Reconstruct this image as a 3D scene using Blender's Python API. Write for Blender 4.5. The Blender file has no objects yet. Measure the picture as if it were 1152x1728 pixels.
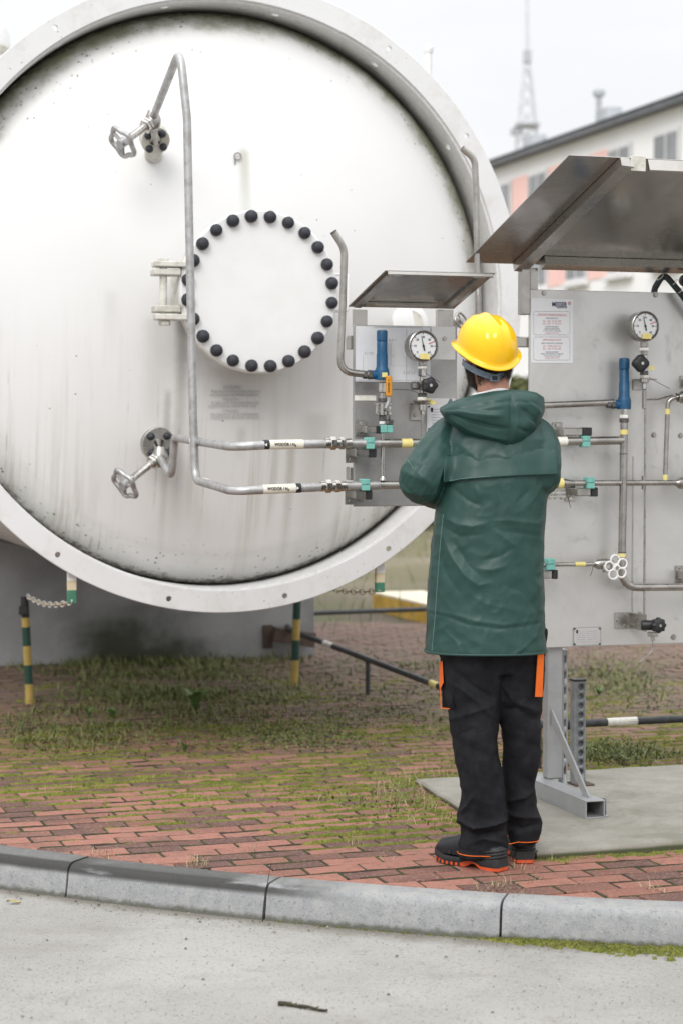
import bpy, math, random
import numpy as np
from mathutils import Vector, Matrix, noise

random.seed(7)
rng = np.random.default_rng(7)
scene = bpy.context.scene
C = scene.collection
R = math.radians

# ------------------------------------------------------------------ camera
CAM_H, PITCH, FPX = 1.5126, 0.0375, 3360.0          # metres, radians, focal length in px of a 1728 px tall frame
cam_data = bpy.data.cameras.new('camera')
cam = bpy.data.objects.new('camera', cam_data)
C.objects.link(cam)
cam.location = (0, 0, CAM_H)
cam.rotation_euler = (math.pi / 2 - PITCH, 0, 0)
cam_data.sensor_fit = 'VERTICAL'
cam_data.sensor_height = 36
cam_data.lens = 36 * FPX / 1728
cam_data.clip_start = 0.1
cam_data.clip_end = 900
cam_data.dof.use_dof = True
cam_data.dof.focus_distance = 7.3
cam_data.dof.aperture_fstop = 3.0
scene.camera = cam

# ------------------------------------------------------------------ sky, sun, exposure
world = bpy.data.worlds.new('World')
scene.world = world
world.use_nodes = True
wt = world.node_tree
wt.nodes.clear()
SUN_EL, SUN_AZ = R(38), R(194)                       # azimuth: direction the light comes from, clockwise from +Y
def wn(t, **k):
    n = wt.nodes.new(t)
    for a, b in k.items(): setattr(n, a, b)
    return n
def wmath(op, a, b=None, c=None):
    n = wn('ShaderNodeMath', operation=op)
    for i, v in enumerate((a, b, c)):
        if v is None: continue
        if isinstance(v, (int, float)): n.inputs[i].default_value = v
        else: wt.links.new(v, n.inputs[i])
    return n.outputs[0]
sky = wn('ShaderNodeTexSky', sky_type='NISHITA', sun_disc=False, sun_elevation=SUN_EL, sun_rotation=SUN_AZ)
tc = wn('ShaderNodeTexCoord')
sep = wn('ShaderNodeSeparateXYZ'); wt.links.new(tc.outputs['Generated'], sep.inputs[0])
el = wmath('MAXIMUM', sep.outputs['Z'], 0.0)
mp = wn('ShaderNodeMapping'); mp.inputs['Scale'].default_value = (1.0, 1.0, 3.2)
wt.links.new(tc.outputs['Generated'], mp.inputs[0])
cl = wn('ShaderNodeTexNoise'); cl.inputs['Scale'].default_value = 3.4; cl.inputs['Detail'].default_value = 5; cl.inputs['Roughness'].default_value = .55
wt.links.new(mp.outputs[0], cl.inputs['Vector'])
# overcast sky after the CIE form: zenith about two and a half times the horizon, soft cloud mottling
grad = wmath('MULTIPLY_ADD', wmath('POWER', el, 2.0), 1.75, 0.830)
mott = wmath('MULTIPLY_ADD', cl.outputs['Fac'], 0.26, 0.870)
lum = wmath('MULTIPLY', grad, mott)
deck = wn('ShaderNodeMix', data_type='RGBA', blend_type='MULTIPLY'); deck.inputs[0].default_value = 1
deck.inputs[6].default_value = (0.985, 0.995, 1.015, 1)
comb = wn('ShaderNodeCombineColor')
for i in range(3): wt.links.new(lum, comb.inputs[i])
wt.links.new(comb.outputs[0], deck.inputs[7])
bg_sky = wn('ShaderNodeBackground'); bg_sky.inputs[1].default_value = 0.05
wt.links.new(sky.outputs[0], bg_sky.inputs[0])
bg_deck = wn('ShaderNodeBackground'); bg_deck.inputs[1].default_value = 1.0
wt.links.new(deck.outputs[2], bg_deck.inputs[0])
mixs = wn('ShaderNodeMixShader'); mixs.inputs[0].default_value = 0.96   # almost wholly covered
wt.links.new(bg_sky.outputs[0], mixs.inputs[1]); wt.links.new(bg_deck.outputs[0], mixs.inputs[2])
wo = wn('ShaderNodeOutputWorld'); wt.links.new(mixs.outputs[0], wo.inputs[0])

sun_d = bpy.data.lights.new('sun', 'SUN')
sun_d.energy = 1.5
sun_d.angle = R(28)
sun_d.color = (1.0, 0.97, 0.93)
sun = bpy.data.objects.new('sun', sun_d)
C.objects.link(sun)
sun.location = (-4, -10, 20)
_sd = Vector((math.sin(SUN_AZ) * math.cos(SUN_EL), math.cos(SUN_AZ) * math.cos(SUN_EL), math.sin(SUN_EL)))
sun.rotation_euler = _sd.to_track_quat('Z', 'Y').to_euler()

scene.view_settings.view_transform = 'Standard'
scene.view_settings.look = 'None'
scene.view_settings.exposure = 0.15
scene.view_settings.gamma = 1.0
scene.view_settings.use_curve_mapping = False
scene.render.engine = 'CYCLES'
scene.cycles.use_denoising = True
scene.cycles.max_bounces = 6
scene.cycles.diffuse_bounces = 3
scene.cycles.glossy_bounces = 3

# ------------------------------------------------------------------ frames
def ray(px, py):
    c, s = math.cos(PITCH), math.sin(PITCH)
    a = (px - 576) / FPX; b = -(py - 864) / FPX
    return (a, c + b * s, -s + b * c)
def W(px, py, Y):                                     # world point seen there, Y metres ahead
    d = ray(px, py); t = Y / d[1]
    return Vector((d[0] * t, Y, CAM_H + d[2] * t))
def G(px, py, z=0.0):                                 # world point on level z
    d = ray(px, py); t = (z - CAM_H) / d[2]
    return Vector((d[0] * t, d[1] * t, z))
TH = 0.31                                             # the plant (tank, panels, paving) is turned by this much
P0 = Vector((0.85, 8.17, 0))
U = Vector((math.cos(TH), math.sin(TH), 0)); Dv = Vector((-math.sin(TH), math.cos(TH), 0))
def S(px, py, b=0.0):                                 # plant coordinates (along, inward, up) of the point seen there at inward offset b
    d = Vector(ray(px, py)); o = Vector((0, 0, CAM_H)) - P0
    t = (b - o.dot(Dv)) / d.dot(Dv)
    q = o + d * t
    return Vector((q.dot(U), b, q.z))
def plant(w):                                         # world -> plant
    q = Vector(w) - P0
    return Vector((q.dot(U), q.dot(Dv), q.z))
def toworld(p):
    return P0 + U * p[0] + Dv * p[1] + Vector((0, 0, p[2]))
def mscale(b=0.0, px=600):                            # metres per px near offset b
    return (S(px + 50, 740, b) - S(px - 50, 740, b)).length / 100
# ------------------------------------------------------------------ mesh builder
def fillet(pts, rad, n=6):
    pts = [Vector(p) for p in pts]
    if (not isinstance(rad, (list, tuple)) and rad <= 0) or len(pts) < 3: return pts
    out = [pts[0]]
    for i in range(1, len(pts) - 1):
        p, a, b = pts[i], pts[i - 1], pts[i + 1]
        va, vb = (a - p), (b - p)
        la, lb = va.length, vb.length
        va.normalize(); vb.normalize()
        ang = va.angle(vb)
        if ang > 3.08: out.append(p); continue
        r = rad[i - 1] if isinstance(rad, (list, tuple)) else rad
        t = min(r / math.tan(ang / 2), la * .48, lb * .48)
        s, e = p + va * t, p + vb * t
        for k in range(n + 1):
            u = k / n
            out.append(s * (1 - u) ** 2 + p * 2 * u * (1 - u) + e * u * u)
    out.append(pts[-1])
    return out

class MB:
    def __init__(s): s.v = []; s.f = []; s.mi = []
    def add(s, v, f):
        o = len(s.v); s.v += [tuple(x) for x in v]; s.f += [tuple(i + o for i in q) for q in f]
        return s
    def box(s, c, size, bev=0.0, rot=None):
        hx, hy, hz = [x / 2 for x in size]; c = Vector(c)
        b = min(bev, hx * .45, hy * .45, hz * .45)
        def tr(p):
            p = Vector(p)
            if rot is not None: p = rot @ p
            return p + c
        if b <= 0:
            v = [tr((x * hx, y * hy, z * hz)) for z in (-1, 1) for y in (-1, 1) for x in (-1, 1)]
            f = [(0, 2, 3, 1), (4, 5, 7, 6), (0, 1, 5, 4), (2, 6, 7, 3), (0, 4, 6, 2), (1, 3, 7, 5)]
            return s.add(v, f)
        v = []; idx = {}
        for z in (-1, 1):
            for y in (-1, 1):
                for x in (-1, 1):
                    for ax in range(3):
                        p = [x * (hx - b), y * (hy - b), z * (hz - b)]
                        p[ax] = (x * hx, y * hy, z * hz)[ax]
                        idx[(x, y, z, ax)] = len(v); v.append(tr(p))
        f = []
        for ax in range(3):
            o1, o2 = (ax + 1) % 3, (ax + 2) % 3
            for sg in (-1, 1):
                q = []
                for a, bb in ((-1, -1), (1, -1), (1, 1), (-1, 1)):
                    k = [0, 0, 0]; k[ax] = sg; k[o1] = a; k[o2] = bb
                    q.append(idx[(*k, ax)])
                f.append(q if sg > 0 else q[::-1])
        for ax in range(3):
            o1, o2 = (ax + 1) % 3, (ax + 2) % 3
            for s1 in (-1, 1):
                for s2 in (-1, 1):
                    k0 = [0, 0, 0]; k0[ax] = -1; k0[o1] = s1; k0[o2] = s2
                    k1 = list(k0); k1[ax] = 1
                    q = [idx[(*k0, o1)], idx[(*k1, o1)], idx[(*k1, o2)], idx[(*k0, o2)]]
                    f.append(q[::-1] if s1 * s2 > 0 else q)
        for x in (-1, 1):
            for y in (-1, 1):
                for z in (-1, 1):
                    q = [idx[(x, y, z, 0)], idx[(x, y, z, 1)], idx[(x, y, z, 2)]]
                    f.append(q if x * y * z > 0 else q[::-1])
        return s.add(v, f)
    def sweep(s, pts, radii, seg=12, cap=True, flat=1.0):
        pts = [Vector(p) for p in pts]; n = len(pts)
        if not isinstance(radii, (list, tuple)): radii = [radii] * n
        T = []
        for i in range(n):
            a = pts[max(i - 1, 0)]; b = pts[min(i + 1, n - 1)]
            t = b - a
            T.append(t.normalized() if t.length > 1e-9 else Vector((0, 0, 1)))
        ref = Vector((0, 0, 1)) if abs(T[0].z) < .9 else Vector((1, 0, 0))
        N = (ref - T[0] * ref.dot(T[0])).normalized()
        rings = []
        for i in range(n):
            N = (N - T[i] * N.dot(T[i]))
            N.normalize()
            B = T[i].cross(N)
            rings.append([pts[i] + (N * math.cos(2 * math.pi * k / seg) + B * math.sin(2 * math.pi * k / seg) * flat) * radii[i] for k in range(seg)])
        return s.loft(rings, cap)
    def tube(s, pts, r, seg=12, rad=0.0, cap=True, n=6): return s.sweep(fillet(pts, rad, n), r, seg, cap)
    def loft(s, rings, cap=True, closed=True):
        n = len(rings[0]); v = [p for r in rings for p in r]; f = []
        for i in range(len(rings) - 1):
            for k in range(n if closed else n - 1):
                k2 = (k + 1) % n
                f.append((i * n + k, i * n + k2, (i + 1) * n + k2, (i + 1) * n + k))
        if cap:
            f.append(tuple(range(n))[::-1]); f.append(tuple((len(rings) - 1) * n + k for k in range(n)))
        return s.add(v, f)
    def lathe(s, o, axis, prof, seg=24, cap=True, spin=0.0, ref=None):
        o = Vector(o); ax = Vector(axis).normalized()
        if ref is None: ref = Vector((0, 0, 1)) if abs(ax.z) < .9 else Vector((1, 0, 0))
        N = (ref - ax * ref.dot(ax)).normalized(); B = ax.cross(N)
        rings = [[o + ax * h + (N * math.cos(2 * math.pi * k / seg + spin) + B * math.sin(2 * math.pi * k / seg + spin)) * max(r, 1e-5) for k in range(seg)] for r, h in prof]
        return s.loft(rings, cap)
    def cyl(s, a, b, r, seg=16, bev=0.0):
        a, b = Vector(a), Vector(b); L = (b - a).length
        p = [(r, 0), (r, L)] if bev <= 0 else [(r - bev, 0), (r, bev), (r, L - bev), (r - bev, L)]
        return s.lathe(a, b - a, p, seg)
    def hexn(s, a, b, r): return s.cyl(a, b, r, 6, r * .08)
    def prism(s, poly, e):                            # poly: 3-D points of a planar outline, e: extrusion vector
        e = Vector(e); a = [Vector(p) for p in poly]; return s.loft([a, [p + e for p in a]])
    def build(s, name, mat, parent=None, smooth=35):
        org = Vector(parent['_o']) if parent is not None and '_o' in parent else Vector((0, 0, 0))
        me = bpy.data.meshes.new(name)
        me.from_pydata([tuple(Vector(p) - org) for p in s.v], [], s.f)
        me.materials.append(mat)
        fix_normals(me)
        if smooth:
            me.polygons.foreach_set('use_smooth', [True] * len(me.polygons))
            me.set_sharp_from_angle(angle=R(smooth))
        me.update()
        ob = bpy.data.objects.new(name, me)
        C.objects.link(ob)
        if parent is not None:
            ob.parent = parent
            ob['_o'] = tuple(org)
        return ob

import bmesh
def fix_normals(me):
    bm = bmesh.new(); bm.from_mesh(me)
    bmesh.ops.recalc_face_normals(bm, faces=bm.faces)
    bm.to_mesh(me); bm.free()

def fastmesh(name, V, F, mat, parent=None, smooth=False):      # numpy verts (n,3) and faces (m,k)
    V = np.ascontiguousarray(V, np.float32); F = np.ascontiguousarray(F, np.int32)
    me = bpy.data.meshes.new(name)
    k = F.shape[1]
    me.vertices.add(len(V)); me.vertices.foreach_set('co', V.ravel())
    me.loops.add(F.size); me.loops.foreach_set('vertex_index', F.ravel())
    me.polygons.add(len(F)); me.polygons.foreach_set('loop_start', np.arange(0, F.size, k, dtype=np.int32))
    me.update(calc_edges=True)
    if smooth: me.polygons.foreach_set('use_smooth', [True] * len(F))
    me.materials.append(mat)
    ob = bpy.data.objects.new(name, me); C.objects.link(ob)
    if parent is not None: ob.parent = parent
    return ob

def tag(o, label=None, cat=None, group=None, kind=None):
    if label: o['label'] = label
    if cat: o['category'] = cat
    if group: o['group'] = group
    if kind: o['kind'] = kind
    return o
def thing(name, o, label, cat, group=None, frame='plant'):     # Empty at the thing's base; parts give coordinates in the same frame
    e = bpy.data.objects.new(name, None); C.objects.link(e)
    e.empty_display_size = .05
    o = Vector(o)
    if frame == 'plant':
        e.location = toworld(o); e.rotation_euler = (0, 0, TH)
    else:
        e.location = o
    e['_o'] = tuple(o)
    return tag(e, label, cat, group)
def copy_tree(o, parent=None):
    c = o.copy(); C.objects.link(c); c.parent = parent
    for ch in list(o.children): copy_tree(ch, c)
    return c

def text_part(name, body, size, mat, parent, loc, align='CENTER', bold=0.0, width=None, ex=0.0004):
    cu = bpy.data.curves.new(name, 'FONT')
    cu.body = body; cu.size = size; cu.align_x = align; cu.align_y = 'CENTER'; cu.extrude = ex; cu.offset = bold; cu.resolution_u = 2
    tmp = bpy.data.objects.new(name + '_tmp', cu)
    me = bpy.data.meshes.new_from_object(tmp)
    bpy.data.objects.remove(tmp); bpy.data.curves.remove(cu)
    me.name = name
    if width:
        xs = [v.co.x for v in me.vertices]; w = max(xs) - min(xs)
        k = width / w
        for v in me.vertices: v.co.x *= k
    me.materials.clear(); me.materials.append(mat)
    ob = bpy.data.objects.new(name, me); C.objects.link(ob)
    ob.parent = parent
    ob.location = Vector(loc) - Vector(parent['_o'])
    ob.rotation_euler = (math.pi / 2, 0, 0)
    return ob
# ------------------------------------------------------------------ materials
class NT:
    def __init__(s, name):
        s.m = bpy.data.materials.new(name); s.m.use_nodes = True
        s.t = s.m.node_tree; s.t.nodes.clear()
        s.out = s.t.nodes.new('ShaderNodeOutputMaterial')
        s.b = s.t.nodes.new('ShaderNodeBsdfPrincipled')
        s.t.links.new(s.b.outputs[0], s.out.inputs[0])
        s._tc = None
    def n(s, t, **k):
        x = s.t.nodes.new(t)
        for a, b in k.items(): setattr(x, a, b)
        return x
    def put(s, sock, v):
        if v is None: return
        if hasattr(v, 'is_output'): s.t.links.new(v, sock)
        elif isinstance(v, (tuple, list)) and len(v) == 3 and sock.type == 'RGBA': sock.default_value = (*v, 1)
        else: sock.default_value = v
    def tc(s, which='Object'):
        if s._tc is None: s._tc = s.n('ShaderNodeTexCoord')
        return s._tc.outputs[which]
    def pos(s): return s.n('ShaderNodeNewGeometry').outputs['Position']
    def map(s, vec, scale=(1, 1, 1), loc=(0, 0, 0)):
        x = s.n('ShaderNodeMapping'); s.put(x.inputs[0], vec)
        x.inputs['Scale'].default_value = scale; x.inputs['Location'].default_value = loc
        return x.outputs[0]
    def noise(s, vec, scale, detail=4, rough=.55, dist=0.0):
        x = s.n('ShaderNodeTexNoise'); s.put(x.inputs['Vector'], vec)
        x.inputs['Scale'].default_value = scale; x.inputs['Detail'].default_value = detail
        x.inputs['Roughness'].default_value = rough; x.inputs['Distortion'].default_value = dist
        return x.outputs['Fac']
    def vor(s, vec, scale, feature='F1', out='Distance'):
        x = s.n('ShaderNodeTexVoronoi', feature=feature); s.put(x.inputs['Vector'], vec); x.inputs['Scale'].default_value = scale
        return x.outputs[out]
    def m_(s, op, a, b=None, c=None, clamp=False):
        x = s.n('ShaderNodeMath', operation=op, use_clamp=clamp)
        for i, v in enumerate((a, b, c)): s.put(x.inputs[i], v) if v is not None else None
        return x.outputs[0]
    def ramp(s, v, lo, hi, a=0.0, b=1.0, smooth=True):
        x = s.n('ShaderNodeMapRange', interpolation_type='SMOOTHSTEP' if smooth else 'LINEAR', clamp=True) if smooth else s.n('ShaderNodeMapRange', clamp=True)
        s.put(x.inputs[0], v)
        for i, q in ((1, lo), (2, hi), (3, a), (4, b)): s.put(x.inputs[i], q)
        return x.outputs[0]
    def mix(s, f, a, b, mode='MIX'):
        x = s.n('ShaderNodeMix', data_type='RGBA', blend_type=mode)
        s.put(x.inputs[0], f); s.put(x.inputs[6], a); s.put(x.inputs[7], b)
        return x.outputs[2]
    def sep(s, v):
        x = s.n('ShaderNodeSeparateXYZ'); s.put(x.inputs[0], v); return x.outputs
    def bump(s, h, strength=.3, dist=.01, prev=None):
        x = s.n('ShaderNodeBump'); x.inputs['Strength'].default_value = strength; x.inputs['Distance'].default_value = dist
        s.put(x.inputs['Height'], h)
        if prev is not None: s.put(x.inputs['Normal'], prev)
        return x.outputs[0]
    def fin(s, col, rough=.5, metal=0.0, nrm=None, spec=None, coat=None, sub=None):
        i = s.b.inputs
        s.put(i['Base Color'], col); s.put(i['Roughness'], rough); s.put(i['Metallic'], metal)
        if nrm is not None: s.put(i['Normal'], nrm)
        if spec is not None: i['Specular IOR Level'].default_value = spec
        if coat is not None: i['Coat Weight'].default_value = coat; i['Coat Roughness'].default_value = .08
        return s.m

def simple(name, c1, c2=None, scale=20, rough=.5, metal=0.0, bump=0.0, bscale=60, spec=None, rough2=None, lo=.4, hi=.65, bd=.002, detail=4):
    t = NT(name); v = t.tc()
    f = t.ramp(t.noise(v, scale, detail, .6), lo, hi)
    col = t.mix(f, c1, c2 if c2 else tuple(x * .8 for x in c1))
    r = t.ramp(t.noise(v, scale * 1.7, 3), .3, .7, rough, rough2 if rough2 is not None else min(1, rough + .12))
    nr = t.bump(t.noise(v, bscale, 4), bump, bd) if bump else None
    return t.fin(col, r, metal, nr, spec)

MAT = {}
MAT['steel'] = simple('weathered_stainless_pipe', (.43, .415, .39), (.33, .315, .295), 14, .22, .97, .05, 90, rough2=.36)
MAT['steel_dull'] = simple('dull_grey_pipe', (.46, .46, .46), (.35, .345, .335), 26, .34, .7, .06, 70, rough2=.52)
MAT['steel_bright'] = simple('bright_steel_fitting', (.58, .56, .53), (.42, .40, .375), 60, .18, 1.0, 0.0, rough2=.32)
MAT['steel_dark'] = simple('dark_steel_fitting', (.16, .155, .15), (.09, .088, .085), 60, .38, .8)
MAT['galv'] = simple('galvanised_steel', (.38, .385, .39), (.345, .35, .355), 12, .48, .5, .03, 60)
MAT['galv_dark'] = simple('worn_painted_steel_post', (.27, .28, .29), (.2, .205, .21), 20, .55, .35)
MAT['white_paint'] = simple('white_paint', (.76, .76, .755), (.735, .735, .725), 9, .42, 0, .03, 40)
MAT['cream_paint'] = simple('dirty_cream_paint', (.62, .61, .56), (.45, .43, .37), 16, .5, 0, .08, 60)
MAT['paper'] = simple('white_paper_sheet', (.70, .71, .73), (.65, .66, .69), 5, .55)
MAT['blue'] = simple('blue_valve_paint', (.003, .075, .175), (.003, .058, .14), 30, .38, 0, .03, 80)
MAT['black_plastic'] = simple('black_plastic', (.012, .012, .014), (.02, .02, .022), 50, .42)
MAT['cap'] = simple('dusty_black_bolt_cap', (.020, .022, .030), (.05, .052, .062), 45, .55, lo=.5, hi=.75)
MAT['rubber'] = simple('black_rubber_hose', (.012, .012, .018), (.02, .02, .03), 40, .5)
MAT['teal'] = simple('teal_clamp_plastic', (.17, .44, .38), (.13, .36, .32), 40, .5)
MAT['yellow_tape'] = simple('yellow_marking_tape', (.74, .65, .25), (.68, .58, .2), 60, .55)
MAT['white_tape'] = simple('white_marking_tape', (.78, .77, .72), (.70, .68, .60), 60, .55)
MAT['cream_label'] = simple('cream_pipe_label', (.72, .68, .58), (.66, .62, .52), 80, .5)
MAT['ink'] = simple('black_ink', (.014, .014, .016), (.02, .02, .022), 40, .6)
MAT['ink_soft'] = simple('faded_grey_ink', (.36, .37, .39), (.48, .49, .51), 140, .6)
MAT['navy'] = simple('navy_ink', (.012, .016, .07), (.014, .02, .08), 40, .6)
MAT['red'] = simple('red_ink', (.55, .05, .06), (.5, .06, .07), 40, .6)
MAT['red_soft'] = simple('faded_red_ink', (.66, .36, .37), (.66, .42, .43), 60, .6)
MAT['orange_handle'] = simple('orange_lever_sleeve', (.62, .27, .015), (.55, .22, .012), 40, .4)
MAT['glass_white'] = simple('gauge_dial', (.70, .71, .72), (.68, .69, .7), 10, .3)
MAT['yellow_box'] = simple('yellow_painted_steel', (.50, .30, .02), (.38, .22, .02), 6, .5)
MAT['cream_top'] = simple('cream_board', (.66, .60, .46), (.58, .52, .4), 5, .6)
MAT['black_pipe'] = simple('black_painted_pipe', (.03, .032, .036), (.055, .056, .06), 18, .45)
MAT['rust'] = simple('brown_rusty_steel', (.10, .065, .045), (.06, .045, .035), 30, .65)
MAT['stripe_green'] = simple('dark_green_stripe_paint', (.012, .055, .035), (.01, .045, .03), 20, .5)
MAT['stripe_yellow'] = simple('faded_yellow_stripe_paint', (.44, .31, .08), (.36, .26, .07), 20, .55)
MAT['stripe_cream'] = simple('cream_stripe_paint', (.62, .53, .36), (.58, .5, .34), 20, .55)
MAT['stripe_teal'] = simple('mid_green_stripe_paint', (.05, .20, .13), (.045, .17, .11), 20, .5)
MAT['twig'] = simple('dark_wet_bark', (.025, .022, .014), (.05, .045, .02), 60, .8, 0, .6, 80)
MAT['dry_leaf'] = simple('dry_yellow_leaf', (.40, .33, .14), (.32, .24, .1), 60, .7)

def sheet_steel(name, c1, c2, c3, rough, metal, scale=2.2):
    t = NT(name); v = t.tc()
    f1 = t.ramp(t.noise(v, scale, 5, .6, .6), .35, .72)
    f2 = t.ramp(t.noise(t.map(v, (1, 1, 1), (3, 1, 7)), scale * 3.1, 6, .65, 1.2), .55, .74)
    f3 = t.ramp(t.noise(v, 160, 2), .68, .76)
    col = t.mix(f1, c1, c2)
    col = t.mix(t.m_('MULTIPLY', f2, .55), col, c3)
    col = t.mix(t.m_('MULTIPLY', f3, .5), col, (.12, .11, .10))
    brushed = t.noise(t.map(v, (4, 4, 260)), 3, 3)
    r = t.ramp(f1, 0, 1, rough, rough + .14)
    r = t.m_('ADD', r, t.m_('MULTIPLY', t.m_('SUBTRACT', brushed, .5), .12))
    nr = t.bump(t.noise(v, 3.0, 3), .12, .02)
    return t.fin(col, r, metal, nr)
MAT['panel'] = sheet_steel('brushed_stainless_sheet', (.61, .605, .59), (.52, .515, .50), (.36, .355, .34), .34, .65)
MAT['panel_left'] = sheet_steel('stained_stainless_sheet', (.37, .368, .36), (.28, .278, .272), (.45, .448, .44), .40, .6, 4.0)
MAT['canopy'] = sheet_steel('stainless_canopy_sheet', (.42, .405, .385), (.35, .335, .315), (.26, .25, .235), .15, .90, 2.6)
MAT['canopy_frame'] = sheet_steel('stainless_angle_frame', (.46, .44, .41), (.37, .35, .33), (.28, .265, .25), .24, .9, 5.0)
# ------------------------------------------------------------------ ground, road, kerb, paving
def sst(a, b, x):
    t = min(1, max(0, (x - a) / (b - a))); return t * t * (3 - 2 * t)
def kerb_y(x):                                        # back edge of the kerb, a slow curve
    xc = min(2.4, max(-2.4, x))
    y = 6.725 - .362 * xc + .088 * xc * xc
    sl = -.362 + .176 * xc
    return y + sl * (x - xc)
def kerb_n(x):                                        # unit normal towards the road
    xc = min(2.4, max(-2.4, x)); sl = -.362 + .176 * xc
    return Vector((sl, -1, 0)).normalized()
ROAD_Z = -.115
def hz(x, y):                                         # slow unevenness of the paving
    k = sst(0, .8, y - kerb_y(x))
    return k * (.013 * noise.noise((x * .8, y * .8, 3.1)) + .006 * noise.noise((x * 2.3, y * 2.3, 9.7)) - .004)

def ground_mat():
    t = NT('soil_with_moss_and_old_paving'); p = t.pos()
    n1 = t.noise(p, 1.6, 5, .6); n2 = t.noise(p, 7, 5, .65); n3 = t.noise(p, 45, 3)
    soil = t.mix(t.ramp(n2, .3, .7), (.050, .036, .025), (.085, .064, .046))
    moss = t.mix(n3, (.040, .050, .014), (.085, .095, .028))
    col = t.mix(t.ramp(n1, .42, .62), soil, moss)
    y = t.sep(p)[1]
    far = t.ramp(y, 15, 24)
    hay = t.mix(t.ramp(n2, .35, .65), (.24, .195, .15), (.13, .125, .065))
    col = t.mix(far, col, t.mix(t.ramp(t.noise(p, .35, 4), .4, .6), hay, (.13, .115, .06)))
    return t.fin(col, .9, 0, t.bump(t.noise(p, 60, 4), .6, .01))
xs = np.concatenate([np.linspace(-160, -8, 20), np.linspace(-6, 6, 81), np.linspace(8, 160, 20)])
ts = np.concatenate([np.linspace(.02, 12, 90), np.linspace(13, 40, 20), np.array([60, 90, 140, 220, 400])])
V = []; 
for tt in ts:
    for x in xs:
        y = kerb_y(max(-12, min(12, x))) + tt - .08
        z = -.020 + (hz(x, y) if abs(x) < 7 and tt < 13 else 0)
        V.append((x, y, z))
nx = len(xs)
F = [(i * nx + k, i * nx + k + 1, (i + 1) * nx + k + 1, (i + 1) * nx + k) for i in range(len(ts) - 1) for k in range(nx - 1)]
ground = fastmesh('ground', np.array(V), np.array(F), ground_mat(), smooth=True); tag(ground, kind='structure')

def road_mat():
    t = NT('pale_worn_concrete_road'); p = t.pos()
    big = t.noise(p, 1.1, 4, .6); mid = t.noise(p, 9, 5, .65); fine = t.noise(p, 62, 4, .75); gr = t.noise(p, 115, 3, .7)
    col = t.mix(t.ramp(big, .35, .68), (.268, .260, .240), (.332, .324, .304))
    col = t.mix(t.m_('MULTIPLY', t.ramp(mid, .52, .75), .5), col, (.205, .195, .175))
    col = t.mix(t.m_('MULTIPLY', t.ramp(fine, .55, .68), .75), col, (.14, .135, .12))
    col = t.mix(t.m_('MULTIPLY', t.ramp(gr, .56, .70), .6), col, (.46, .45, .43))
    vd = t.vor(p, 55)
    col = t.mix(t.m_('MULTIPLY', t.ramp(vd, .20, .10), t.ramp(t.noise(p, 5, 3), .40, .55)), col, (.10, .095, .085))
    s_ = t.sep(p)
    dk = t.m_('SUBTRACT', s_[1], t.m_('ADD', t.m_('MULTIPLY_ADD', s_[0], -.362, 6.725), t.m_('MULTIPLY', t.m_('MULTIPLY', s_[0], s_[0]), .088)))
    dk = t.m_('ADD', dk, t.m_('MULTIPLY', t.m_('SUBTRACT', t.noise(p, 7, 5, .7), .5), .16))
    col = t.mix(t.m_('MULTIPLY', t.ramp(dk, -.30, -.17), .75), col, (.120, .105, .080))
    col = t.mix(t.m_('MULTIPLY', t.ramp(t.noise(t.map(p, (.5, 1.6, 1)), 1.3, 5, .65, .8), .54, .70), .38), col, (.19, .18, .16))
    h = t.m_('ADD', t.m_('MULTIPLY', fine, .6), t.m_('MULTIPLY', gr, .4))
    return t.fin(col, .82, 0, t.bump(h, .55, .006))
V = []; F = []
rx = np.concatenate([np.linspace(-60, -4, 8), np.linspace(-3.6, 3.6, 37), np.linspace(4, 60, 8)])
for j in range(25):
    for x in rx:
        e = kerb_y(max(-12, min(12, x))) - .10
        u = j / 24
        y = e - (e + 40) * (1 - (1 - u) ** .25) if j else e
        V.append((x, y, ROAD_Z + .004 * noise.noise((x, y, 0)) if abs(x) < 5 else ROAD_Z))
nx = len(rx)
F = [(i * nx + k, (i + 1) * nx + k, (i + 1) * nx + k + 1, i * nx + k + 1) for i in range(24) for k in range(nx - 1)]
road = fastmesh('road', np.array(V), np.array(F), road_mat(), smooth=True); tag(road, kind='structure')

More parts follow.
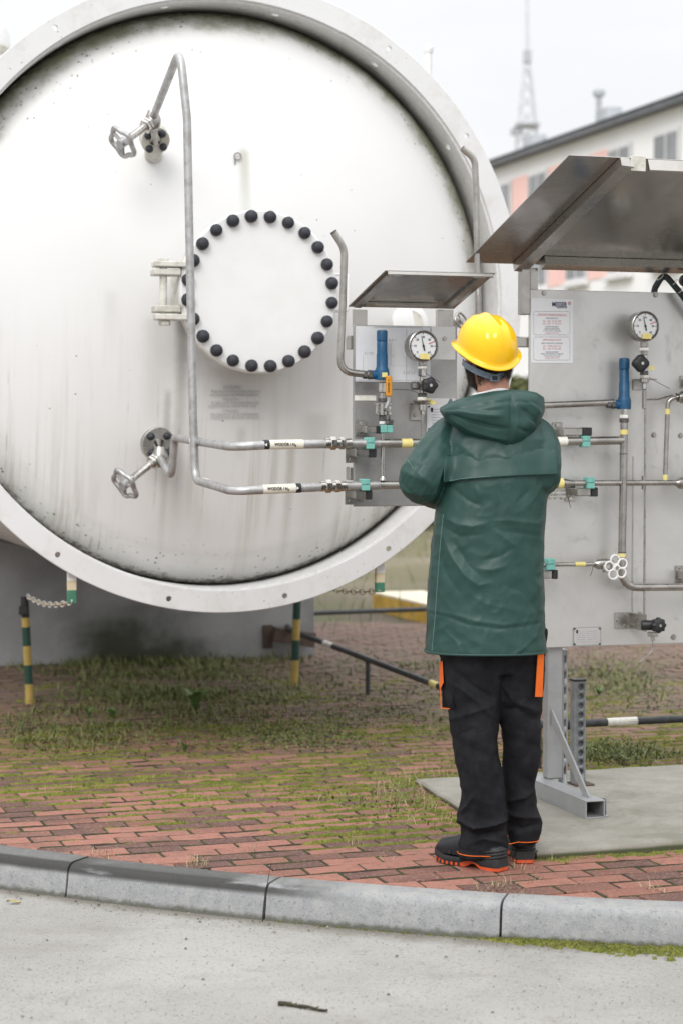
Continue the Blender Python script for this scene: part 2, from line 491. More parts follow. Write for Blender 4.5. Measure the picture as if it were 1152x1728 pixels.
# kerb: one stone after another along the curve
def kerb_mat():
    t = NT('grey_kerb_concrete'); p = t.pos(); v = t.tc()
    z = t.sep(p)[2]
    fine = t.noise(p, 85, 4, .75); mid = t.noise(p, 22, 4, .6); gr = t.noise(p, 150, 3, .7)
    col = t.mix(t.ramp(mid, .35, .7), (.255, .260, .265), (.315, .316, .314))
    col = t.mix(t.m_('MULTIPLY', t.ramp(fine, .54, .66), .6), col, (.12, .124, .13))
    col = t.mix(t.m_('MULTIPLY', t.ramp(gr, .56, .68), .55), col, (.40, .405, .40))
    chip = t.m_('MULTIPLY', t.ramp(t.noise(p, 38, 5, .75), .60, .66), t.ramp(t.noise(p, 4.5, 3), .45, .6))
    col = t.mix(t.m_('MULTIPLY', chip, .6), col, (.095, .095, .09))
    # black algae stain along the upper arris, mostly on the left stones
    x = t.sep(p)[0]
    st = t.m_('MULTIPLY', t.ramp(t.noise(t.map(p, (1.3, 1.3, 9)), 2.2, 4, .6), .30, .46), t.ramp(x, .12, -.30))
    band = t.m_('MULTIPLY', t.ramp(z, -.040, -.020), t.ramp(z, .007, .001, .25, 1))
    lf = t.ramp(x, .12, -.30)
    col = t.mix(t.m_('MULTIPLY', t.m_('MULTIPLY', t.ramp(z, -.004, .005), lf), t.ramp(mid, .25, .6, .25, .65)), col, (.105, .102, .092))
    col = t.mix(t.m_('MULTIPLY', t.m_('MULTIPLY', st, band), .94), col, (.030, .029, .027))
    foot = t.ramp(t.m_('ADD', z, t.m_('MULTIPLY', t.noise(p, 30, 4), .03)), -.076, -.094)
    col = t.mix(t.m_('MULTIPLY', foot, .75), col, (.055, .056, .030))
    top = t.m_('MULTIPLY', t.m_('MULTIPLY', t.ramp(z, -.008, .004), t.ramp(t.noise(p, 14, 4), .4, .65)), t.ramp(x, -.25, .1))
    col = t.mix(t.m_('MULTIPLY', top, .6), col, (.33, .325, .30))
    return t.fin(col, .85, 0, t.bump(t.m_('ADD', fine, gr), .5, .004))
MAT['kerb'] = kerb_mat()
kerb = bpy.data.objects.new('kerb', None); C.objects.link(kerb); tag(kerb, kind='structure')
PROF = [(-.004, -.30), (-.004, -.008), (0, .003), (.012, .007), (.060, .007), (.102, .006), (.121, .001), (.133, -.010), (.139, -.026), (.146, -.070), (.158, -.13), (.160, -.30)]
cuts = [-3.18, -2.40, -1.63, -.905, -.205, .552, 1.31, 2.05, 2.79, 3.45]
for i in range(len(cuts) - 1):
    a, b = cuts[i] + .004, cuts[i + 1] - .004
    rings = []
    dz = random.uniform(-.003, .003); dn = random.uniform(-.003, .004)
    for k in range(11):
        u = k / 10
        x = a + (b - a) * u
        shr = .0025 if k in (0, 10) else 0
        nrm = kerb_n(x); base = Vector((x, kerb_y(x), 0))
        rings.append([base + nrm * (max(0, o - shr) + dn + .0012 * noise.noise((x * 9, o * 40, 1))) + Vector((0, 0, h + dz - (shr * .6 if h > -.1 else 0))) for o, h in PROF])
    mb = MB(); mb.loft(rings, True)
    ob = mb.build('kerbstone', MAT['kerb'], kerb, 50)

# concrete slab under the right panel
sl = [plant(G(903, 1437, .025)), None, None, plant(G(700, 1315, .025))]
f0, l0 = sl[0], sl[3]
A0, A1, B0_, B1_ = f0.x, f0.x + 3.2, f0.y, l0.y
pts = []
def edge(p, q, n):
    for k in range(n):
        u = k / n
        x = p[0] + (q[0] - p[0]) * u; y = p[1] + (q[1] - p[1]) * u
        pts.append((x + .016 * noise.noise((x * 6, y * 6, 2)), y + .016 * noise.noise((x * 6, y * 6, 8))))
edge((A0, B0_), (A1, B0_), 30); edge((A1, B0_), (A1, B1_), 12); edge((A1, B1_), (l0.x, B1_), 30); edge((l0.x, B1_), (A0, B0_), 14)
def slab_mat():
    t = NT('old_slab_concrete'); p = t.pos()
    mid = t.noise(p, 5, 5, .65); fine = t.noise(p, 60, 4, .75)
    col = t.mix(t.ramp(mid, .35, .68), (.245, .232, .198), (.305, .292, .256))
    col = t.mix(t.m_('MULTIPLY', t.ramp(t.noise(p, 2.1, 5, .65, 1.0), .48, .66), .6), col, (.150, .148, .105))
    col = t.mix(t.m_('MULTIPLY', t.ramp(fine, .54, .70), .6), col, (.14, .135, .115))
    z = t.sep(p)[2]
    col = t.mix(t.ramp(z, .020, .006), col, (.050, .056, .022))
    return t.fin(col, .85, 0, t.bump(fine, .4, .004))
SLAB_Z = .026
cx = sum(p[0] for p in pts) / len(pts); cy = sum(p[1] for p in pts) / len(pts)
mb = MB()
def ringat(ins, z):
    out = []
    for x, y in pts:
        d = Vector((cx - x, cy - y)); d.normalize()
        out.append(toworld((x + d.x * ins, y + d.y * ins, z)))
    return out
mb.loft([ringat(0, -.06), ringat(0, SLAB_Z - .008), ringat(.008, SLAB_Z)], True)
slab = mb.build('concrete_slab', slab_mat(), None, 40); tag(slab, kind='structure')
def in_slab(w, m=0.0):
    q = plant(w); return A0 + (l0.x - A0) * max(0, min(1, (q.y - B0_) / (B1_ - B0_))) + m < q.x < A1 - m and B0_ + m < q.y < B1_ - m

# ---- bricks
BY, BX0, BY0, BL, BW, BG = .317, .7434, 6.9003, .206, .106, .0095
cb, sb = math.cos(BY), math.sin(BY)
def brick_w(a, b): return (BX0 + a * cb - b * sb, BY0 + a * sb + b * cb)
def brick_mat():
    t = NT('red_paving_brick'); p = t.pos(); g = t.n('ShaderNodeNewGeometry'); oi = t.n('ShaderNodeObjectInfo')
    r = t.m_('FRACT', t.m_('ADD', t.m_('MULTIPLY', g.outputs['Random Per Island'], 3.7), oi.outputs['Random']))
    r2 = t.m_('FRACT', t.m_('MULTIPLY', r, 17.3))
    col = t.mix(t.ramp(r, 0, .6), (.200, .078, .053), (.310, .130, .093))
    dark = t.ramp(t.m_('ADD', t.m_('MULTIPLY', r2, .55), t.m_('MULTIPLY', t.noise(t.map(p, (1, 1, 1), (.35, .2, 0)), 1.5, 2), .9)), .70, .92)
    col = t.mix(dark, col, (.100, .046, .036))
    fine = t.noise(p, 95, 3, .7); mid = t.noise(p, 26, 4, .65)
    col = t.mix(t.m_('MULTIPLY', t.ramp(mid, .46, .70), .6), col, (.125, .070, .050))
    col = t.mix(t.m_('MULTIPLY', t.ramp(fine, .50, .66), .55), col, (.34, .235, .19))
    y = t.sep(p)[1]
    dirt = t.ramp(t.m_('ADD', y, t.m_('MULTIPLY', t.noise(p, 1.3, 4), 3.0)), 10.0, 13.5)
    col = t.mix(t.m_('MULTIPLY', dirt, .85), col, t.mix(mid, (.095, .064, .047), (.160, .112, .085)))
    green = t.m_('MULTIPLY', t.ramp(t.noise(p, 3.2, 5, .65), .56, .70), t.ramp(y, 7.4, 8.8))
    col = t.mix(t.m_('MULTIPLY', green, .18), col, (.070, .075, .028))
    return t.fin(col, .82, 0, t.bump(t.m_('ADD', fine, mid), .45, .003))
MAT['brick'] = brick_mat()
def brick_geo(L, Wd, H, seed):
    rr = random.Random(seed)
    hx, hy = L / 2, Wd / 2; c = .004
    j = lambda s: rr.uniform(-s, s)
    lo = [(-hx, -hy), (hx, -hy), (hx, hy), (-hx, hy)]
    lo = [(x + j(.0015), y + j(.0015)) for x, y in lo]
    up = [(x * (1 - c / hx), y * (1 - c / hy)) for x, y in lo]
    v = [(x, y, -H) for x, y in lo] + [(x, y, -c * .8) for x, y in lo] + [(x, y, j(.0008)) for x, y in up]
    f = [(0, 1, 5, 4), (1, 2, 6, 5), (2, 3, 7, 6), (3, 0, 4, 7), (4, 5, 9, 8), (5, 6, 10, 9), (6, 7, 11, 10), (7, 4, 8, 11), (8, 9, 10, 11)]
    return v, f
variants = []
for k in range(6):
    v, f = brick_geo(BL - BG, BW - BG, .030, k)
    me = bpy.data.meshes.new('brick'); me.from_pydata(v, [], f); me.materials.append(MAT['brick']); me.update()
    variants.append((me, v, f))
def pxy(x, y, z):
    c, s = math.cos(PITCH), math.sin(PITCH)
    Z = z - CAM_H; d = y * c - Z * s; vv = Z * c + y * s
    return 576 + FPX * x / d, 864 - FPX * vv / d, d
def clip_kerb(poly):                                  # keep the side behind the kerb
    out = []
    def sd(p): return p[1] - kerb_y(p[0]) - .003
    n = len(poly)
    for i in range(n):
        p, q = poly[i], poly[(i + 1) % n]; a, b = sd(p), sd(q)
        if a >= 0: out.append(p)
        if (a >= 0) != (b >= 0):
            t = a / (a - b); out.append((p[0] + (q[0] - p[0]) * t, p[1] + (q[1] - p[1]) * t))
    return out
bricks = []
for row in range(-12, 92):
    for i in range(-34, 34):
        a = (i + (.5 if row % 2 else 0)) * BL + BL / 2; b = row * BW + BW / 2
        a += .0; x, y = brick_w(a, b)
        if abs(x) > 1.0 + y * .24 or y > 16.3: continue
        cor = [brick_w(a + sx * (BL - BG) / 2, b + sy * (BW - BG) / 2) for sx, sy in ((-1, -1), (1, -1), (1, 1), (-1, 1))]
        dmin = min(q[1] - kerb_y(q[0]) for q in cor)
        if max(q[1] - kerb_y(q[0]) for q in cor) < .012: continue
        if all(in_slab((q[0], q[1], 0), -.01) for q in cor): continue
        px, py, d = pxy(x, y, 0)
        vis = -60 < px < 1212 and py < 1740
        hid = (700 < px < 930 and 1120 < py < 1440 and False)
        bricks.append(((1 / d ** 3 if vis else 0), x, y, a, b, cor, dmin))
bricks.sort(key=lambda q: -q[0])
paving = bpy.data.objects.new('brick_paving', None); C.objects.link(paving); tag(paving, kind='structure')
restV, restF = [], []
for k, (wgt, x, y, a, b, cor, dmin) in enumerate(bricks):
    z = hz(x, y) + random.uniform(-.003, .003)
    tilt = (random.uniform(-.016, .016), random.uniform(-.010, .010), BY + random.uniform(-.010, .010))
    me, v, f = variants[k % 6]
    if dmin < .003:                                   # cut along the kerb
        poly = clip_kerb(cor)
        if len(poly) < 3: continue
        cxx = sum(p[0] for p in poly) / len(poly); cyy = sum(p[1] for p in poly) / len(poly)
        mb = MB()
        mb.loft([[(px_ - x, py_ - y, -.03) for px_, py_ in poly], [(px_ - x, py_ - y, -.003) for px_, py_ in poly],
                 [(px_ + (cxx - px_) * .05 - x, py_ + (cyy - py_) * .05 - y, 0) for px_, py_ in poly]], True)
        if k < 300:
            o = mb.build('brick', MAT['brick'], paving, 0); o.location = (x, y, z)
        else:
            o0 = len(restV); restV += [(p[0] + x, p[1] + y, p[2] + z) for p in mb.v]
            restF += [tuple(q + o0 for q in ff) for ff in mb.f]
        continue
    if k < 300:
        o = bpy.data.objects.new('brick', me); C.objects.link(o); o.parent = paving
        o.location = (x, y, z); o.rotation_euler = tilt
    else:
        M_ = Matrix.Translation((x, y, z)) @ Matrix.Rotation(tilt[2], 4, 'Z') @ Matrix.Rotation(tilt[1], 4, 'Y') @ Matrix.Rotation(tilt[0], 4, 'X')
        o0 = len(restV); restV += [tuple(M_ @ Vector(p)) for p in v]; restF += [tuple(q + o0 for q in ff) for ff in f]
me = bpy.data.meshes.new('far_bricks'); me.from_pydata(restV, [], restF); me.materials.append(MAT['brick']); me.update()
fb = bpy.data.objects.new('far_bricks', me); C.objects.link(fb); fb.parent = paving; tag(fb, kind='stuff')
# ------------------------------------------------------------------ moss, grass, litter
def leafy_mat(name, cols, rough=.7, trans=0.0):
    t = NT(name); g = t.n('ShaderNodeNewGeometry')
    r = g.outputs['Random Per Island']
    x = t.n('ShaderNodeValToRGB'); t.put(x.inputs[0], r)
    e = x.color_ramp.elements
    while len(e) < len(cols): e.new(.5)
    for i, c in enumerate(cols): e[i].position = i / (len(cols) - 1); e[i].color = (*c, 1)
    return t.fin(x.outputs[0], rough)
def moss_mat():
    t = NT('cushion_moss'); p = t.pos()
    n1 = t.noise(p, 9, 4, .6); n2 = t.noise(p, 110, 3, .7)
    col = t.mix(t.ramp(n1, .35, .65), (.125, .145, .018), (.215, .215, .040))
    col = t.mix(t.m_('MULTIPLY', t.ramp(n2, .45, .65), .7), col, (.045, .058, .010))
    col = t.mix(t.m_('MULTIPLY', t.ramp(t.noise(p, 3.1, 3), .55, .7), .6), col, (.075, .062, .026))
    return t.fin(col, .95, 0, t.bump(n2, 1.0, .008))
MAT['moss'] = moss_mat()
MAT['moss_fuzz'] = leafy_mat('moss_shoots', [(.065, .085, .012), (.125, .145, .022), (.20, .205, .040), (.15, .13, .045)], .8)
MAT['grass'] = leafy_mat('green_grass_blades', [(.065, .09, .022), (.105, .14, .032), (.15, .175, .052), (.22, .20, .085)], .6)
MAT['straw'] = leafy_mat('dry_straw', [(.22, .17, .09), (.33, .26, .15), (.42, .35, .22)], .75)
MAT['leaf'] = simple('fresh_weed_leaf', (.095, .165, .040), (.125, .20, .06), 40, .5)

# dark soil standing in the joints, level with the bricks
def joint_soil():
    V, F = [], []
    def ribbon(p, q, n, w0):
        o = len(V); d = Vector((q[0] - p[0], q[1] - p[1], 0)).normalized(); s_ = Vector((-d.y, d.x, 0))
        for k in range(n + 1):
            u = k / n; x = p[0] + (q[0] - p[0]) * u; y = p[1] + (q[1] - p[1]) * u
            w = w0 * (.8 + .9 * abs(noise.noise((x * 11, y * 11, 2)))); z = hz(x, y) + .0015 + .003 * noise.noise((x * 14, y * 14, 6))
            V.extend([(x - s_.x * w, y - s_.y * w, z - .006), (x, y, z), (x + s_.x * w, y + s_.y * w, z - .006)])
        for k in range(n):
            b = o + k * 3; F.extend([(b, b + 3, b + 4, b + 1), (b + 1, b + 4, b + 5, b + 2)])
    def ok(x, y): return y < 13.5 and abs(x) < .5 + y * .2 and y - kerb_y(x) > .01 and not in_slab((x, y, 0), -.01)
    for row in range(-10, 70):
        a = -5.0
        while a < 5.0:
            p = brick_w(a, row * BW); q = brick_w(a + .24, row * BW); a += .24
            if ok(*p) and ok(*q): ribbon(p, q, 6, .0062)
        for i in range(-26, 26):
            aa = (i + (.5 if row % 2 else 0)) * BL; p = brick_w(aa, row * BW + .006); q = brick_w(aa, row * BW + BW - .006)
            if ok(*p) and ok(*q): ribbon(p, q, 3, .0058)
    t = NT('dark_joint_soil'); ps = t.pos(); n1 = t.noise(ps, 8, 4); n2 = t.noise(ps, 60, 4)
    col = t.mix(t.ramp(n1, .42, .6), (.026, .020, .014), (.034, .040, .012)); col = t.mix(t.ramp(n2, .5, .7), col, (.055, .050, .026))
    ob = fastmesh('joint_soil', np.array(V), np.array(F), t.fin(col, .95), paving, True); tag(ob, kind='stuff')
joint_soil()

mV, mF = [], []
fz = []                                              # seats for moss shoots
def cushion(x, y, z, L, Wd, H, ang):
    o = len(mV); na, nb = 7, 4
    ca, sa = math.cos(ang), math.sin(ang)
    ph = random.random() * 50
    for i in range(na + 1):
        u = i / na * 2 - 1
        for j in range(nb + 1):
            w = j / nb * 2 - 1
            pr = max(0, 1 - u * u) ** .5 if abs(u) < 1 else 0
            lx = u * L / 2; ly = w * Wd / 2 * (.35 + .65 * pr) * (1 + .5 * noise.noise((u * 2.3 + ph, w, 0)))
            hh = H * pr * (1 - w * w) * (1 + .7 * noise.noise((u * 4 + ph, w * 2, 5))) - .005
            X, Y = x + lx * ca - ly * sa, y + lx * sa + ly * ca
            mV.append((X, Y, z + hh))
            if abs(u) < .95 and abs(w) < .9: fz.append((X, Y, z + hh))
    for i in range(na):
        for j in range(nb):
            a = o + i * (nb + 1) + j; mF.append((a, a + nb + 1, a + nb + 2, a + 1))
def moss_density(x, y):
    dk = y - kerb_y(x)
    px, py, _ = pxy(x, y, 0)
    d = sst(.42, .95, dk)
    d *= 1.0 - .45 * sst(9.8, 11.5, y)
    heavy = math.exp(-((px - 640) / 170) ** 2 - ((py - 1350) / 60) ** 2)
    left = math.exp(-((px - 150) / 260) ** 2 - ((py - 1300) / 45) ** 2)
    d = d * .70 + heavy * .95 + left * .35
    if px > 780 and py > 1430: d *= .08
    if px > 950 and 1200 < py < 1300: d += .35
    return d
for row in range(-8, 62):
    b = row * BW
    a = -4.6
    while a < 4.6:
        step = random.uniform(.04, .11)
        x, y = brick_w(a, b); a += step
        if y > 12.5 or abs(x) > .6 + y * .2 or y - kerb_y(x) < .02: continue
        if in_slab((x, y, 0)): continue
        dn = moss_density(x, y)
        m = dn + .75 * noise.noise((x * 1.7, y * 1.7, 4)) + .45 * noise.noise((x * 6, y * 6, 1)) + random.uniform(-.15, .15)
        if m > .34:
            s = min(1, (m - .34) * 1.6)
            cushion(x, y + random.uniform(-.006, .006), hz(x, y), random.uniform(.06, .16) + .08 * s, .015 + .016 * s * random.random(), .006 + .009 * s * random.random() + .010 * max(0, s - .6), BY + random.uniform(-.05, .05))
        elif m > .1 and random.random() < .35:       # thin green line in the joint
            cushion(x, y, hz(x, y) - .002, random.uniform(.05, .12), .009, .004, BY)
    for i in range(-24, 24):                         # the short joints
        aa = (i + (.5 if row % 2 else 0)) * BL; bb = b + BW / 2
        x, y = brick_w(aa, bb)
        if y > 11 or abs(x) > .6 + y * .2 or y - kerb_y(x) < .05 or in_slab((x, y, 0)): continue
        m = moss_density(x, y) + .4 * noise.noise((x * 4, y * 4, 2))
        if m > .05 and random.random() < .75:
            cushion(x, y, hz(x, y) - .001, random.uniform(.07, .1), random.uniform(.010, .022), random.uniform(.002, .006), BY + math.pi / 2)
# moss and dirt at the foot of the kerb, on the road
for k in range(900):
    px = random.uniform(480, 1170); w_ = sst(800, 960, px)
    x0 = (px - 576) / FPX * 6.3
    n_ = kerb_n(x0); off = .150 + abs(random.gauss(0, .026 + .040 * sst(960, 1130, px)))* (w_ if w_ > .1 else .12)
    x = x0 + n_.x * off; y = kerb_y(x0) + n_.y * off
    if random.random() > .2 + w_: continue
    cushion(x, y, ROAD_Z + .001, random.uniform(.015, .045), random.uniform(.010, .022), random.uniform(.005, .012) * (.35 + w_), random.uniform(-.5, .3))
for k in range(160):                                 # along the slab edges
    q = (A0 + random.random() * 1.2, B0_ - abs(random.gauss(0, .025)) - .005, 0) if k < 90 else (A0 - abs(random.gauss(0, .03)), B0_ + random.random() * 1.5, 0)
    w = toworld(q); cushion(w.x, w.y, hz(w.x, w.y), random.uniform(.04, .1), random.uniform(.02, .04), random.uniform(.006, .014), TH + (0 if k < 90 else 1.57))
for k in range(150):
    q = (A0 + random.random() * 2.0, B1_ + abs(random.gauss(0, .06)), 0)
    w = toworld(q); cushion(w.x, w.y, hz(w.x, w.y), random.uniform(.06, .14), random.uniform(.03, .06), random.uniform(.01, .025), TH)
moss = fastmesh('moss', np.array(mV), np.array(mF), MAT['moss'], smooth=True)
tag(moss, 'green and olive moss cushions growing in the paving joints', 'moss', kind='stuff')

def blades(name, P, H, lean, wid, mat, label, cat):
    n = len(P); P = np.asarray(P, float); H = np.asarray(H, float)
    az = rng.uniform(0, 2 * np.pi, n); ln = np.abs(rng.normal(lean, lean * .4, n))
    dx, dy = np.cos(az), np.sin(az)
    w = wid * rng.uniform(.6, 1.3, n)
    sx, sy = -dy * w, dx * w
    mid = P + np.stack([dx * np.sin(ln * .5) * H * .55, dy * np.sin(ln * .5) * H * .55, np.cos(ln * .5) * H * .55], 1)
    tip = mid + np.stack([dx * np.sin(ln) * H * .45, dy * np.sin(ln) * H * .45, np.cos(ln) * H * .45], 1)
    s = np.stack([sx, sy, np.zeros(n)], 1)
    V = np.stack([P - s, P + s, mid - s * .7, mid + s * .7, tip], 1).reshape(-1, 3)
    o = np.arange(n)[:, None] * 5
    F = np.concatenate([o + [0, 1, 3], o + [0, 3, 2], o + [2, 3, 4]], 0)
    ob = fastmesh(name, V, F, mat); tag(ob, label, cat, kind='stuff'); return ob
fzA = np.array(fz); idx = rng.integers(0, len(fzA), 52000)
blades('moss_shoots', fzA[idx] + rng.normal(0, .003, (52000, 3)) * [1, 1, .3], rng.uniform(.003, .008, 52000), .6, .0012, MAT['moss_fuzz'], 'tiny moss shoots on the cushions between the bricks', 'moss')

gp, gh = [], []
def patch(px, py, rx, ry, n, h0, h1, lst=None, hl=None):
    lst = gp if lst is None else lst; hl = gh if hl is None else hl
    while n > 0:
        a, b = random.gauss(0, .5), random.gauss(0, .5)
        if abs(a) > 1.2 or abs(b) > 1.2: continue
        g = G(px + a * rx, py + b * ry, 0)
        cl_ = noise.noise((g.x * 2.1, g.y * 2.1, 7)) + .5 * noise.noise((g.x * 6, g.y * 6, 3))
        n -= 1
        if cl_ < random.uniform(-.6, .3): continue
        if in_slab(g, -.02): continue
        lst.append((g.x, g.y, hz(g.x, g.y) - .01)); hl.append(random.uniform(h0, h1) * (1 + .4 * max(0, cl_)))
patch(290, 1165, 200, 55, 5200, .02, .085)
patch(250, 1118, 240, 18, 2600, .03, .10)
patch(450, 1225, 260, 22, 1800, .015, .05)
patch(620, 1190, 200, 50, 1500, .015, .05)
patch(700, 1120, 260, 40, 1800, .02, .06)
patch(1040, 1150, 140, 50, 1500, .02, .06)
patch(1060, 1270, 140, 22, 2600, .02, .06)
patch(90, 1230, 160, 40, 1500, .02, .07)
patch(500, 1320, 420, 70, 700, .010, .025)
patch(690, 1350, 110, 45, 450, .012, .04)
for k in range(9000):                                # rough growth far behind
    x = random.uniform(-5, 7); y = random.uniform(15, 34)
    if noise.noise((x * .5, y * .5, 1)) + .5 * noise.noise((x * 2, y * 2, 6)) < random.uniform(-.2, .5): continue
    gp.append((x, y, -.02)); gh.append(random.uniform(.08, .38))
blades('grass', gp, gh, .95, .0042, MAT['grass'], 'rough green grass growing through the paving under the tank', 'grass')

lc, lh = [], []
patch(290, 1170, 205, 55, 10500, 0, 1, lc, lh); patch(270, 1122, 240, 18, 4000, 0, 1, lc, lh); patch(1050, 1150, 150, 55, 4000, 0, 1, lc, lh); patch(1070, 1270, 150, 20, 3000, 0, 1, lc, lh)
patch(640, 1180, 220, 55, 3500, 0, 1, lc, lh); patch(480, 1245, 300, 25, 3500, 0, 1, lc, lh); patch(120, 1240, 170, 40, 1500, 0, 1, lc, lh); patch(620, 1340, 170, 60, 700, 0, .3, lc, lh)
lc = np.array(lc); n = len(lc); lc[:, 2] += .012 + rng.uniform(0, .035, n) * np.array(lh)
A = rng.normal(0, 1, (n, 3)) * [1, 1, .55]; A /= np.linalg.norm(A, axis=1)[:, None]; B = np.cross(A, rng.normal(0, .5, (n, 3)) + [0, 0, 1]); B /= np.linalg.norm(B, axis=1)[:, None]
s_ = rng.uniform(.005, .012, (n, 1))
cov = fastmesh('ground_cover', np.stack([lc - A * s_, lc + B * s_ * .6, lc + A * s_, lc - B * s_ * .6], 1).reshape(-1, 3), np.arange(n * 4).reshape(-1, 4), leafy_mat('low_leaves', [(.065, .085, .022), (.105, .135, .030), (.145, .17, .042), (.20, .195, .07)], .6))
tag(cov, 'low leafy ground cover spreading over the bricks', 'ground cover', kind='stuff')
sp, sh = [], []
patch(690, 1330, 120, 60, 420, .04, .13, sp, sh)
patch(430, 1300, 420, 90, 420, .02, .06, sp, sh)
patch(620, 1180, 500, 60, 900, .03, .09, sp, sh)
for cx_, cy_, n_ in ((333, 1458, 110), (172, 1443, 90), (425, 1432, 70), (600, 1420, 50), (480, 1372, 40), (640, 1452, 30), (925, 1445, 90), (1000, 1432, 110), (1130, 1425, 110), (880, 1465, 60), (840, 1497, 50), (905, 1485, 40), (820, 1500, 40), (1100, 1500, 24), (1010, 1522, 30), (870, 1512, 40), (560, 1310, 80), (255, 1245, 260), (95, 1330, 30), (755, 1300, 60)):
    patch(cx_, cy_, 26, 7, n_, .015, .06, sp, sh)
for k in range(6000):
    x = random.uniform(-5, 7); y = random.uniform(15, 34)
    if noise.noise((x * .6, y * .6, 11)) < random.uniform(-.2, .4): continue
    sp.append((x, y, -.02)); sh.append(random.uniform(.08, .4))
blades('dry_straw', sp, sh, 1.25, .0013, MAT['straw'], 'pale dry straw and dead grass lying on the bricks', 'straw')

# broad-leaved weeds that stand out one by one
def weed(px, py, hgt, n, label, wide=.30):
    g = G(px, py, 0)
    t = thing('weed', (g.x, g.y, hz(g.x, g.y) - .01), label, 'weed', 'weeds rooted in the paving', 'world')
    for k in range(n):
        az = k * 2.4 + random.uniform(-.3, .3); ln = random.uniform(.35, .95); L = hgt * random.uniform(.6, 1.1)
        rows = []
        p = Vector(t['_o']); d = Vector((math.cos(az), math.sin(az), 0)); sd = Vector((-d.y, d.x, 0))
        ang = .15
        for i in range(6):
            u = i / 5
            w_ = L * wide * math.sin(math.pi * min(1, .08 + u * .92)) * .5 + .001
            rows.append([p - sd * w_ + Vector((0, 0, w_ * .35)), p, p + sd * w_ + Vector((0, 0, w_ * .35))])
            p = p + (d * math.sin(ang) + Vector((0, 0, math.cos(ang)))) * L / 5
            ang += ln * .45
        mb = MB(); mb.loft(rows, cap=False, closed=False); mb.build('leaf', MAT['leaf'], t, 80)
    return t
weed(190, 1213, .11, 8, 'small broad-leaved weed at the front of the grass patch under the tank')
weed(330, 1200, .17, 11, 'largest dark green leafy weed, in the middle of the grass patch under the tank')
weed(312, 1268, .10, 12, 'bright green narrow-leaved tuft on the bricks in front of the grass patch', .12)
weed(150, 1212, .10, 9, 'slender upright weed left of the grass patch', .14)
weed(1010, 1175, .10, 8, 'small green weed on the paving behind the perforated post', .2)

# litter on the road
def grit():
    V, F = [], []
    for k in range(900):
        if k < 520:
            px = random.uniform(-20, 1170); x0 = (px - 576) / FPX * 6.4; off = .165 + abs(random.gauss(0, .06))
            n_ = kerb_n(x0); x = x0 + n_.x * off; y = kerb_y(x0) + n_.y * off
        else:
            g = G(random.uniform(0, 1152), random.uniform(1560, 1728), ROAD_Z); x, y = g.x, g.y
            if y > kerb_y(x) - .18: continue
        s = random.uniform(.0010, .0030) * (1.9 if random.random() < .08 else 1); o = len(V)
        for dx, dy, dz in ((-1, -.6, 0), (1, -.7, 0), (.8, .7, 0), (-.7, .8, 0), (.1, 0, .9)):
            V.append((x + dx * s * random.uniform(.7, 1.3), y + dy * s * random.uniform(.7, 1.3), ROAD_Z + .003 + dz * s))
        F += [(o, o + 1, o + 4), (o + 1, o + 2, o + 4), (o + 2, o + 3, o + 4), (o + 3, o, o + 4)]
    ob = fastmesh('grit', np.array(V), np.array(F), leafy_mat('road_grit', [(.05, .045, .035), (.12, .11, .09), (.07, .06, .04), (.3, .29, .27)], .9))
    tag(ob, 'loose grit and crumbs scattered on the concrete road', 'grit', kind='stuff')
grit()
a, b = G(470, 1698, ROAD_Z), G(552, 1709, ROAD_Z)
t = thing('twig', a, 'dark mossy twig lying on the concrete road near the bottom', 'twig', None, 'world')
mb = MB(); pl = []; rl = []
for k in range(15):
    u = k / 14; q = a.lerp(b, u)
    pl.append(q + Vector((.002 * math.sin(u * 9), .006 * math.sin(u * 5), .008 + .002 * math.sin(u * 13))))
    rl.append(.0068 * (1 - .45 * u) * (1 + .35 * noise.noise((u * 12, 3, 1))))
mb.sweep(pl, rl, 7); mb.build('stem', MAT['twig'], t, 60)
for u in (.3, .55, .75):
    mb = MB(); q = a.lerp(b, u) + Vector((0, 0, .008)); mb.sweep([q, q + Vector((.012, random.uniform(-.015, .015), .004))], [.003, .0015], 5); mb.build('side_shoot', MAT['twig'], t)
g = G(25, 1526, ROAD_Z)
t = thing('fallen_leaf', g + Vector((0, 0, .004)), 'small yellow curled leaf on the road by the kerb at far left', 'leaf', None, 'world')
mb = MB(); rows = []
for i in range(6):
    u = i / 5; w_ = .012 * math.sin(math.pi * (.06 + u * .9)); c = g + Vector((-.022 + .044 * u, .004 * math.sin(u * 3), .008 + .004 * math.cos(u * 4)))
    rows.append([c + Vector((0, -w_, .004)), c, c + Vector((0, w_, .005))])
mb.loft(rows, cap=False, closed=False); mb.build('blade', MAT['dry_leaf'], t, 80)
# thin upright stalk caught in the kerb joint
g = G(443, 1558, ROAD_Z)
t = thing('dead_stalk', g, 'thin dark dead stalk standing in the kerb joint below the bricks', 'stalk', None, 'world')
mb = MB(); p = [W(443, 1555, g.y), W(446, 1520, g.y - .01), W(452, 1488, g.y), W(458, 1455, g.y + .02)]; mb.sweep(p, [.0022, .0018, .0014, .0008], 5); mb.build('stem', MAT['twig'], t)
mb = MB(); mb.sweep([W(451, 1494, g.y), W(470, 1482, g.y + .01)], [.0012, .0006], 5); mb.build('side_shoot', MAT['twig'], t)
